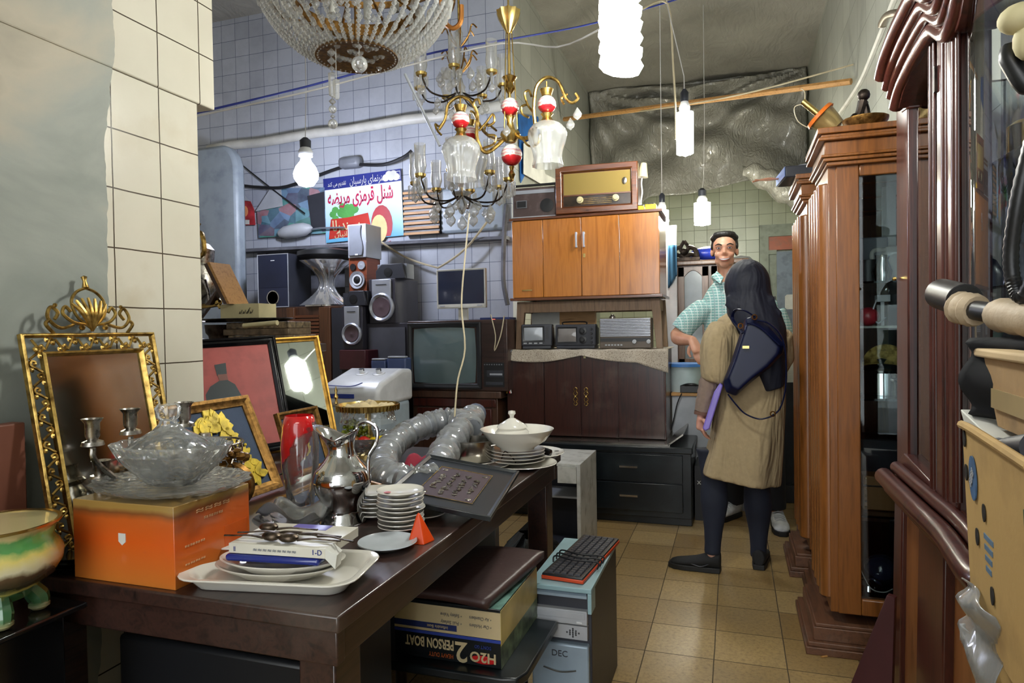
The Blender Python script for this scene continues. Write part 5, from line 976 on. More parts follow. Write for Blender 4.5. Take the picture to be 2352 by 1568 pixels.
o = MB().grid(lambda u, v: (-.05 + .13 * u, -.03 + .05 * v, .004 + .004 * sin(u * 5)), 8, 6).build('napkin', 'paper', solid=.003); o.location = (tc.x - .125, tc.y + .045, T + .034); lab(o, 'creased grey-white paper sticking out left of the printed carton on the tray', 'paper')
# bowl wrapped in film behind the tray
p = atz(645, 1232, T); o = MB().lathe([(0, .0), (.05, .0), (.085, .03), (.088, .034), (.05, .008), (0, .006)], n=40).build('glass_plate', 'crys'); o.location = (p.x - .01, p.y + .05, T); lab(o, 'shallow clear glass plate in front of the red glazed vase', 'plate')
o = MB().grid(lambda u, v: (-.07 + .16 * u, -.02 + .12 * v, .045 + .02 * sin(u * 7 + v * 2) + .015 * cos(v * 9) - .04 * abs(u - .5)), 20, 16).build('plastic_bag', 'filmc', solid=.002); o.location = (p.x - .025, p.y + .05, T); lab(o, 'crumpled clear plastic bag around the foot of the red glazed vase', 'plastic bag')
# epergne with fruit
p = atz(835, 1075, T); t = thing('epergne', 'two tiered brass and glass centrepiece stand with a gallery tray on top', 'centrepiece', (-1.345, 2.28, T)); 
MB().lathe([(0, 0), (.06, 0), (.06, .01), (.02, .016), (.014, .05), (.02, .08), (.012, .1), (.012, .19)], n=24).build('stem', 'goldp', t)
MB().lathe([(.02, .006), (.09, .022), (.125, .08), (.128, .082), (.12, .078), (.085, .028), (.02, .014)], n=40).build('lower_bowl', 'crys', t)
zt2 = aty(840, 928, 2.28).z - T; 
MB().lathe([(0, zt2 - .03), (.06, zt2 - .03), (.115, zt2 - .02), (.12, zt2), (.118, zt2 + .002), (.11, zt2 - .015), (0, zt2 - .024)], n=40).build('upper_tray', 'goldp', t); MB().lathe([(.012, .12), (.012, zt2 - .03)], n=12).build('upper_stem', 'goldp', t)
g = MB(); [g.tube([(.119 * cos(a), .119 * sin(a), zt2 - .022), (.121 * cos(a), .121 * sin(a), zt2)], .002, 4) for a in [k * pi / 24 for k in range(48)]]; g.build('gallery', 'goldp', t)
MB().lathe([(0, 0), (.007, .005), (.004, .02), (.009, .03), (.004, .045), (.006, .055), (0, .075)], (-.115, -.04, zt2), 10).build('finial', 'goldp', t)
g = MB().lathe([(.105, zt2 - .07), (.10, zt2 - .05), (.098, zt2 - .022)], n=40, cap=False, rip=.03, nr=30).build('glass_skirt', 'crys', t)
EC = V((-1.345, 2.28, T - .09)); random.seed(11)
fr = [('lemon', '#d8c01e', (.026, .02, .02)), ('red_apple', '#b3261e', (.026, .026, .024)), ('lemon', '#d9b81a', (.026, .02, .02)), ('peach', '#d98a4a', (.024, .024, .023)), ('lemon', '#cfc030', (.025, .019, .019)), ('red_apple', '#a8221e', (.024, .024, .022))]
pos = [(.085, -.03), (.03, -.09), (.07, -.075), (-.02, -.085), (.1, .02), (-.08, -.05)]
lbs = ['yellow lemon at the right edge of the fruit bowl', 'red apple at the front of the fruit bowl', 'yellow lemon beside the red apple at the bowl front', 'orange peach at the front left of the fruit bowl', 'yellow lemon at the back right of the fruit bowl', 'dark red apple at the left of the fruit bowl']
for i, (nm, c, r) in enumerate(fr):
    tt = thing(nm, lbs[i], 'fruit', EC + V((pos[i][0] * .85, pos[i][1] * .85, .155)), i * 1.1); MB().ball((0, 0, 0), r, 16).build('flesh', mat('fruit_skin_%d' % i, c, .35), tt); MB().tube([(0, 0, r[2] * .9), (.002, 0, r[2] + .005)], .0012, 5).build('stalk', 'bron', tt)
random.seed(2); g = MB()
for k in range(70):
    a = random.uniform(0, 2 * pi); rr = random.uniform(0, 1) ** .5; zz = random.uniform(0, 1); g.ball((-.02 + .055 * rr * cos(a) * (1.1 - .4 * zz), -.06 + .03 * rr * sin(a), .175 + .055 * zz), .0085, 7)
o = g.build('grape_bunch', mat('olive_grape', '#7d8a22', .25, var=.6, vs=40)); o.location = EC; lab(o, 'bunch of green and amber artificial grapes heaped in the glass fruit bowl', 'grapes')
def clothf(u, v): a = 2 * pi * u; r = .10 * v; return (r * cos(a) * (1 + .1 * sin(3 * a)), r * sin(a), .006 + .018 * abs(noise.noise(V((u * 0 + r * cos(a) * 22, r * sin(a) * 22, 3)))) * 2 + .012 * (1 - v))
o = MB().grid(clothf, 40, 14, cu=True).build('napkin', mat('cream_cloth', '#c9b68c', .9, var=.25, vs=14), solid=.003); o.location = EC + V((0, 0, zt2 + .09 - .022)); lab(o, 'crumpled cream and mustard cloths heaped on the upper brass tray', 'cloth')
# hose in plastic
t = thing('vacuum_hose', 'thick grey corrugated vacuum hose coiled in crinkled plastic on the table', 'hose', (0, 0, 0))
hp = sp([atz(*q) for q in ((1000, 1100, .785), (930, 1108, .785), (882, 1090, .785), (884, 1045, .80), (925, 1003, .83), (985, 975, .86), (1045, 965, .87), (1085, 985, .855))], 14)
MB().tube(hp, [.036 + .003 * (i % 2) for i in range(len(hp))], 14).build('coiled_hose', mat('grey_hose', '#8b8f96', .4), t); 
hq = sp([atz(*q) for q in ((1002, 1082, .785), (1022, 1038, .81), (1054, 992, .85), (1088, 955, .875))], 12)
MB().tube(hq, [.034 + .003 * (i % 2) for i in range(len(hq))], 14).build('straight_hose', bpy.data.materials['grey_hose'], t); MB().tube([hq[-1], hq[-1] + (hq[-1] - hq[-2]).normalized() * .05], .042, 16).build('hose_end', mat('slate_rubber', '#4c5568', .5), t)
def wrap(path, r, nz):
    mb = MB(); L = len(path); return mb.tube(path, [r + .006 * sin(i * 1.9) + nz * noise.noise(V((i * .7, 2, 0))) for i in range(L)], 16)
M['crink'] = glass('crinkled_clear_film', '#f2f5f8', .12, 1.5, .12, .25, 34)
wrap(hp, .046, .015).build('plastic_wrap', 'crink', t); wrap(hq, .046, .018).build('plastic_wrap', 'crink', t)
o = MB().grid(lambda u, v: (-1.02 + .14 * u, 1.93 + .12 * v + .04 * u, T + .02 + .05 * sin(pi * v) * (1 - .3 * u) + .006 * sin(u * 19)), 24, 14).build('burgundy_cloth', mat('burgundy_velvet', '#86142c', .8), solid=.004); lab(o, 'folded burgundy cloth tucked inside the coil of the wrapped hose', 'cloth')
# calligraphy picture, tilted at the table edge
Aq = atz(1118, 1200, T + .006); A3 = V((-.60, 1.55, T + .002)); t = thing('picture_frame', 'black framed silver calligraphy panel lying tilted over the table edge', 'picture', (-.705, 1.50, T + .036), .14, rx=-pi / 2 + .08, ry=.16)
t.scale = (.74, .74, .78)
MB().frame(.385, .5, .018, .018, [(0, .0), (0, -.016), (.006, -.018), (.018, -.01), (.018, 0)]).build('frame', 'blkw', t, bev=.001); MB().box(-.178, .178, -.006, 0, .015, .485).build('mount', mat('dark_slate_mount', '#1c2126', .35), t)
pn = MB().box(-.1, .1, -.009, -.006, .1, .4).build('panel', mat('purple_brown_panel', '#4a3c42', .4), t); MB().frame(.21, .31, .003, .0015).build('gold_line', 'gold', t).location = (0, -.009, .095)
random.seed(8)
for c in range(4):
    g = MB()
    cx = -.066 + c * .044
    for k in range(9 if c in (1, 2) else 6):
        z0 = .14 + (0 if c in (1, 2) else .045) + k * .026; g.tube(sp([(cx + random.uniform(-.013, .013), -.011, z0 + random.uniform(-.016, .016)) for _ in range(6)], 3), .0022, 4)
    g.build('calligraphy', 'tsilv', t)
for sx, sz_ in ((-1, .125), (1, .125), (-1, .375), (1, .375)): MB().ball((sx * .08, -.01, sz_), (.011, .002, .011), 8).build('rosette', 'tsilv', t)
# dishes at the far end
def dish(name, label, px, py, r, h, z, cat='plate', m_='porc', sy=1, dy=0, dx=0, group=None):
    p = atz(px, py, T); o = plate_mb(r, h, sy=sy).build(name, m_); o.location = (p.x + dx, p.y + dy, z); return lab(o, label, cat, group)
pc2 = V((-.80, 2.12, T)); 
for k in range(2): dish('plate', ['white plate at the bottom under the steel pot', 'smaller white plate directly under the steel pot'][k], 1105, 1062, .115 - .02 * k, .014, T + .012 * k, dx=.02 * (1 - k), dy=-.08)
p0 = atz(1105, 1062, T); t = thing('saucepan', 'shallow stainless steel pot standing on white plates', 'pot', (p0.x - .005, p0.y - .07, T + .0245)); R_ = .078
MB().lathe([(0, 0), (R_ * .92, 0), (R_, .008), (R_, .07), (R_ + .004, .072), (R_ - .003, .072), (R_ - .004, .01), (0, .004)], n=44).build('pot_body', 'steel', t); MB().tube(sp([(R_, -.02, .055), (R_ + .03, -.01, .06), (R_ + .03, .01, .06), (R_, .02, .055)]), .003).build('handle', 'steel', t)
pb0 = atz(1165, 1065, T); pb0 = V((pb0.x + .045, pb0.y - .02, T))
for k in range(5): o = plate_mb(.098 if k else .125, .013).build('plate', 'porc'); o.location = (pb0.x + (.015 if k == 0 else 0), pb0.y, T + .0115 * k); lab(o, ['wide white plate lowest under the stack with the bowl', 'second plate up in the stack under the white bowl', 'middle plate of the stack under the white bowl', 'second plate from the top under the white bowl', 'top plate directly under the white bowl'][k], 'plate', 'plates stacked under the white bowl')
bz = T + .0115 * 5 + .002
o = MB().lathe([(0, 0), (.06, 0), (.062, .006), (.1, .03), (.128, .068), (.13, .071), (.124, .069), (.095, .032), (.05, .008), (0, .006)], n=48).build('serving_bowl', 'porc', ang=60); o.location = (pb0.x, pb0.y, bz); lab(o, 'large white porcelain bowl holding the lidded sugar bowl', 'bowl')
t = thing('sugar_bowl', 'white lidded porcelain sugar bowl standing inside the large white bowl', 'sugar bowl', (pb0.x - .018, pb0.y + .0, bz + .009))
MB().lathe([(0, 0), (.04, 0), (.062, .03), (.06, .05), (.05, .062), (.053, .068), (.048, .068), (0, .06)], n=36).build('bowl', 'porc', t, ang=60); ld = MB().lathe([(.054, .067), (.05, .075), (.012, .098), (.008, .1)], n=36).build('lid', 'porc', t); MB().lathe([(.007, .098), (.008, .108), (.014, .115), (.012, .124), (0, .126)], n=16).build('knob', 'porc', ld)
o = plate_mb(.13, .02).build('platter', 'porc'); pp = atz(1245, 1042, T); o.location = (-.73, 2.40, T); lab(o, 'wide white plate with a grey leaf border at the far corner of the table', 'plate')
g = MB(); [g.ball((.108 * cos(a), .108 * sin(a), .0165), (.012, .005, .001), 8) for a in [k * pi / 5 for k in range(10)]]; g.build('leaf_border', 'grim', o)
o = MB().tube(sp([(-.05, .02, 0), (0, 0, .006), (.06, -.015, 0)]), [.012, .016, .012], 8).build('table_knife', 'blkg'); o.location = (-.69, 2.345, T + .033); lab(o, 'glossy black handle piece lying on the leaf bordered plate', 'handle')
o = MB().tube(sp([(0, 0, .0), (.02, -.02, .03), (.05, -.03, .01), (.055, -.01, -.01)]), .002, 6).build('wire_whisk', 'bron'); o.location = (p0.x + .1, p0.y - .06, T + .03); lab(o, 'thin bent metal handle between the steel pot and plate stack', 'handle')
# ---------------- under and beside the table
LB = .35
t = thing('low_table', 'dark low glass topped table under the boat box', 'table', (0, 0, 0)); MB().prism([(-1.15, 1.56), (-.56, 1.56), (-.52, 1.57), (-.505, 1.61), (-.505, 1.92), (-.61, 1.925), (-.61, 2.12), (-1.15, 2.12)], LB - .025, LB, ax='z').build('top', 'blkw', t, bev=.005)
for x, y in ((-.6, 1.62), (-1.1, 1.62), (-.66, 2.05), (-1.1, 2.05)): MB().lathe([(.02, 0), (.018, .1), (.026, .2), (.02, .32)], (x, y, 0), 14).build('leg', 'tblw', t)
x0, x1, y0, y1 = -.875, -.572, 1.60, 1.93; zb = LB + .001; hb = .155
M['boatl'] = mat('olive_printed_side', '#5f6f52', .3, var=.8, vs=26); M['boatn'] = mat('near_black_print', '#15191c', .25); M['boatc'] = mat('cream_print', '#bfae88', .35); M['boatt'] = mat('dull_teal_foil', '#6f958a', .25, .1, var=.5, vs=14)
t = thing('boat_carton', 'worn inflatable boat box with upside down 2 PERSON BOAT lettering under the table', 'box', (x0, y0, zb)); w = x1 - x0; d = y1 - y0
MB().box(0, w, 0, d, 0, hb - .001).build('box_body', 'boatn', t, bev=.002); MB().box(0, w, -.001, .0, .075, .145).build('cream_band', 'boatc', t); MB().box(.0, w, -.0015, -.0008, .066, .074).build('blue_stripe', bpy.data.materials['blue_print'], t); MB().box(.0, w * .6, -.0018, -.001, .082, .098).build('navy_pill', mat('navy_print', '#1f2b5c', .4), t, bev=.006)
MB().box(w, w + .001, 0, d, .06, .15).build('yellow_label', mat('yellow_cream_print', '#b9a868', .4, var=.3), t); MB().box(w, w + .0008, 0, d, 0, .06).build('photo_label', 'boatl', t); MB().box(w - .07, w, .0, d, hb - .001, hb).build('foil_edge', 'boatt', t)
up = (pi / 2, pi, 0)
text('2', .075, 'boatc', t, (w * .64, -.0022, .034), up, off=.001); text('PERSON BOAT', .036, 'boatc', t, (w * .34, -.0022, .046), up, off=.0008, wid=.14); text('HEAVY DUTY', .016, mat('orange_print_b', '#b0501c', .4), t, (w * .45, -.0022, .016), up, wid=.07)
MB().ball((w * .84, -.001, .018), (.036, .001, .011), 16).build('red_swoosh', 'red', t); text('H2O', .036, 'boatc', t, (w * .84, -.0026, .026), up, off=.0008); text("DON'T GO", .012, bpy.data.materials['blue_print'], t, (w * .84, -.0026, .052), up, wid=.045)
for k, (s_, xx, zz) in enumerate((('• Air Chambers', .82, .125), ('• Safety Valve', .55, .125), ('• Oar Holders', .82, .105), ('• Full Safety', .55, .105))): text(s_, .013, 'grim', t, (w * xx, -.0022, zz), up, wid=.06)
text('Inflatable Boat', .011, 'boatc', t, (w * .42, -.0026, .09), up, wid=.06)
o = MB().grid(lambda u, v: (-.92 + .32 * u + .05 * v, 1.58 + .36 * v, zb + hb + .012 + .012 * sin(u * 3) + .018 * u * v), 20, 16).build('leather_folder', mat('brown_leather', '#43302e', .4, bump=.3), solid=.022); lab(o, 'large dark brown leather folder lying on the boat box', 'folder')
o = MB().lathe([(0, 0), (.05, 0), (.09, .05), (.1, .10), (.096, .1), (.084, .05), (.045, .006)], n=40, rip=.03, nr=20).build('glass_bowl', 'crys'); o.location = (-.715, 2.03, LB); lab(o, 'scalloped glass bowl behind the boat box on the low table', 'bowl')
o = MB().ball((0, 0, 0), (.05, .04, .02), 14).build('bread_piece', mat('ochre_lump', '#a8853c', .7, bump=.4)); o.location = (-.70, 2.01, LB + .085); lab(o, 'ochre coloured lump inside the scalloped glass bowl', 'pot lid')
for i, (x, y, r, h, m_, lb) in enumerate(((-.62, 1.42, .045, .1, 'tsilv', 'silver lidded pot on the floor below the low table edge'), (-.545, 1.5, .04, .09, 'porc', 'white cup on the floor below the low table edge'), (-.9, 1.4, .02, .2, 'crys', 'small clear bottle on the floor under the table'))):
    o = MB().lathe([(0, 0), (r, 0), (r * 1.1, h * .5), (r * .9, h * .9), (r * .5, h), (0, h * 1.03)], n=28).build(['lidded_pot', 'cup', 'bottle'][i], m_); o.location = (x, y + .12, 0); lab(o, lb, ['pot', 'cup', 'bottle'][i])
p = atz(540, 1560, .1); o = MB().box(-.15, .14, 0, .2, 0, .2).build('plastic_crate', mat('blue_crate', '#1c3f77', .4), bev=.02); o.location = (p.x - .02, p.y - .1, 0); lab(o, 'dim blue plastic crate on the floor under the long table', 'crate')
# pc tower
PCZ = .45; x0, x1, y0, y1 = -.645, -.455, 1.93, 2.39
x0, x1 = -.60, -.405; M['pcb'] = mat('pale_blue_pc_plastic', '#8fb0b8', .4); M['pcs'] = mat('silver_blue_front', '#93a5b4', .35, .2)
t = thing('computer_tower', 'pale blue computer tower marked DEC standing on the floor at the table corner', 'computer', ((x0 + x1) / 2, y0, 0), -.0); w = x1 - x0; d = y1 - y0
MB().box(-w / 2 + .004, w / 2 - .004, .02, d, .0, PCZ - .012).build('case', 'dgry', t, bev=.003); MB().box(-w / 2, w / 2, -.0, d, PCZ - .014, PCZ).box(-w / 2, -w / 2 + .012, 0, .06, PCZ - .075, PCZ - .014).box(w / 2 - .012, w / 2, 0, .06, PCZ - .075, PCZ - .014).build('top_cover', 'pcb', t, bev=.002)
MB().hexa([(-w / 2 + .014, .0, PCZ - .03), (w / 2 - .014, .0, PCZ - .03), (w / 2 - .02, .02, PCZ - .016), (-w / 2 + .02, .02, PCZ - .016)], [(-w / 2 + .014, .0, PCZ - .022), (w / 2 - .014, .0, PCZ - .022), (w / 2 - .02, .02, PCZ - .014), (-w / 2 + .02, .02, PCZ - .014)]).build('top_lip', 'pcs', t)
dv = MB().box(-w / 2 + .014, w / 2 - .014, .0, .03, PCZ - .11, PCZ - .068).build('disc_drive', 'lgry', t, bev=.002); MB().box(-w / 2 + .02, w / 2 - .02, -.002, 0, PCZ - .092, PCZ - .074).build('drive_tray', 'lgry', dv, bev=.001); MB().box(w / 2 - .045, w / 2 - .028, -.003, 0, PCZ - .104, PCZ - .099).build('eject_button', 'wht', dv)
sgp = MB().box(-w / 2 + .014, w / 2 - .014, .002, .03, PCZ - .155, PCZ - .114).build('vent_panel', 'lgry', t); g = MB()
for k in range(-2, 3):
    for cx in (-.04, .04):
        for j in range(-2, 3):
            if abs(k) + abs(j) <= 2: g.ball((cx + j * .009, .001, PCZ - .135 + k * .006), .0028, 6)
g.build('vent_holes', 'blk', sgp)
MB().box(-w / 2 + .01, w / 2 - .01, -.004, .03, .0, PCZ - .17).build('front_door', 'pcs', t, bev=.006); text('DEC', .026, 'dgry', t, (0, -.0052, PCZ - .2)); 
MB().tube(sp([(-.05, -.004, PCZ - .245), (0, -.006, PCZ - .253), (.05, -.004, PCZ - .245)]), .005, fl=.5).build('door_grip', 'steel', t); MB().at((0, -.004, .09), (pi / 2, 0, 0)).lathe([(.04, 0), (.04, .004), (.02, .006), (0, .007)], n=28).build('power_button', 'blk', t); MB().box(-.014, .014, -.016, -.008, .07, .12).build('button_cap', 'pcs', t, bev=.008)
t = thing('keyboard', 'black keyboard with an orange edge and its cord wound around it on the tower', 'keyboard', ((x0 + x1) / 2 + .0, y0 + .035, PCZ + .0015), pi / 2 - .1, rx=0)
MB().box(0, .42, -.068, .068, 0, .012).build('base', mat('orange_edge', '#c8451c', .4), t, bev=.003); MB().box(.002, .418, -.066, .066, .008, .018).build('deck', 'blk', t, bev=.003)
for r in range(5): kk = MB(); [kk.box(.012 + c * .0195, .012 + c * .0195 + .016, -.055 + r * .022, -.055 + r * .022 + .018, .018, .023, tx=.002, ty=.002) for c in range(20)]; kk.build('key_row', 'dgry', t)
g = MB()
for k in range(3): a = .12 + k * .03; g.tube(sp([(a, -.075, .006), (a + .01, -.072, .026), (a - .01, 0, .03), (a + .02, .072, .026), (a + .015, .078, .006)]), .0028, 6)
g.build('cord', 'cabl', t)
# white steel chassis
t = thing('metal_chassis', 'empty white and black steel computer chassis standing on the floor before the black cabinet', 'chassis', (0, 0, 0)); X1 = aty(1345, 1100, 3.55).x; X0 = X1 - .38; Z1 = aty(1345, 1060, 3.5).z; wm = mat('chipped_white_steel', '#b9bab6', .5, dirt='#77746c')
MB().box(X1 - .02, X1, 3.42, 3.85, 0.0, Z1).build('side_sheet', wm, t, bev=.002); MB().box(X0, X1 - .02, 3.42, 3.85, Z1 - .015, Z1).build('top_sheet', wm, t, bev=.002); MB().box(X0, X1 - .02, 3.83, 3.85, 0.01, Z1 - .015).build('back_sheet', 'dgry', t)
MB().box(X0 - .02, X0 + .01, 3.38, 3.85, 0.0, .08).box(X0 - .02, X0, 3.8, 3.83, 0.0, Z1).build('left_rail', 'steel', t); MB().box(X0 + .01, X1 - .02, 3.42, 3.85, 0.0, .012).build('bottom_sheet', 'dgry', t); MB().box(X0, X1 - .02, 3.6, 3.85, Z1 * .55, Z1 * .57).build('shelf_bar', 'lgry', t)
MB().box(X1 - .12, X1 - .02, 3.41, 3.44, Z1 - .1, Z1 - .015).build('drive_cage', wm, t)
# pale box and black bag under the table
p = atz(1125, 1330, 0); t_x = -.80
o = MB().box(-1.35, -.80, 2.2, 2.24, 0, .62).build('partition', 'lgry', bev=.003); lab(o, 'pale grey panel standing under the far part of the long table', 'panel'); 
def bagf(u, v): a = 2 * pi * u; r = (.16 - .05 * v + .03 * sin(3 * a + v * 6) + .02 * sin(7 * a)) * (1 - .55 * max(0, v - .7) / .3); return (r * cos(a) * 1.0, r * sin(a) * 1.2, .33 * v)
o = MB().grid(bagf, 36, 16, cu=True).build('bin_bag', mat('black_bin_bag', '#060607', .25, bump=.5)); bb_ = atz(1150, 1400, 0); o.location = (-.84, 2.78, 0); lab(o, 'black plastic bag slumped on the floor behind the table leg', 'bag')
# ================================================================ chandeliers
def bead(mb, c, r, h=None, n=6): h = h or r; return mb.lathe([(0, -h), (r, 0), (0, h)], c, n)
def drop(mb, c, s, n=6): return mb.lathe([(0, 0), (s * .22, -s * .3), (s * .5, -s * .75), (s * .42, -s * 1.05), (0, -s * 1.4)], c, n, sy=.55)
def prismc(mb, c, L, r=.007): return mb.lathe([(0, 0), (r, -.006), (r * .9, -L * .9), (0, -L)], c, 5)
# big crystal basket chandelier
cz = aty(820, 130, 2.0); t = thing('chandelier', 'huge crystal bead basket chandelier cut off by the top edge of the picture', 'chandelier', (cz.x, 2.0, cz.z))
prof = [(.128, 0), (.175, .016), (.225, .05), (.265, .09), (.295, .135), (.32, .19), (.34, .26), (.35, .34)]
pr_ = [V((r, 0, z)) for r, z in prof]; pr_ = sp(pr_, 4)
MB().lathe([(.0, .012), (.12, .012), (.135, .0), (.137, -.006), (.125, -.004), (.0, .004)], n=48).build('bottom_disc', 'gilt2', t)
g = MB(); random.seed(4)
DC_ = [(r * cos(a), r * sin(a), 0) for a, r in [(random.uniform(0, 2 * pi), random.uniform(.03, .115)) for k in range(26)]]
scatter('disc_crystal', 'prism', t, DC_, lambda g: g.lathe([(0, -.012), (.010, -.006), (.013, 0), (0, .006)], n=6))
N_ = 44
for k in range(N_):
    a = 2 * pi * k / N_; g = MB()
    for i, q in enumerate(pr_[:-1]):
        s = .0075 + .0035 * i / len(pr_); 
        if i > 17: 
            if i == 18: g.at((q.x * cos(a), q.x * sin(a), q.z), (0, .2, a)).lathe([(0, -.01), (.012, .0), (.012, .1), (0, .12)], n=5); g.X = Matrix.Identity(4)
            continue
        bead(g, (q.x * cos(a), q.x * sin(a), q.z), s, s * 1.25)
    g.build('bead_chain', 'prism', t)
for zz, r in ((.34, .355), (.21, .33)): MB().lathe([(r - .004, zz - .012), (r + .004, zz - .012), (r + .004, zz + .012), (r - .004, zz + .012), (r - .004, zz - .012)], n=64, cap=False).build('brass_ring', 'gilt2', t)
MB().lathe([(.205, .16), (.21, .16), (.21, .20), (.205, .20), (.205, .16)], n=48, cap=False).build('inner_band', 'gilt2', t)
for zz, r, n, s in ((.165, .215, 26, .035), (.11, .2, 30, .026), (.075, .17, 26, .022)):
    scatter('crystal_drop', 'prism', t, [(r * cos(a), r * sin(a), zz) for a in [2 * pi * k / n for k in range(n)]], lambda g: drop(g, (0, 0, 0), s))
for k in range(8): a = k * pi / 4; MB().tube([(0, 0, .3), (.2 * cos(a), .2 * sin(a), .19)], .005).build('spoke', 'gilt2', t)
for k in range(8):
    a = k * pi / 4 + .3; MB().lathe([(.012, .2), (.012, .29), (.006, .3)], (.16 * cos(a), .16 * sin(a), 0), 12).build('candle_sleeve', 'offw', t)
MB().tube([(0, 0, .0), (0, 0, .3), (0, 0, 4.05 - cz.z)], .007).build('hanging_rod', 'gilt2', t)
def pend(px, items):
    p = aty(px, 160, 1.9) - V((cz.x, 2.0, cz.z)); z = -.005; x, y = p.x, p.y; d = math.hypot(x, y); k = min(1, .12 / d); x *= k; y *= k; g = MB()
    for ty, s in items:
        if ty == 'b': bead(g, (x, y, z - s), s, s, 8); z -= 2 * s
        elif ty == 'o': g.ball((x, y, z - s), s, 12); z -= 2 * s + .002
        elif ty == 'p': prismc(g, (x, y, z), s, .012); z -= s
        elif ty == 'l': g.tube([(x, y, z), (x, y, z - s)], .0015, 4); z -= s
    g.build('pendant', 'prism', t)
pend(762, [('b', .014), ('b', .014), ('b', .01), ('p', .085), ('b', .012), ('o', .013), ('b', .008), ('o', .016)]); pend(826, [('b', .01), ('l', .02), ('o', .026)]); pend(772, [('l', .1), ('p', .07)])
# crystal arm chandelier, two tiers
c2 = aty(1058, 300, 3.1); Z = lambda py: aty(1058, py, 3.1).z - c2.z
t = thing('chandelier', 'two tiered crystal arm chandelier with tall glass shades and hanging drops', 'chandelier', c2)
zl, zu = Z(452), Z(215); 
MB().lathe([(0, zl - .09), (.012, zl - .08), (.03, zl - .04), (.012, zl - .01), (.045, zl + .01), (.05, zl + .02), (.015, zl + .03), (.012, zl + .1), (.028, zl + .14), (.012, zl + .2), (.01, zu - .05), (.03, zu), (.02, zu + .04), (.01, zu + .08), (.028, zu + .14), (.012, zu + .2), (.02, zu + .3), (0, zu + .33)], n=20).build('stem', 'prism', t)
MB().tube([(0, 0, zl), (0, 0, 4.05 - c2.z)], .006).build('hanging_rod', 'gold', t)
def tier(z, R_, n, off, rise, shade, dr):
    for k in range(n):
        a = 2 * pi * k / n + off; ca, sa = cos(a), sin(a); P_ = lambda r, zz: (r * ca, r * sa, zz)
        ar = MB().tube(sp([P_(.02, z), P_(R_ * .4, z - .03), P_(R_ * .8, z - .02), P_(R_, z + rise)], 5), .0045, 6).build('arm', 'bron', t)
        MB().lathe([(.01, rise + z - .01), (.026, rise + z), (.028, rise + z + .012), (.024, rise + z + .012), (.012, rise + z + .004)], P_(R_, 0), 16).build('candle_cup', 'goldp', ar)
        if shade: MB().lathe([(.02, rise + z + .012), (.03, rise + z + .05), (.026, rise + z + .1), (.028, rise + z + .155)], P_(R_, 0), 14, cap=False).build('glass_shade', 'prism', ar)
        scatter('crystal_prism', 'prism', ar, [(R_ * ca + .03 * cos(b), R_ * sa + .03 * sin(b), z + rise - .005) for b in [2 * pi * j / 5 for j in range(5)]], lambda g: prismc(g, (0, 0, 0), dr))
        scatter('crystal_drop', 'prism', ar, [P_(R_, z + rise - .04), P_(R_ * .6, z - .04)], lambda g: drop(g, (0, 0, 0), .038))
tier(zl, .235, 8, .2, .07, True, .075); tier(zu, .215, 7, .5, .045, True, .055)
for zz, n in ((zu + .17, 8), (zu + .3, 6)):
    for k in range(n):
        a = 2 * pi * k / n; MB().tube(sp([(0, 0, zz - .08), (.05 * cos(a), .05 * sin(a), zz - .02), (.07 * cos(a), .07 * sin(a), zz + .03), (.095 * cos(a), .095 * sin(a), zz + .01)]), .004, 5).build('leaf_spray', 'gilt2', t)
scatter('crystal_drop', 'prism', t, [(.1 * cos(a), .1 * sin(a), zu + .1) for a in [k * pi / 5 for k in range(10)]], lambda g: drop(g, (0, 0, 0), .045))
scatter('crystal_drop', 'prism', t, [(.15 * cos(a), .15 * sin(a), zl - .05) for a in [k * pi / 4 for k in range(8)]] + [(0, 0, zl - .09)], lambda g: drop(g, (0, 0, 0), .056))
o = MB().tube(sp([aty(1012, 10, 2.3), aty(1020, 48, 2.3), aty(1040, 65, 2.3), aty(1058, 50, 2.3), aty(1060, 12, 2.3)]), .009, 8).tube([aty(1012, 10, 2.3), aty(1012, -80, 2.3)], .006).build('hook_arm', mat('copper_tube', '#b5793f', .3, .8)); lab(o, 'copper coloured curved lamp arm hanging just right of the big bead chandelier', 'lamp arm')
o = MB().tube([aty(930, 170, 2.6), aty(1010, 335, 2.6)], .006).build('metal_rod', 'lgry'); lab(o, 'thin pale rod hanging diagonally left of the two tiered chandelier', 'rod')
# brass and porcelain chandelier
def porcm():
    t_ = NT('painted_porcelain'); x = t_.xyz(); n = t_.noise(40, det=3); zz = t_.math('ADD', x[2], t_.math('MULTIPLY', t_.math('SUBTRACT', n, .5), .02)); c = t_.ramp(t_.math('ADD', t_.math('MULTIPLY', zz, 13), .5), [(.0, '#a3141c'), (.36, '#c0232a'), (.40, '#e3ddd0'), (.5, '#d88f8f'), (.58, '#e6e0d4'), (.7, '#c77a8a'), (.76, '#ece8df')]); t_.p(col=c, rough=.12, coat=.7); return t_.mat
M['pporc'] = porcm()
hub = aty(1172, 310, 2.5); t = thing('chandelier', 'brass chandelier with red and white painted porcelain balls and pressed glass shades', 'chandelier', hub)
L = lambda px, py, Y: aty(px, py, Y) - hub
MB().lathe([(0, -.03), (.02, -.028), (.035, -.01), (.04, .0), (.036, .012), (.02, .018), (.012, .05), (.02, .07), (.01, .09)], n=28).build('hub', 'goldp', t)
b_ = MB().ball((0, 0, 0), .042, 28).build('porcelain_ball', 'pporc', t); b_.location = L(1175, 356, 2.5)
MB().lathe([(0, -.05), (.008, -.045), (.014, -.03), (.006, -.015), (.012, 0)], L(1175, 372, 2.5) - V((0, 0, .018)), 14).build('finial', 'goldp', t)
b_ = MB().ball((0, 0, 0), .036, 28).build('porcelain_ball', 'pporc', t); b_.location = (0, 0, L(1172, 246, 2.5).z)
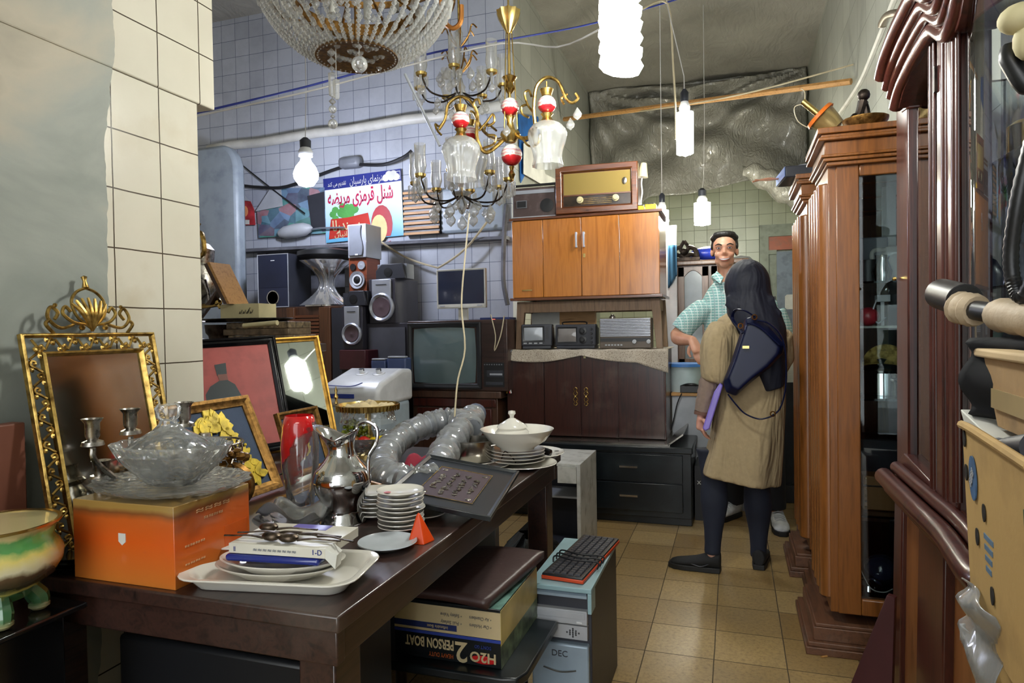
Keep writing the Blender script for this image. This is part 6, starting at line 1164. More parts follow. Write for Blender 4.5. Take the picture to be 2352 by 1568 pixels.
MB().lathe([(.006, .02), (.006, .5)], n=10).build('stem', 'goldp', t); zt_ = L(1172, 40, 2.5).z
MB().lathe([(.008, L(1172, 215, 2.5).z), (.022, L(1172, 205, 2.5).z), (.014, L(1172, 190, 2.5).z), (.03, L(1172, 178, 2.5).z), (.006, L(1172, 170, 2.5).z)], n=20).build('vase_turning', 'goldp', t)
MB().lathe([(.008, zt_ - .06), (.02, zt_ - .04), (.04, zt_ + .0), (.046, zt_ + .025), (.0, zt_ + .03)], n=20, rip=.07, nr=10).build('ceiling_cup', 'goldp', t)
for k in range(3):
    a = 2 * pi * k / 3; MB().tube([(.03 * cos(a), .03 * sin(a), .02), (.012 * cos(a), .012 * sin(a), zt_ - .04)], .0025, 5).build('chain', 'goldp', t)
MB().tube([(0, 0, zt_), (0, 0, 4.05 - hub.z)], .004).build('hanging_rod', 'goldp', t)
gs = MB()
def shadef(u, v):
    pr = [(.022, 0), (.05, -.012), (.070, -.035), (.073, -.055), (.066, -.08), (.056, -.11), (.052, -.14), (.058, -.165)]; k = v * 7; i = min(int(k), 6); f = k - i; r = pr[i][0] * (1 - f) + pr[i + 1][0] * f; z = pr[i][1] * (1 - f) + pr[i + 1][1] * f; a = 2 * pi * u
    if z < -.05: r *= 1 + .03 * cos(12 * a)
    else: r += .0025 * (sin(a * 24) * sin(v * 60))
    return (r * cos(a), r * sin(a), z)
gs.grid(shadef, 96, 34, cu=True)
M['pressed'] = glass('pressed_glass', '#fbfcfc', .1, 1.45, .08, .28)
def lamp(px, pyb, Y, path, hasglass=True, scr=()):
    ar = MB().tube(sp([L(*q) for q in path], 6), [.008, .007, .006, .005], 8)
    for s_ in scr: ar.tube(sp([L(*q) for q in s_], 5), .0045, 6)
    ar = ar.build('scroll_arm', 'gold', t); c = L(px, pyb, Y)
    MB().lathe([(.0, .06), (.006, .055), (.01, .05), (.02, .043), (.026, .055), (.018, .032)], c, 12).tube([c + V((0, 0, .055)), c + V((0, 0, .085))], .003).build('crown', 'gold', ar)
    b_ = MB().ball((0, 0, 0), (.035, .035, .033), 28).build('porcelain_ball', 'pporc', ar); b_.location = c
    MB().lathe([(.018, -.03), (.024, -.035), (.016, -.045), (.02, -.055), (.03, -.068), (.022, -.072)], c, 20).build('gallery', 'goldp', ar)
    if hasglass: g = gs.build('glass_shade', 'pressed', ar); g.location = c + V((0, 0, -.062))
lamp(1058, 276, 2.4, [(1160, 318, 2.5), (1118, 350, 2.47), (1096, 318, 2.45), (1096, 262, 2.42), (1080, 232, 2.4), (1055, 222, 2.4), (1030, 240, 2.4), (1022, 275, 2.4), (1008, 298, 2.4)], True, [[(1096, 262, 2.42), (1088, 235, 2.4), (1098, 228, 2.4), (1103, 240, 2.4)], [(1100, 300, 2.45), (1118, 280, 2.45), (1132, 262, 2.45), (1135, 280, 2.45), (1120, 290, 2.45)], [(1110, 340, 2.46), (1135, 330, 2.46), (1138, 312, 2.46), (1122, 310, 2.46)], [(1022, 275, 2.4), (1010, 290, 2.4), (1000, 285, 2.4), (1005, 300, 2.4), (1014, 310, 2.4)]])
lamp(1256, 240, 2.42, [(1180, 308, 2.5), (1205, 318, 2.47), (1228, 300, 2.44), (1226, 250, 2.42), (1232, 200, 2.42), (1255, 178, 2.42), (1282, 188, 2.42), (1300, 225, 2.42), (1314, 236, 2.42), (1328, 226, 2.42), (1322, 214, 2.42)], True, [[(1226, 260, 2.44), (1212, 240, 2.44), (1205, 215, 2.44), (1215, 208, 2.44), (1221, 222, 2.44)], [(1215, 270, 2.45), (1200, 262, 2.45), (1198, 245, 2.45), (1212, 240, 2.45)], [(1200, 318, 2.46), (1215, 335, 2.46), (1235, 330, 2.46), (1240, 310, 2.46)], [(1296, 240, 2.42), (1290, 226, 2.42), (1304, 216, 2.42)]])
lamp(1080, 306, 2.75, [(1172, 310, 2.5), (1140, 320, 2.6), (1110, 300, 2.7), (1090, 262, 2.75), (1080, 255, 2.75)], True, [[(1140, 300, 2.6), (1120, 285, 2.65), (1112, 300, 2.65)]])
scatter('crystal_drop', 'prism', t, [L(1326, 246, 2.42), L(1310, 270, 2.45), L(1163, 285, 2.45)], lambda g: drop(g, (0, 0, 0), .034))
# ================================================================ right side: vitrines and clutter
OT = 1.93
t = thing('display_cabinet', 'tall orange-brown glass sided display cabinet with stepped cornices on the right', 'cabinet', (0, 0, 0))
XB = .795; YN, YF = 2.72, 4.05
xg0 = aty(1976, 800, 2.72).x; xs0 = aty(1922, 800, 2.72).x
gz1 = aty(1990, 402, 2.72).z; gz0 = aty(1990, 1378, 2.72).z; bz0 = aty(1960, 1412, 2.72).z; bz1 = 1.80
MB().box(xs0, xg0, YN, YN + .04, bz0, bz1).box(xg0, XB, YN, YN + .04, gz1, bz1).box(xg0, XB, YN, YN + .04, bz0, gz0).box(XB - .04, XB, YN, YN + .04, gz0, gz1).build('side_frame', 'ora', t, bev=.004)
MB().box(xg0, XB - .04, YN + .015, YN + .02, gz0, gz1).build('side_glass', 'cab_glass', t)
MB().box(XB - .012, XB, YN + .04, YF, bz0, bz1).build('back_panel', 'tblw', t); MB().box(xs0, XB, YF - .03, YF, bz0, bz1).build('far_side', 'ora', t)
def pil(y0, y1, x):
    g = MB().box(x + .02, x + .07, y0, y1, bz0, bz1); n = 4
    for k in range(n): yy = y0 + (k + .5) * (y1 - y0) / n; g.lathe([(.0, bz0 + .04), ((y1 - y0) / n * .42, bz0 + .05), ((y1 - y0) / n * .42, bz1 - .06), (0, bz1 - .05)], (x + .022, yy, 0), 12)
    return g
pil(YN + .01, 3.08, xs0 - .045).build('pilaster', 'ora', t, bev=.003); pil(3.46, 3.86, xs0 - .045).build('pilaster', 'ora', t, bev=.003)
MB().box(xs0 + .0, xs0 + .03, 3.08, 3.46, bz0, bz0 + .06).box(xs0 + .0, xs0 + .03, 3.08, 3.46, bz1 - .08, bz1).box(xs0, xs0 + .03, 3.08, 3.13, bz0, bz1).box(xs0, xs0 + .03, 3.41, 3.46, bz0, bz1).build('door_frame', 'ora', t, bev=.003)
MB().box(xs0 + .012, xs0 + .017, 3.12, 3.42, bz0 + .05, bz1 - .07).build('door_glass', 'cab_glass', t); MB().box(xs0 + .0, xs0 + .03, 3.86, YF, bz0, bz1).build('end_stile', 'ora', t)
def corn(y0, y1, x, nm, near=True):
    g = MB(); lay = [(0.0, .022, .005), (.022, .034, .018), (.034, .046, .008), (.046, .095, .030), (.095, .105, .018), (.105, .118, .026), (.118, .132, .038)]
    for a, b, ins in lay: g.box(x + ins, XB, y0 + ins if near else y0, y1 - (ins if near else 0), OT - b, OT - a)
    return g.build(nm, 'ora', t, bev=.003)
corn(2.66, 3.11, .29, 'cornice'); corn(3.11, 3.43, .345, 'cornice', False); corn(3.43, 3.89, .28, 'cornice'); corn(3.89, YF, .345, 'cornice', False)
def plin(y0, y1, x):
    return MB().box(x, XB, y0, y1, 0, .028).box(x + .008, XB, y0 + .008, y1 - .008, .028, .045).box(x + .028, XB, y0 + .026, y1 - .02, .045, .095).box(x + .036, XB, y0 + .03, y1 - .02, .095, .108).build('plinth', 'orad', t, bev=.003)
plin(2.675, 3.13, .244); plin(3.13, 3.48, .30); plin(3.48, 3.92, .246); plin(3.92, YF + .05, .30)
shz = [aty(2010, py, 2.95).z for py in (651, 748, 905, 1158)] + [bz0 + .05]
for i, z in enumerate(shz): MB().box(xs0 + .05, XB - .015, YN + .05, YF - .04, z - .008, z).build('shelf', 'cab_glass' if i != 1 else 'steel', t)
def put(name, label, cat, px, sz, Y, mb, m_, rz=0, **kw): x = aty(px, 800, Y).x; o = mb.build(name, m_, **kw); o.location = (x, Y, shz[sz] + .001); o.rotation_euler = (0, 0, rz); return lab(o, label, cat)
def potmb(r, h): return MB().lathe([(0, 0), (r, 0), (r, h), (r + .004, h), (r - .004, h), (0, h * .98)], n=28)
put('black_pot', 'black cooking pot on the upper shelf inside the orange-brown cabinet', 'pot', 1995, 0, 2.95, potmb(.05, .09), 'blk'); put('steel_jug', 'small steel jug beside the black pot inside the orange-brown cabinet', 'jug', 2028, 0, 2.86, MB().lathe([(0, 0), (.028, 0), (.034, .04), (.02, .08), (.026, .1), (0, .095)], n=20), 'chr')
put('cream_kettle', 'cream electric kettle with a black handle and red lid inside the cabinet', 'kettle', 2052, 0, 2.98, MB().lathe([(0, 0), (.045, 0), (.05, .05), (.035, .14), (0, .15)], n=24).tube(sp([(-.03, -.02, .13), (-.08, -.04, .12), (-.07, -.04, .03)]), .008), 'offw')
put('grey_carton', 'grey appliance box behind the black pot inside the cabinet', 'box', 1998, 0, 3.12, MB().box(-.07, .07, 0, .1, 0, .2), 'gry', bev=.005); put('white_label_board', 'tall white card with black marks standing in the cabinet', 'card', 2041, 0, 3.2, MB().box(-.022, .03, 0, .01, 0, .42), 'paper')
put('red_bag', 'small crumpled red plastic bag on the steel shelf in the cabinet', 'bag', 1994, 1, 2.86, MB().ball((0, 0, .035), (.04, .04, .036), 16), mat('red_plastic_bag', '#b8323c', .35, bump=.5), bev=0)
put('telephone_handset', 'white telephone handset with a hanging cord inside the cabinet', 'telephone', 2028, 1, 2.85, MB().box(-.022, .022, -.02, .03, .09, .115).tube(sp([(-.02, 0, .1), (-.035, -.01, .05), (-.02, -.01, .01), (.01, 0, .03)]), .003).box(-.006, .006, .0, .01, .0, .09), 'wht', bev=.006)
t2 = thing('casserole', 'large shiny steel casserole with side handles on the middle cabinet shelf', 'pot', (aty(2025, 800, 2.98).x, 2.98, shz[2] + .001)); potmb(.1, .085).build('pot_body', 'chr', t2); MB().lathe([(.104, .085), (.1, .095), (.05, .115), (0, .12)], n=32).build('lid', 'chr', t2); MB().lathe([(.006, .118), (.018, .135), (0, .14)], n=14).build('knob', 'blk', t2); MB().tube(sp([(.02, -.1, .06), (.03, -.125, .06), (.06, -.12, .06), (.065, -.08, .06)]), .006).build('handle', 'steel', t2)
put('brass_dish', 'round gilded dish standing behind the casserole in the cabinet', 'dish', 2032, 2, 3.18, MB().at((0, 0, .1), (pi / 2, 0, 0)).lathe([(0, 0), (.07, 0), (.09, .01), (.09, .016), (0, .012)], n=28), 'gold')
t2 = thing('wooden_chest', 'small studded wooden chest on the lower cabinet shelf', 'chest', (aty(2022, 800, 2.85).x, 2.85, shz[3] + .001)); MB().box(-.06, .06, 0, .1, 0, .13).build('chest_body', mat('studded_brown', '#7d5326', .5), t2, bev=.004); MB().box(-.062, .062, -.004, .104, .09, .096).build('lid_band', 'bron', t2)
g = MB(); [g.ball((sx * .052, -.002, .012 + k * .022), .004, 6) for k in range(6) for sx in (-1, 1)]; g.build('studs', 'goldp', t2)
put('dark_appliance', 'dark metal appliance low inside the cabinet beside the chest', 'appliance', 2030, 3, 3.2, MB().box(-.09, .1, 0, .2, 0, .22), 'dgry', bev=.01)
put('steel_bowl', 'upturned steel bowl at the bottom of the orange-brown cabinet', 'bowl', 1992, 4, 2.88, MB().lathe([(.05, 0), (.045, .02), (.02, .035), (0, .038)], n=24), 'chr'); put('blue_ball', 'dark blue rounded pot on the cabinet floor', 'pot', 2022, 4, 2.95, MB().ball((0, 0, .055), (.065, .06, .055), 20), 'lcd')
rope('cable', 'thin pale wires looping at the bottom of the orange-brown cabinet', 'cable', [aty(1978, 1310, 2.8), aty(2000, 1350, 2.8), aty(2030, 1360, 2.8), aty(2050, 1352, 2.82)], .002, 'pinkw')
# on top of the orange cabinet
p = aty(1900, 255, 2.9)
t = thing('lamp_fitting', 'tilted brass lamp fitting with a bell cup and loose wires on the cabinet top', 'lamp part', (aty(1903, 255, 2.86).x, 2.86, OT + .068), 0, rx=.0, ry=-.78)
MB().lathe([(0, -.075), (.012, -.07), (.012, -.045), (.038, -.035), (.046, .0), (.052, .035), (.056, .04), (.05, .038), (.012, .034)], n=28).build('bell_cup', mat('brushed_gold_cup', '#b39a66', .3, .7), t); MB().lathe([(.012, .034), (.012, .13), (.0, .132)], n=14).build('neck_tube', 'goldp', t); MB().lathe([(.057, .034), (.061, .036), (.056, .05), (.053, .046)], n=28, cap=False).build('orange_rim', mat('amber_rim', '#c4641c', .3), t)
MB().tube(sp([(0, .01, .12), (-.03, .02, .14), (-.06, .02, .09), (-.05, .02, .03)]), .002, 5).tube(sp([(0, .0, .12), (.03, .0, .15), (.03, 0, .17)]), .002, 5).build('wires', 'wire', t)
t = thing('bronze_figure', 'dark bronze scrolling ornament standing on the cabinet top by the wall', 'ornament', (aty(1985, 250, 2.9).x, 2.98, OT))
g = MB(); g.tube(sp([(-.07, 0, .0), (-.04, 0, .04), (-.03, 0, .08), (-.005, 0, .12), (.01, 0, .17)]), [.008, .014, .01, .016, .02]).tube(sp([(0, 0, .0), (.01, 0, .06), (.0, 0, .12)]), .012).tube(sp([(.05, 0, 0), (.03, 0, .06), (.02, 0, .14), (.005, 0, .19)]), [.01, .014, .012]).ball((.012, 0, .195), .024, 12).ball((-.02, 0, .11), .018, 10).ball((-.045, 0, .055), .014, 8).build('figure', 'bron', t)
o = MB().at((0, 0, 0), (0, .0, 0)).lathe([(0, 0), (.05, 0), (.075, .03), (.078, .04), (.07, .038), (0, .01)], n=28, rip=.01, nr=14).build('brass_bowl', 'gilt2'); o.location = (aty(1990, 285, 2.74).x, 2.76, OT); lab(o, 'shallow pale brass patterned dish in front of the bronze ornament on the cabinet top', 'dish')
p = aty(1818, 380, 3.6); t = thing('video_player', 'blue-grey device box with wires overhanging the far end of the cabinet top', 'electronics', (.33, 3.62, OT), .1); MB().box(-.1, .1, -.12, .12, .0, .055).build('case', 'dgry', t, bev=.006); MB().box(-.104, -.1, -.12, .12, .004, .05).build('blue_face', mat('steel_blue', '#5a6ea0', .3), t); MB().lathe([(.0, .055), (.05, .055), (.05, .075), (0, .078)], (.02, 0, 0), 24).build('disc_cover', 'gry', t)
MB().tube(sp([(-.1, .05, .03), (-.16, .02, .02), (-.22, .02, .025)]), .004).tube(sp([(-.1, .07, .03), (-.15, .05, .035), (-.23, .04, .02)]), .004).build('cables', mat('pinkish_cable', '#b07f66', .5), t)
# faucet top right on the wall
t = thing('wall_tap', 'old metal tap elbow on the right wall above the cabinets', 'tap', (0, 0, 0)); MB().tube(sp([atx(2085, 38, .79), atx(2070, 30, .72), atx(2040, 34, .68), atx(2028, 52, .68), atx(2026, 62, .68)]), [.016, .018, .016, .02, .018], 12).build('spout', mat('old_pipe_metal', '#8d8272', .4, .6), t)
o = MB().box(.77, .79, 2.5, 2.9, 1.2, 2.3).build('blue_board', 'blub'); o.location = (0, .32, 0); lab(o, 'strip of blue board against the right wall behind the mahogany vitrine', 'board')
# ---------------- mahogany vitrine with arched cornice
t = thing('display_cabinet', 'dark glossy mahogany vitrine with an arched cornice and bowed waist at the right edge', 'cabinet', (0, 0, 0)); XD = .5
def PY(px, py, X=XD): p = atx(px, py, X); return (p.y, p.z)
def pan(px, x0, x1, nm, m_, par=t, **kw): return MB().prism([PY(a, b, x0) for a, b in px], x0, x1, ax='x').build(nm, m_, par, **kw)
pan([(2058, 185), (2084, 150), (2086, 1110), (2060, 1075)], XD, .55, 'corner_post', 'mahd', bev=.006); pan([(2150, 50), (2192, 0), (2198, 1300), (2150, 1250)], .485, .56, 'front_post', 'mahd', bev=.008)
for dx, r in ((0, .014), (.014, .009)):
    for px in (2143, 2172, 2196): p0, p1 = atx(px, 60, .49 - dx * .4), atx(px, 1150, .49 - dx * .4); MB().tube([V((.488, p0.y, p0.z)), V((.488, p0.y, p1.z))], r * .7, 10).build('reeding', 'mahd', t)
pan([(2060, 190), (2150, 70), (2150, 105), (2086, 205), (2084, 250), (2070, 260)], .498, .55, 'arched_rail', 'mahd', bev=.004)
arc = [PY(2192, 95)] + [PY(2192 + 160 * k / 8 * 1.05, 90 - 105 * math.sin(k / 8 * pi / 2)) for k in range(1, 9)]
top = [(1.05, 2.75), (1.2, 2.7), (1.9, 2.45)]
MB().prism(arc + [(1.43, 2.5), (1.7, 2.45), (PY(2192, 0)[0], PY(2192, -60)[1])], .5, .55, ax='x').build('door_arch', 'mahd', t, bev=.004)
pan([(2060, 1065), (2150, 1160), (2150, 1120), (2075, 1040)], .49, .54, 'lower_rail', 'mahd', bev=.004); pan([(2198, 1215), (2352, 1400), (2352, 1340), (2198, 1165)], .49, .54, 'door_lower_rail', 'mahd', bev=.006)
pan([(2084, 215), (2150, 110), (2150, 1130), (2086, 1060)], .515, .519, 'side_pane', 'cab_glass')
def bow(u, v): y = 1.84 - .40 * u; return (.52 - .035 * sin(pi * min(1, u * 1.1)), y, .86 + 1.45 * v)
MB().grid(bow, 20, 3).build('bowed_glass', 'cab_glass', t)
cpath = [V((.43, a, b)) for a, b in (PY(2024, 178, .43), PY(2036, 128, .43), PY(2062, 62, .43), PY(2100, -15, .43), PY(2160, -120, .43))]; cpath += [V((.43, 1.46, 2.84))]
cp = sp(cpath, 8)
for k, (dx, dz, r) in enumerate(((0, 0, .02), (.018, -.03, .016), (.03, -.055, .014), (.045, -.085, .02), (.02, .03, .018))):
    MB().tube([q + V((dx, -dz * .35, dz)) for q in cp], r, 12).build('cornice_moulding', 'mahd', t)
MB().prism([(q.y + .0, q.z - .1) for q in cp] + [(1.46, 2.4), (2.2, 2.05)], .475, .56, ax='x').build('bonnet_board', 'mahd', t, bev=.004)
cpz = sp([V((.44, a, b)) for a, b in (PY(2030, 1082, .44), PY(2060, 1098, .44), PY(2110, 1165, .44), PY(2170, 1250, .44))] + [V((.42, PY(2235, 1330, .42)[0], .70)), V((.43, 1.40, .70))], 8)
cz0 = .745
for dx, dz, r in ((0, 0, .026), (.02, -.035, .022), (.035, .03, .018)): MB().tube([V((q.x + dx, q.y, cz0 + dz)) for q in cpz], r, 14).build('waist_moulding', 'mahd', t)
MB().prism([(q.x + .03, q.y) for q in cpz] + [(.795, 1.43), (.795, 2.44)], .70, .765, ax='z').build('waist_board', 'mahd', t)
pan([(2055, 1110), (2072, 1130), (2064, 1700), (2045, 1700)], .5, .55, 'base_post', 'mahd', bev=.005); pan([(2110, 1180), (2168, 1250), (2160, 1800), (2100, 1800)], .49, .55, 'base_post', 'mahd', bev=.005)
M['opanel'] = wood('honey_panel', '#8f5a30', '#75451f', .35, 'z', .7, .2)
pan([(2070, 1120), (2112, 1170), (2102, 1750), (2064, 1700)], .515, .53, 'base_panel', 'opanel')
MB().box(.515, .53, 1.43, PY(2165, 1400)[0], .05, .71).build('base_panel', 'opanel', t)
MB().box(.51, .79, 1.42, 2.44, .02, .05).build('bottom_board', 'mahd', t); MB().box(.785, .798, 1.42, 2.44, .02, 2.4).build('back_panel', mat('dark_blue_back', '#2b2f3c', .3, coat=.3), t); MB().box(.55, .785, 2.40, 2.42, .77, 1.95).build('far_pane', 'cab_glass', t); MB().box(.53, .785, 2.40, 2.43, .05, .7).build('far_base_side', 'mahd', t)
vz = [1.02, 1.30, 1.58]
for z in vz: MB().box(.56, .783, 1.44, 2.38, z - .006, z).build('glass_shelf', 'cab_glass', t)
MB().box(PY(2160, 1, .5)[0] * 0 + .478, .484, PY(2168, 190)[0] - .006, PY(2168, 190)[0] + .006, PY(2168, 210)[1], PY(2168, 150)[1]).build('hinge', 'bron', t); MB().ball((.49, PY(2062, 560)[0], PY(2062, 640)[1]), .007, 8).build('keyhole', 'goldp', t)
def vput(name, label, cat, y, z, mb, m_, x=.66, **kw): o = mb.build(name, m_, **kw); o.location = (x, y, z + .001); return lab(o, label, cat)
vput('gold_canister', 'gold banded canister on the top glass shelf of the mahogany vitrine', 'canister', 1.85, vz[2], MB().lathe([(0, 0), (.05, 0), (.05, .03), (.052, .03), (.052, .09), (.04, .1), (0, .1)], n=28), 'goldp')
vput('glass_cloche', 'clear glass dome with a pink flower ornament inside the vitrine', 'dome', 1.66, vz[2], MB().lathe([(.05, 0), (.052, .08), (.04, .13), (.015, .155), (0, .16)], n=28), 'crys'); vput('pink_ornament', 'pink and white porcelain ornament under the glass dome', 'ornament', 1.66, vz[2], MB().lathe([(0, 0), (.02, .01), (.03, .04), (.015, .08), (.02, .1), (0, .115)], n=16), bpy.data.materials['pink_paint'])
vput('brass_box', 'low brass box on the top vitrine shelf near the right edge', 'box', 1.51, vz[2], MB().box(-.05, .05, -.06, .06, 0, .07), 'goldp', bev=.006)
vput('lamp_column', 'tall ribbed clear lamp column with a small pagoda cap inside the vitrine', 'lamp', 1.58, vz[0], MB().lathe([(0, 0), (.03, 0), (.014, .02), (.014, .08), (.018, .082), (.014, .085), (.014, .15), (.018, .152), (.014, .155), (.014, .21), (.035, .22), (.015, .235), (.006, .25), (0, .255)], n=20), 'tsilv')
vput('china_vase', 'pale green vase on the lower vitrine shelf', 'vase', 2.15, vz[0], MB().lathe([(0, 0), (.03, 0), (.05, .06), (.03, .14), (.035, .17), (0, .165)], n=28), mat('celadon', '#8fa79a', .2)); vput('steel_kettle', 'steel kettle on the middle vitrine shelf', 'kettle', 2.2, vz[1], MB().lathe([(0, 0), (.05, 0), (.055, .05), (.035, .09), (0, .11)], n=28), 'chr')
vput('blue_bowl', 'blue glass bowl on the middle vitrine shelf behind the post', 'bowl', 1.72, vz[1], MB().lathe([(0, 0), (.03, 0), (.06, .05), (.056, .05), (0, .01)], n=28), 'blub'); vput('grey_figurine', 'small grey figurine on the lower vitrine shelf', 'figurine', 1.72, vz[0], MB().lathe([(0, 0), (.03, 0), (.028, .02), (.012, .05), (.02, .07), (0, .09)], n=16), 'gry')
# black pole with wrapped foam
t = thing('wrapped_handlebar', 'black metal tube with taped foam grips sticking out before the vitrine', 'handlebar', (0, 0, 0)); A = aty(2163, 675, 1.52); B2 = aty(2215, 690, 1.40)
MB().tube([A + V((0, 0, .0)), B2], .030, 20).build('wide_tube', 'blk', t); MB().tube([B2 + (A - B2) * .06, B2 - (A - B2) * .02], .027, 20).build('tube_end', 'sole', t); A2 = aty(2212, 708, 1.38); B3 = aty(2420, 740, 1.16); MB().tube([A2, B3], .017, 14).build('bar', 'blk', t)
fo = mat('yellowed_foam', '#b8a58a', .6, bump=.5, dirt='#8d7d66')
def fwrap(p0, p1, r): q = [p0.lerp(p1, i / 8) for i in range(9)]; return MB().tube(q, [r * (.86 if i in (0, 8) else .95 + .05 * sin(i * 2.3)) for i in range(9)], 14)
fwrap(aty(2200, 705, 1.39), aty(2245, 714, 1.345), .03).build('foam_grip', fo, t); fwrap(aty(2292, 722, 1.29), aty(2400, 738, 1.18), .029).build('foam_grip', fo, t)
hz_ = sp([aty(2370, 320, 1.2), aty(2340, 450, 1.2), aty(2322, 580, 1.22), aty(2330, 655, 1.22), aty(2352, 680, 1.2), aty(2390, 600, 1.18)], 12); o = MB().tube(hz_, [.0098 + .0013 * (i % 2) for i in range(len(hz_))], 10).build('corrugated_tube', 'blk'); lab(o, 'black corrugated tube looping down at the right edge above the wrapped bar', 'tube')
t = thing('wall_lamp', 'black lamp with cream globes hanging at the top right corner', 'lamp', (0, 0, 0)); q = aty(2345, 42, 1.2)
MB().ball(q, (.03, .03, .022), 18).build('globe', 'cream', t); q2 = aty(2362, 92, 1.2); MB().ball(q2, (.02, .02, .03), 14).build('globe', 'cream', t); MB().tube(sp([q + V((-.0, .04, -.03)), q2 + V((-.012, .03, -.02)), q2 + V((.02, .02, -.06)), q2 + V((.08, .02, .1)), q2 + V((.08, 0, .9))]), .014, 10).build('bracket', 'blk', t)
o = MB().grid(lambda u, v: (.37 + .11 * u + .01 * sin(v * 9), 1.30 - .22 * u + .02 * sin(u * 7), 1.19 - .125 * v), 14, 14).build('black_cloth', mat('black_cloth', '#0e0f14', .9), solid=.02); lab(o, 'black cloth hanging from the taped bar behind the small carton', 'cloth')
# cartons
def cm():
    t_ = NT('banana_box_card'); t_.p(col=t_.mix(t_.ramp(t_.noise(9, det=7), [(.5, 0.0), (.75, .6)]), lin('#b39258'), lin('#8a6a3c')), rough=.75); t_.bump(t_.noise(50), .2, .003); return t_.mat
M['bcard'] = cm(); M['bprint'] = mat('faded_blue_print', '#3d5f86', .6, var=.3, vs=30); M['bprint2'] = mat('pale_blue_print', '#55708a', .7)
q = atx(2210, 985, .36)
t = thing('fruit_carton', 'tall worn brown fruit carton with faded blue print and hand holes at the right edge', 'box', (.372, 1.29, .73), -pi / 2 - .08, rx=.04); W_, H_, D_ = .35, .32, .2
MB().box(0, W_, 0, .004, 0, H_).box(0, .004, 0, D_, 0, H_).box(W_ - .004, W_, 0, D_, 0, H_).box(0, W_, D_ - .004, D_, 0, H_).box(0, W_, 0, D_, 0, .004).build('box_body', 'bcard', t, bev=.002)
MB().tube(sp([(-.002, 0, H_), (.1, -.003, H_ + .004), (W_, 0, H_ - .002)], 6), .007).build('folded_rim', 'bcard', t)
for i, (a, b) in enumerate(((.02, .30), (.022, .245), (.125, .205), (.075, .155), (.15, .09))): MB().at((a, -.001, b), (pi / 2, 0, 0)).lathe([(0, .0015), (.008, .0015), (.008, 0)], n=18, sy=1.7).build('hand_hole', 'sole', t)
MB().at((.068, -.001, .245), (pi / 2, 0, 0)).lathe([(0, .002), (.022, .002), (.022, 0)], n=28, sy=1.6).build('oval_logo', 'bprint', t)
text('Bonita' if False else '≋≋', .03, 'lgry', t, (.068, -.004, .245), (pi / 2, -.9, 0)); [MB().box(.115 + k * .001, .115 + .05 - k * .006, -.0012, 0, .165 - k * .016, .173 - k * .016).build('print_line', 'bprint2', t) for k in range(4)]
MB().box(W_ - .03, W_ + .001, -.0014, 0, .2, .26).build('green_print', mat('dark_green_print', '#2b4a34', .5), t)
o = MB().box(.40, .62, .93, 1.32, .0, .725).build('lower_carton', 'bcard', bev=.004); lab(o, 'plain brown carton at the bottom right corner supporting the printed fruit carton', 'box')
o = MB().grid(lambda u, v: (.352 + .01 * sin(v * 14 + u * 6), 1.27 - .02 * v - .16 * u, .80 - .22 * v * (.4 + u) + .0 * u), 16, 16).build('plastic_bag', 'filmc', solid=.002); lab(o, 'torn clear plastic hanging off the lower edge of the printed fruit carton', 'plastic bag')
o = MB().at((.378, 1.33, .655)).grid(lambda u, v: (.004 * sin(u * 20), .04 - .1 * u, .03 * v + .006 * sin(u * 9)), 10, 4).build('tape_strip', 'lgry', solid=.003); lab(o, 'frayed strip of clear tape stuck on the side of the plain lower carton', 'tape')
t = thing('small_carton', 'small brown taped carton with flared rim standing above the printed fruit carton', 'box', (.395, 1.27, 1.055), -pi / 2 - .06, rx=.0); MB().hexa([(.03, 0, 0), (.28, 0, 0), (.28, .15, 0), (.03, .15, 0)], [(-.005, -.01, .11), (.3, -.01, .12), (.3, .17, .12), (-.005, .17, .11)]).build('box_body', 'card', t, bev=.002); MB().box(-.03, .3, -.02, .02, .108, .122).build('rim_flap', mat('pale_card_edge', '#c7ad84', .8), t, bev=.004); MB().box(.028, .27, -.008, -.004, .03, .06).build('tape_band', 'tape', t)
o = MB().hexa([(.372, 1.31, 1.03), (.375, 1.15, 1.02), (.42, 1.15, 1.02), (.42, 1.31, 1.03)], [(.37, 1.34, 1.07), (.37, 1.16, 1.035), (.42, 1.16, 1.035), (.42, 1.34, 1.07)]).build('card_flap', 'paper', bev=.002); lab(o, 'folded grey-white card flap wedged between the two right hand cartons', 'card')
t = thing('hair_dryer', 'dark metal nozzle shaped tool lying over the rim of the printed fruit carton', 'tool', (0, 0, 0)); a, b = aty(2300, 1035, 1.17), aty(2385, 1030, 1.05); MB().tube([a, a.lerp(b, .3), b], [.016, .019, .022], 16).build('barrel', 'dgry', t); MB().tube([a - (b - a) * .05, a], [.02, .018], 16).build('nozzle_ring', 'gry', t)
# dark red board leaning
L0, L1, Q0, Q1 = atz(1925, 1640, 0), aty(2037, 1366, 2.3), atz(2045, 1700, 0), aty(2056, 1372, 2.3); th = V((.01, .02, 0))
o = MB().hexa([L0, Q0, Q0 + th, L0 + th], [L1, Q1, Q1 + th, L1 + th]).build('leaning_board', mat('dark_red_board', '#3d1416', .5), bev=.002); lab(o, 'narrow dark red board leaning on the floor against the mahogany vitrine', 'board')
o = MB().lathe([(0, -.012), (.0035, -.012), (.0035, .012), (0, .012)], n=8).build('cigarette_end', 'pine'); o.rotation_euler = (0, pi / 2, .5); p = atz(1893, 1507, .0035); o.location = (p.x, p.y, .0035); lab(o, 'tiny cigarette end lying on the floor before the orange-brown cabinet', 'cigarette end')
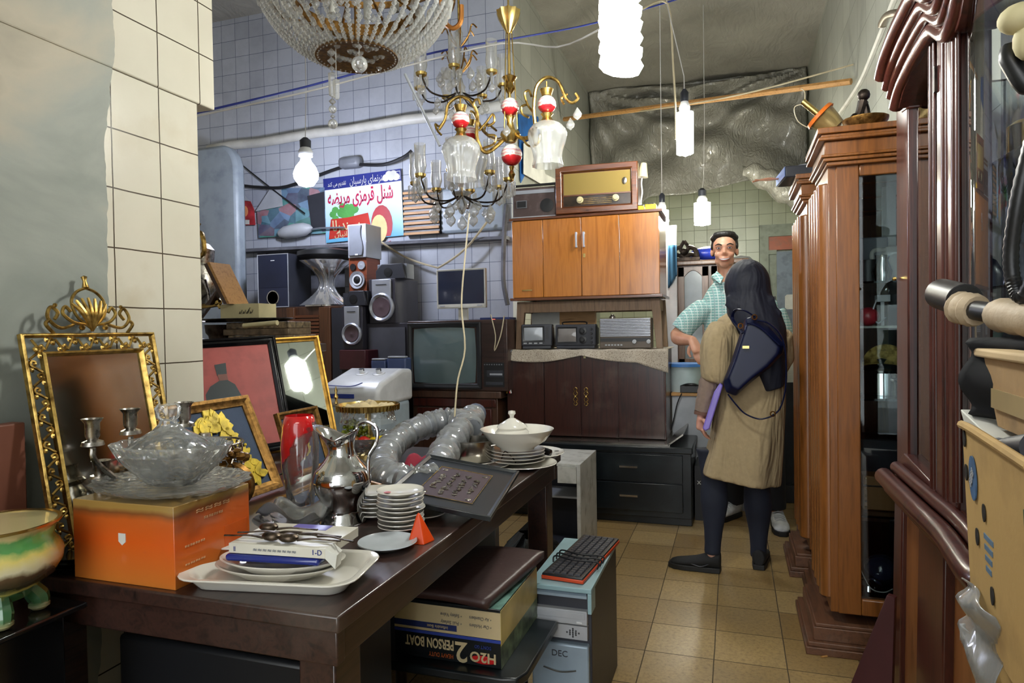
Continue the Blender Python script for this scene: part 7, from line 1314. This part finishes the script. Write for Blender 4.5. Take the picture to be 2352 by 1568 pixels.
# ================================================================ people
def skinm(name, c, c2):
    t_ = NT(name); t_.p(col=t_.ramp(t_.noise(9, det=4), [(.35, c2), (.65, c)]), rough=.45, sub=.08); return t_.mat
M['skin'] = skinm('tan_skin', '#cf9d82', '#ba866c'); M['skinf'] = skinm('fair_skin', '#d3a590', '#c08a78'); M['hair'] = mat('black_hair', '#14120f', .45, bump=.8, bs=90)
def loft(mb, rings, n=28, rip=0, nr=6, ph=0):
    vs = []; fs = []
    for q in rings:
        (c, u, w_) = q[:3]; rp = q[3] if len(q) > 3 else rip
        for k in range(n): a = 2 * pi * k / n; s = 1 + rp * sin(nr * a + ph); vs.append(c + u * cos(a) * s + w_ * sin(a) * s)
    for j in range(len(rings) - 1):
        for k in range(n): q = (k + 1) % n; fs.append((j * n + k, j * n + q, (j + 1) * n + q, (j + 1) * n + k))
    fs.append(tuple(range(n))[::-1]); fs.append(tuple((len(rings) - 1) * n + k for k in range(n))); return mb.add(vs, fs)
def pring(x0, y0, x1, y1, Y, ry, dy=0, rip=0): a = aty(x0, y0, Y); b = aty(x1, y1, Y); return ((a + b) / 2 + V((0, dy, 0)), (b - a) / 2, V((0, ry, 0)), rip)
def hand(mb, w, d, nrm, s=1.0, curl=.5, thumb=1):
    """w wrist, d pointing direction, nrm back of hand direction"""
    d = d.normalized(); nrm = (nrm - d * nrm.dot(d)).normalized(); side = d.cross(nrm).normalized() * thumb
    mb.tube([w - d * .02 * s, w + d * .03 * s, w + d * .075 * s, w + d * .09 * s], [.026 * s, .034 * s, .037 * s, .03 * s], 12, fl=.5)
    for k, (o, L_) in enumerate(((.027, .068), (.010, .078), (-.009, .073), (-.027, .056))):
        b = w + d * .082 * s + side * o * s; pts = [b]; dd = d.copy(); ang = curl * (.75 + .12 * k)
        for f in (.45, .32, .25):
            dd = (dd * cos(ang) - nrm * sin(ang)).normalized() if True else dd; pts.append(pts[-1] + dd * L_ * f * s)
            dn = nrm; nrm2 = (nrm * cos(ang) + d * 0); 
            r_ = Matrix.Rotation(-ang * .0, 3, side)
            dd = dd; ang = ang
            nn = side.cross(dd) * thumb; 
            dd = (dd * cos(ang * .8) + (-nrm * sin(ang * .8))).normalized()
        mb.tube(pts, [.0095 * s, .009 * s, .008 * s, .0065 * s], 8)
    b = w + d * .025 * s + side * .03 * s; mb.tube([b, b + (d * .7 + side * .7 - nrm * .3).normalized() * .035 * s, b + (d * .95 + side * .45 - nrm * .5).normalized() * .062 * s], [.014 * s, .011 * s, .008 * s], 8)
    return mb
def shoe(parent, loc, yaw, s, up, sole, nm='shoe', logo=None, lace='gry'):
    """heel at origin, toe towards +y (local)"""
    o = thing(nm, None, None, loc, yaw); del_ = o; R_ = []
    for y, hw, zt, zb in ((-.0, .03, .115, .02), (.03, .04, .118, .018), (.08, .042, .10, .018), (.13, .046, .08, .018), (.19, .05, .066, .018), (.24, .047, .056, .018), (.27, .03, .046, .018), (.28, .008, .028, .02)): R_.append((V((0, y * s, (zt + zb) / 2 * s)), V((hw * s, 0, 0)), V((0, 0, (zt - zb) / 2 * s))))
    mb = MB(); loft(mb, R_, 20); e = mb.build('upper', up, None, remesh=.006); 
    S_ = MB(); out = [(-.03, .0), (.03, .0), (.04, .06), (.042, .12), (.05, .19), (.045, .25), (.02, .285), (-.02, .285), (-.045, .25), (-.05, .19), (-.042, .12), (-.04, .06)]
    S_.prism([(a * s, b * s) for a, b in out], 0, .03 * s, ax='z'); so = S_.build('sole', sole, None, bev=.004)
    return o, e, so
def mkshoe(parent, name, loc, yaw, s, up, sole, logo=None, laces=True):
    o, e, so = shoe(parent, loc, yaw, s, up, sole); laces = laces and up != 'shoeb'; X = Matrix.Translation(V(loc)) @ Matrix.Rotation(yaw, 4, 'Z')
    e.name = name; e.parent = parent; e.matrix_local = parent.matrix_basis.inverted() @ X if False else X; so.parent = e; so.matrix_local = Matrix.Identity(4)
    bpy.data.objects.remove(o)
    if laces:
        g = MB()
        for k in range(5): y = (.10 + k * .02) * s; z = (.096 - k * .007) * s; g.tube(sp([(-.03 * s, y, z - .006), (0, y + .004, z + .006), (.03 * s, y, z - .006)]), .0028, 5)
        l = g.build('laces', 'lgry' if up != 'shoeb' else 'sole', e)
    if logo:
        g = MB().tube(sp([(logo * .041 * s, .06 * s, .05 * s), (logo * .0445 * s, .10 * s, .034 * s), (logo * .044 * s, .14 * s, .04 * s), (logo * .040 * s, .19 * s, .052 * s)]), [.002, .004, .003, .001], 6); g.build('swoosh_mark', 'dgry', e)
    return e
def plaid():
    t_ = NT('checked_shirt_cloth'); x = t_.xyz(); c = lin('#7fb0ae')
    a = t_.math('FRACT', t_.math('MULTIPLY', t_.math('ADD', x[0], t_.math('MULTIPLY', x[1], .6)), 58)); b = t_.math('FRACT', t_.math('MULTIPLY', x[2], 58)); l1 = t_.math('LESS_THAN', a, .28); l2 = t_.math('LESS_THAN', b, .28)
    cc = t_.mix(t_.math('MULTIPLY', l1, .75), c, lin('#d8e4e2')); cc = t_.mix(t_.math('MULTIPLY', l2, .75), cc, lin('#dfe8e6')); a2 = t_.math('LESS_THAN', t_.math('FRACT', t_.math('MULTIPLY', t_.math('ADD', x[0], t_.math('MULTIPLY', x[1], .6)), 29)), .12); cc = t_.mix(t_.math('MULTIPLY', a2, .6), cc, lin('#3f7684'))
    t_.p(col=cc, rough=.85); t_.bump(t_.noise(7, det=3), .5, .03); return t_.mat
M['plaid'] = plaid(); M['navyc'] = mat('navy_cloth', '#141a2c', .85, bump=.3, bs=8); M['trs'] = mat('dark_trousers', '#17191f', .85); M['shoew'] = mat('white_trainer', '#c4c6c6', .5, var=.2, vs=20); M['shoeb'] = mat('black_mesh_shoe', '#0e0f11', .75)
# ---- man, facing the camera
t = thing('person', 'smiling man with short dark hair in a checked short sleeved shirt, facing the camera', 'person', (0, 0, 0)); Y = 4.36
body = MB()
hc = aty(1664, 577, Y) + V((0, 0, 0)); 
A_ = lambda x, y, z: hc + V((x, y, z))
body.ball(A_(0, .015, .035), (.074, .09, .078), 24).ball(A_(0, -.015, -.03), (.056, .066, .075), 20).ball(A_(0, -.05, -.085), (.03, .024, .02), 14).ball(A_(0, -.055, .03), (.055, .03, .025), 16)
for s in (-1, 1):
    body.ball(A_(s * .036, -.052, -.025), (.025, .023, .023), 12).ball(A_(s * .076, .01, -.005), (.01, .017, .027), 10).ball(A_(s * .04, -.022, -.06), (.018, .03, .028), 12)
body.tube([A_(0, -.072, .018), A_(0, -.085, -.008), A_(0, -.094, -.022)], [.008, .010, .012], 10).ball(A_(-.010, -.084, -.025), .008, 8).ball(A_(.010, -.084, -.025), .008, 8)
body.ball(A_(0, -.078, -.05), (.03, .012, .007), 12).ball(A_(0, -.077, -.063), (.026, .012, .007), 12)
body.tube([A_(0, .02, -.05), A_(.008, .028, -.12), A_(.015, .03, -.24)], [.050, .050, .058], 18)
# torso and arms under clothes
shL = aty(1612, 700, Y); shR = aty(1788, 705, Y); tor = [pring(1640, 648, 1702, 648, Y + .03, .06), pring(1626, 664, 1752, 664, Y + .035, .085), pring(1612, 690, 1786, 692, Y + .04, .1), pring(1618, 760, 1788, 760, Y + .04, .11), pring(1640, 850, 1785, 850, Y + .02, .11), pring(1640, 900, 1785, 900, Y, .11)]
loft(body, [(c, u * .88, w_ * .85) for c, u, w_, _ in tor])
elb = V((-.335, Y - .02, 1.165)); wr = aty(1592, 782, Y - .18); 
body.tube(sp([shL + V((.03, .02, -.03)), elb, wr], 5), [.05, .047, .044, .05, .045, .034, .028], 14)
hd = aty(1606, 815, Y - .24) - wr; hand(body, wr, hd, V((-.3, -1, .25)), 1.08, .38, 1)
# legs
hipz = .9
for (fx, fy), hx in (((-.0, 4.50), -.0), ((.235, 4.36), .16)): body.tube([(hx + .02, Y + .02, hipz), ((fx + hx) / 2 + .01, Y + .0, .5), (fx, fy, .09)], [.085, .06, .038], 14)
body.build('body', 'skin', t, remesh=.0065)
# face details
for s in (-1, 1):
    e = MB().ball(A_(s * .032, -.0735, .012), (.012, .008, .0048), 12).build('eye', 'wht', t); MB().ball(A_(s * .032, -.0805, .012), (.0052, .003, .0046), 10).build('iris', 'blk', e)
    MB().tube(sp([A_(s * .014, -.086, .029), A_(s * .033, -.086, .036), A_(s * .053, -.072, .03)]), [.003, .0045, .002], 6).build('eyebrow', 'hair', t)
    MB().tube(sp([A_(s * .018, -.0815, .013), A_(s * .032, -.084, .019), A_(s * .047, -.074, .012)]), .0016, 5).build('eyelid', bpy.data.materials['muted_flesh_print'], t)
MB().tube(sp([A_(-.031, -.081, -.049), A_(-.015, -.089, -.056), A_(0, -.091, -.058), A_(.015, -.089, -.056), A_(.031, -.081, -.049)]), [.001, .0035, .0045, .0035, .001], 6).build('teeth', 'wht', t)
MB().tube(sp([A_(-.034, -.079, -.047), A_(-.015, -.0905, -.0515), A_(0, -.0925, -.052), A_(.015, -.0905, -.0515), A_(.034, -.079, -.047)]), [.001, .002, .0022, .002, .001], 6).tube(sp([A_(-.032, -.079, -.05), A_(-.013, -.089, -.063), A_(.013, -.089, -.063), A_(.032, -.079, -.05)]), [.001, .003, .003, .001], 6).build('lips', mat('lip_colour', '#9a5348', .45), t)
hm = MB().ball(A_(0, .032, .055), (.083, .088, .076), 24)
for k in range(11): a = -1.35 + k * .27; hm.ball(A_(.066 * sin(a), -.045 * cos(a) + .0, .09 + .012 * cos(a) - .012 * (abs(a) > 1)), (.022, .02, .02), 10)
for s in (-1, 1): hm.ball(A_(s * .073, .005, .035), (.011, .03, .03), 10).ball(A_(s * .07, .05, -.0), (.012, .03, .03), 10)
hm.build('hair', 'hair', t, remesh=.006)
# shirt
sh = MB(); loft(sh, [(c, u * 1.0, w_ * 1.0, .012) for c, u, w_, _ in tor] + [pring(1640, 930, 1785, 930, Y, .12)], 40)
sh.tube(sp([shL + V((.02, .02, -.01)), shL.lerp(elb, .5), shL.lerp(elb, .86)], 4), [.062, .07, .072, .07, .072], 18)
shR2 = shR + V((-.02, 0, -.02)); sh.tube([shR2, shR2 + V((.03, .0, -.1)), shR2 + V((.04, -.02, -.22))], [.06, .066, .066], 18)
for s in (-1, 1): sh.ball(A_(.015 + s * .05, .03, -.155), (.05, .05, .03), 14)
sh.build('shirt', 'plaid', t, remesh=.008)
for s in (-1, 1): MB().hexa([A_(.005 + s * .008, -.06, -.165), A_(.005 + s * .03, -.065, -.205), A_(.005 + s * .07, -.03, -.165), A_(.005 + s * .05, .0, -.12)], [A_(.005 + s * .012, -.066, -.163), A_(.005 + s * .032, -.073, -.205), A_(.005 + s * .075, -.036, -.165), A_(.005 + s * .055, -.006, -.118)]).build('collar', 'plaid', t, bev=.003)
fa = MB().tube([shR2 + V((.04, -.02, -.2)), shR2 + V((.02, -.08, -.33))], [.04, .032], 12); hand(fa, shR2 + V((.02, -.08, -.33)), V((-.2, -.6, -.7)), V((1, -.3, 0)), 1.05, .4, -1); fa.build('right_arm', 'skin', t, remesh=.0065)
for i, s_ in enumerate(((1656, 0.012),)): 
    for k in range(3): c = aty(1661 + k * 2, 672 + k * 32, Y - .075); MB().ball(c, .005, 8).build('button', 'wht', t)
tr = MB()
for (fx, fy), hx in (((-.0, 4.50), -.0), ((.235, 4.36), .16)): tr.tube([(hx + .02, Y + .02, hipz), ((fx + hx) / 2 + .01, Y + .0, .5), (fx, fy, .10)], [.105, .082, .06], 18)
tr.ball((.1, Y + .03, .93), (.15, .1, .1), 16); tr.build('trousers', 'trs', t, remesh=.009)
mkshoe(t, 'shoe', (.02, 4.53, 0), pi - .62, 1.0, 'shoew', 'sole'); mkshoe(t, 'shoe', (.237, 4.41, 0), pi + .08, 1.0, 'shoew', 'sole')
# ---- woman, seen from behind
def drape(name, c, rough, k):
    t_ = NT(name); v = t_.map((1.6, 1.6, .45)); n = t_.noise(5, v, 3, .6); c_ = lin(c); t_.p(col=t_.ramp(t_.noise(60, det=3), [(.3, tuple(x * .86 for x in c_[:3]) + (1,)), (.7, c_)]), rough=rough); t_.bump(n, 1, k); return t_.mat
t = thing('person', 'woman seen from behind in a navy headscarf, beige coat and dark leggings', 'person', (0, 0, 0)); Y = 3.47
M['coat'] = drape('beige_linen', '#a59270', .9, .05); M['slv'] = drape('taupe_sleeve', '#857266', .85, .05); M['scarf'] = drape('navy_scarf', '#0e1224', .7, .028); M['leg'] = mat('navy_leggings', '#131a2b', .8)
body = MB(); hw = aty(1716, 655, Y); 
body.ball(hw, (.085, .1, .11), 20).tube([hw, hw - V((0, 0, .2))], .05, 14)
crg = [(1690, 705, 1765, 705, .05, 0), (1648, 732, 1795, 738, .09, 0), (1634, 775, 1806, 780, .115, 0), (1640, 850, 1806, 855, .12, 0), (1640, 925, 1804, 930, .125, .01), (1630, 990, 1800, 1000, .135, .02), (1616, 1045, 1794, 1065, .145, .035), (1606, 1082, 1788, 1118, .15, .05)]
cr = [pring(a, b, c, d, Y, r, 0, rp) for a, b, c, d, r, rp in [q[:5] + (q[5] * 1.6 + .004,) for q in crg]]
loft(body, [(c, u * .8, w_ * .8) for c, u, w_, _ in cr[:-1]])
elb = aty(1640, 850, Y - .12); wr = aty(1612, 948, Y - .12); hdp = aty(1611, 990, Y - .11)
body.tube([aty(1655, 765, Y - .04), elb, wr], [.045, .042, .026], 14); hand(body, wr, hdp - wr, V((-1, -.35, 0)), .92, .42, -1)
ank = [aty(1636, 1272, 3.45), aty(1742, 1278, 3.58)]
legs = [[aty(1640, 1030, 3.48), aty(1640, 1100, 3.47), aty(1640, 1180, 3.46), ank[0], V((ank[0].x, ank[0].y, .06))], [aty(1735, 1030, 3.5), aty(1738, 1110, 3.52), aty(1742, 1190, 3.56), ank[1], V((ank[1].x, ank[1].y, .06))]]
for l in legs: body.tube(l, [.055, .05, .045, .028, .025], 14)
body.build('body', 'skinf', t, remesh=.0065)
lg = MB()
for i, l in enumerate(legs): lg.tube(sp(l[:4], 3) , [.09, .078, .07, .06, .066, .068, .058, .046, .040, .040], 20)
lg.build('leggings', 'leg', t, remesh=.008)
ct = MB(); loft(ct, cr, 48, nr=5, ph=1.0); 
ct.tube(sp([aty(1662, 752, Y - .06), aty(1645, 800, Y - .11), aty(1645, 850, Y - .125), aty(1640, 874, Y - .12)], 4), [.066, .075, .078, .076, .074, .075, .072, .068, .062], 20)
sr = aty(1792, 765, Y); ct.tube([sr, sr + V((.01, .06, -.12)), sr + V((-.02, .12, -.2))], [.058, .06, .05], 16)
ct.build('coat', 'coat', t, remesh=.009)
MB().tube(sp([aty(1634, 866, Y - .12), aty(1626, 890, Y - .12), aty(1619, 915, Y - .12), aty(1612, 944, Y - .12)], 4), [.052, .046, .05, .042, .044, .038, .04, .036, .034], 16).build('inner_sleeve', 'slv', t)
MB().tube([aty(1612, 944, Y - .12), aty(1611, 952, Y - .12)], .035, 16).build('sleeve_cuff', mat('brown_cuff', '#6a4a3c', .7), t)
# scarf
sc = MB(); sc.ball(hw + V((0, .0, .0)), (.108, .125, .128), 28)
loft(sc, [pring(1669, 640, 1768, 640, Y, .12), pring(1666, 672, 1772, 668, Y, .12), pring(1668, 700, 1779, 695, Y - .01, .125), pring(1670, 725, 1794, 718, Y - .02, .13), pring(1680, 755, 1806, 750, Y - .03, .13, 0, .02), pring(1700, 810, 1809, 800, Y - .03, .12, 0, .03), pring(1725, 860, 1807, 850, Y - .03, .11, 0, .03), pring(1745, 900, 1803, 885, Y - .03, .10, 0, .03)], 36)
for a, b, c, d in ((1670, 1716, 1778, 690), (1668, 1718, 1782, 704), (1676, 1722, 1794, 722)): sc.tube(sp([aty(a, d - 8, Y - .08), aty(b, d + 16, Y - .118), aty(c, d - 6, Y - .07)], 6), .016, 10)
sc.build('headscarf', 'scarf', t, remesh=.008)
mkshoe(t, 'shoe', (ank[0].x + .04, ank[0].y - .0, 0), pi / 2 - .12, .9, 'shoeb', 'sole', logo=-1); mkshoe(t, 'shoe', (ank[1].x, ank[1].y - .05, 0), -.1, .9, 'shoeb', 'sole')
# handbag worn on the back
t = thing('shoulder_bag', 'glossy navy leather bag slung across the woman back', 'bag', (0, 0, 0)); YB = Y - .25; M['nlea'] = mat('navy_leather', '#0b1230', .3, var=.1, spec=.25)
out = [(1712, 730), (1730, 724), (1768, 748), (1804, 790), (1800, 812), (1770, 845), (1725, 880), (1690, 912), (1668, 903), (1660, 878), (1680, 828), (1698, 772)]
bg = MB(); cc = aty(1730, 820, YB); pts = [aty(a, b, YB) for a, b in out]
for k, s_ in ((-.0, .82), (.035, 1.0), (.085, 1.0), (.12, .85)):
    for q in pts: v_ = cc + (q - cc) * s_; bg.v.append((v_.x, v_.y + k, v_.z)); 
n = len(pts)
for j in range(3):
    for i in range(n): bg.f.append((j * n + i, j * n + (i + 1) % n, (j + 1) * n + (i + 1) % n, (j + 1) * n + i)); bg.m.append(0)
bg.f += [tuple(range(n))[::-1], tuple(3 * n + i for i in range(n))]; bg.m += [0, 0]
bg.build('bag_body', 'nlea', t, remesh=.006)
W2 = lambda *q: [aty(a, b, YB + d) for a, b, d in q]
MB().tube(sp(W2((1735, 728, .0), (1712, 714, .0), (1690, 712, .03), (1682, 730, .06), (1698, 752, .02), (1706, 765, -.01))), .008, 8, fl=.5).build('strap', 'nlea', t)
MB().tube(sp(W2((1738, 735, .0), (1765, 742, -.01), (1790, 765, -.01), (1803, 800, .0), (1806, 860, .02), (1802, 905, .03), (1790, 940, .03), (1772, 955, .03))), .008, 8, fl=.5).build('strap', 'nlea', t)
MB().tube(sp(W2((1775, 955, .03), (1745, 962, .04), (1712, 950, .04), (1690, 928, .04), (1672, 905, .05))), .004, 6).build('thin_strap', 'nlea', t)
MB().tube(sp(W2((1716, 742, -.012), (1745, 752, -.014), (1790, 792, -.012))), .004, 6).build('top_seam', 'nlea', t)
for q in W2((1700, 748, -.01), (1732, 728, -.01), (1774, 950, .02)): MB().at(q, (pi / 2, 0, .4)).lathe([(.009, 0), (.013, .002), (.013, .006), (.009, .006), (.009, 0)], n=16, cap=False).build('buckle', 'goldp', t)
q = aty(1713, 797, YB - .018); MB().box(q.x - .014, q.x + .014, q.y - .004, q.y, q.z - .006, q.z + .006).build('metal_badge', 'goldp', t)
# purple folder in her hand
t_ = aty(1638, 935, Y - .17); o = MB().prism([(aty(a, b, Y - .17).x, aty(a, b, Y - .17).z) for a, b in ((1654, 878), (1661, 884), (1630, 983), (1621, 988), (1614, 982), (1640, 900))], Y - .2, Y - .0).build('folder', mat('violet_plastic', '#7e6cc4', .3), bev=.006, seg=3); lab(o, 'violet plastic folder held low in the woman left hand', 'folder')
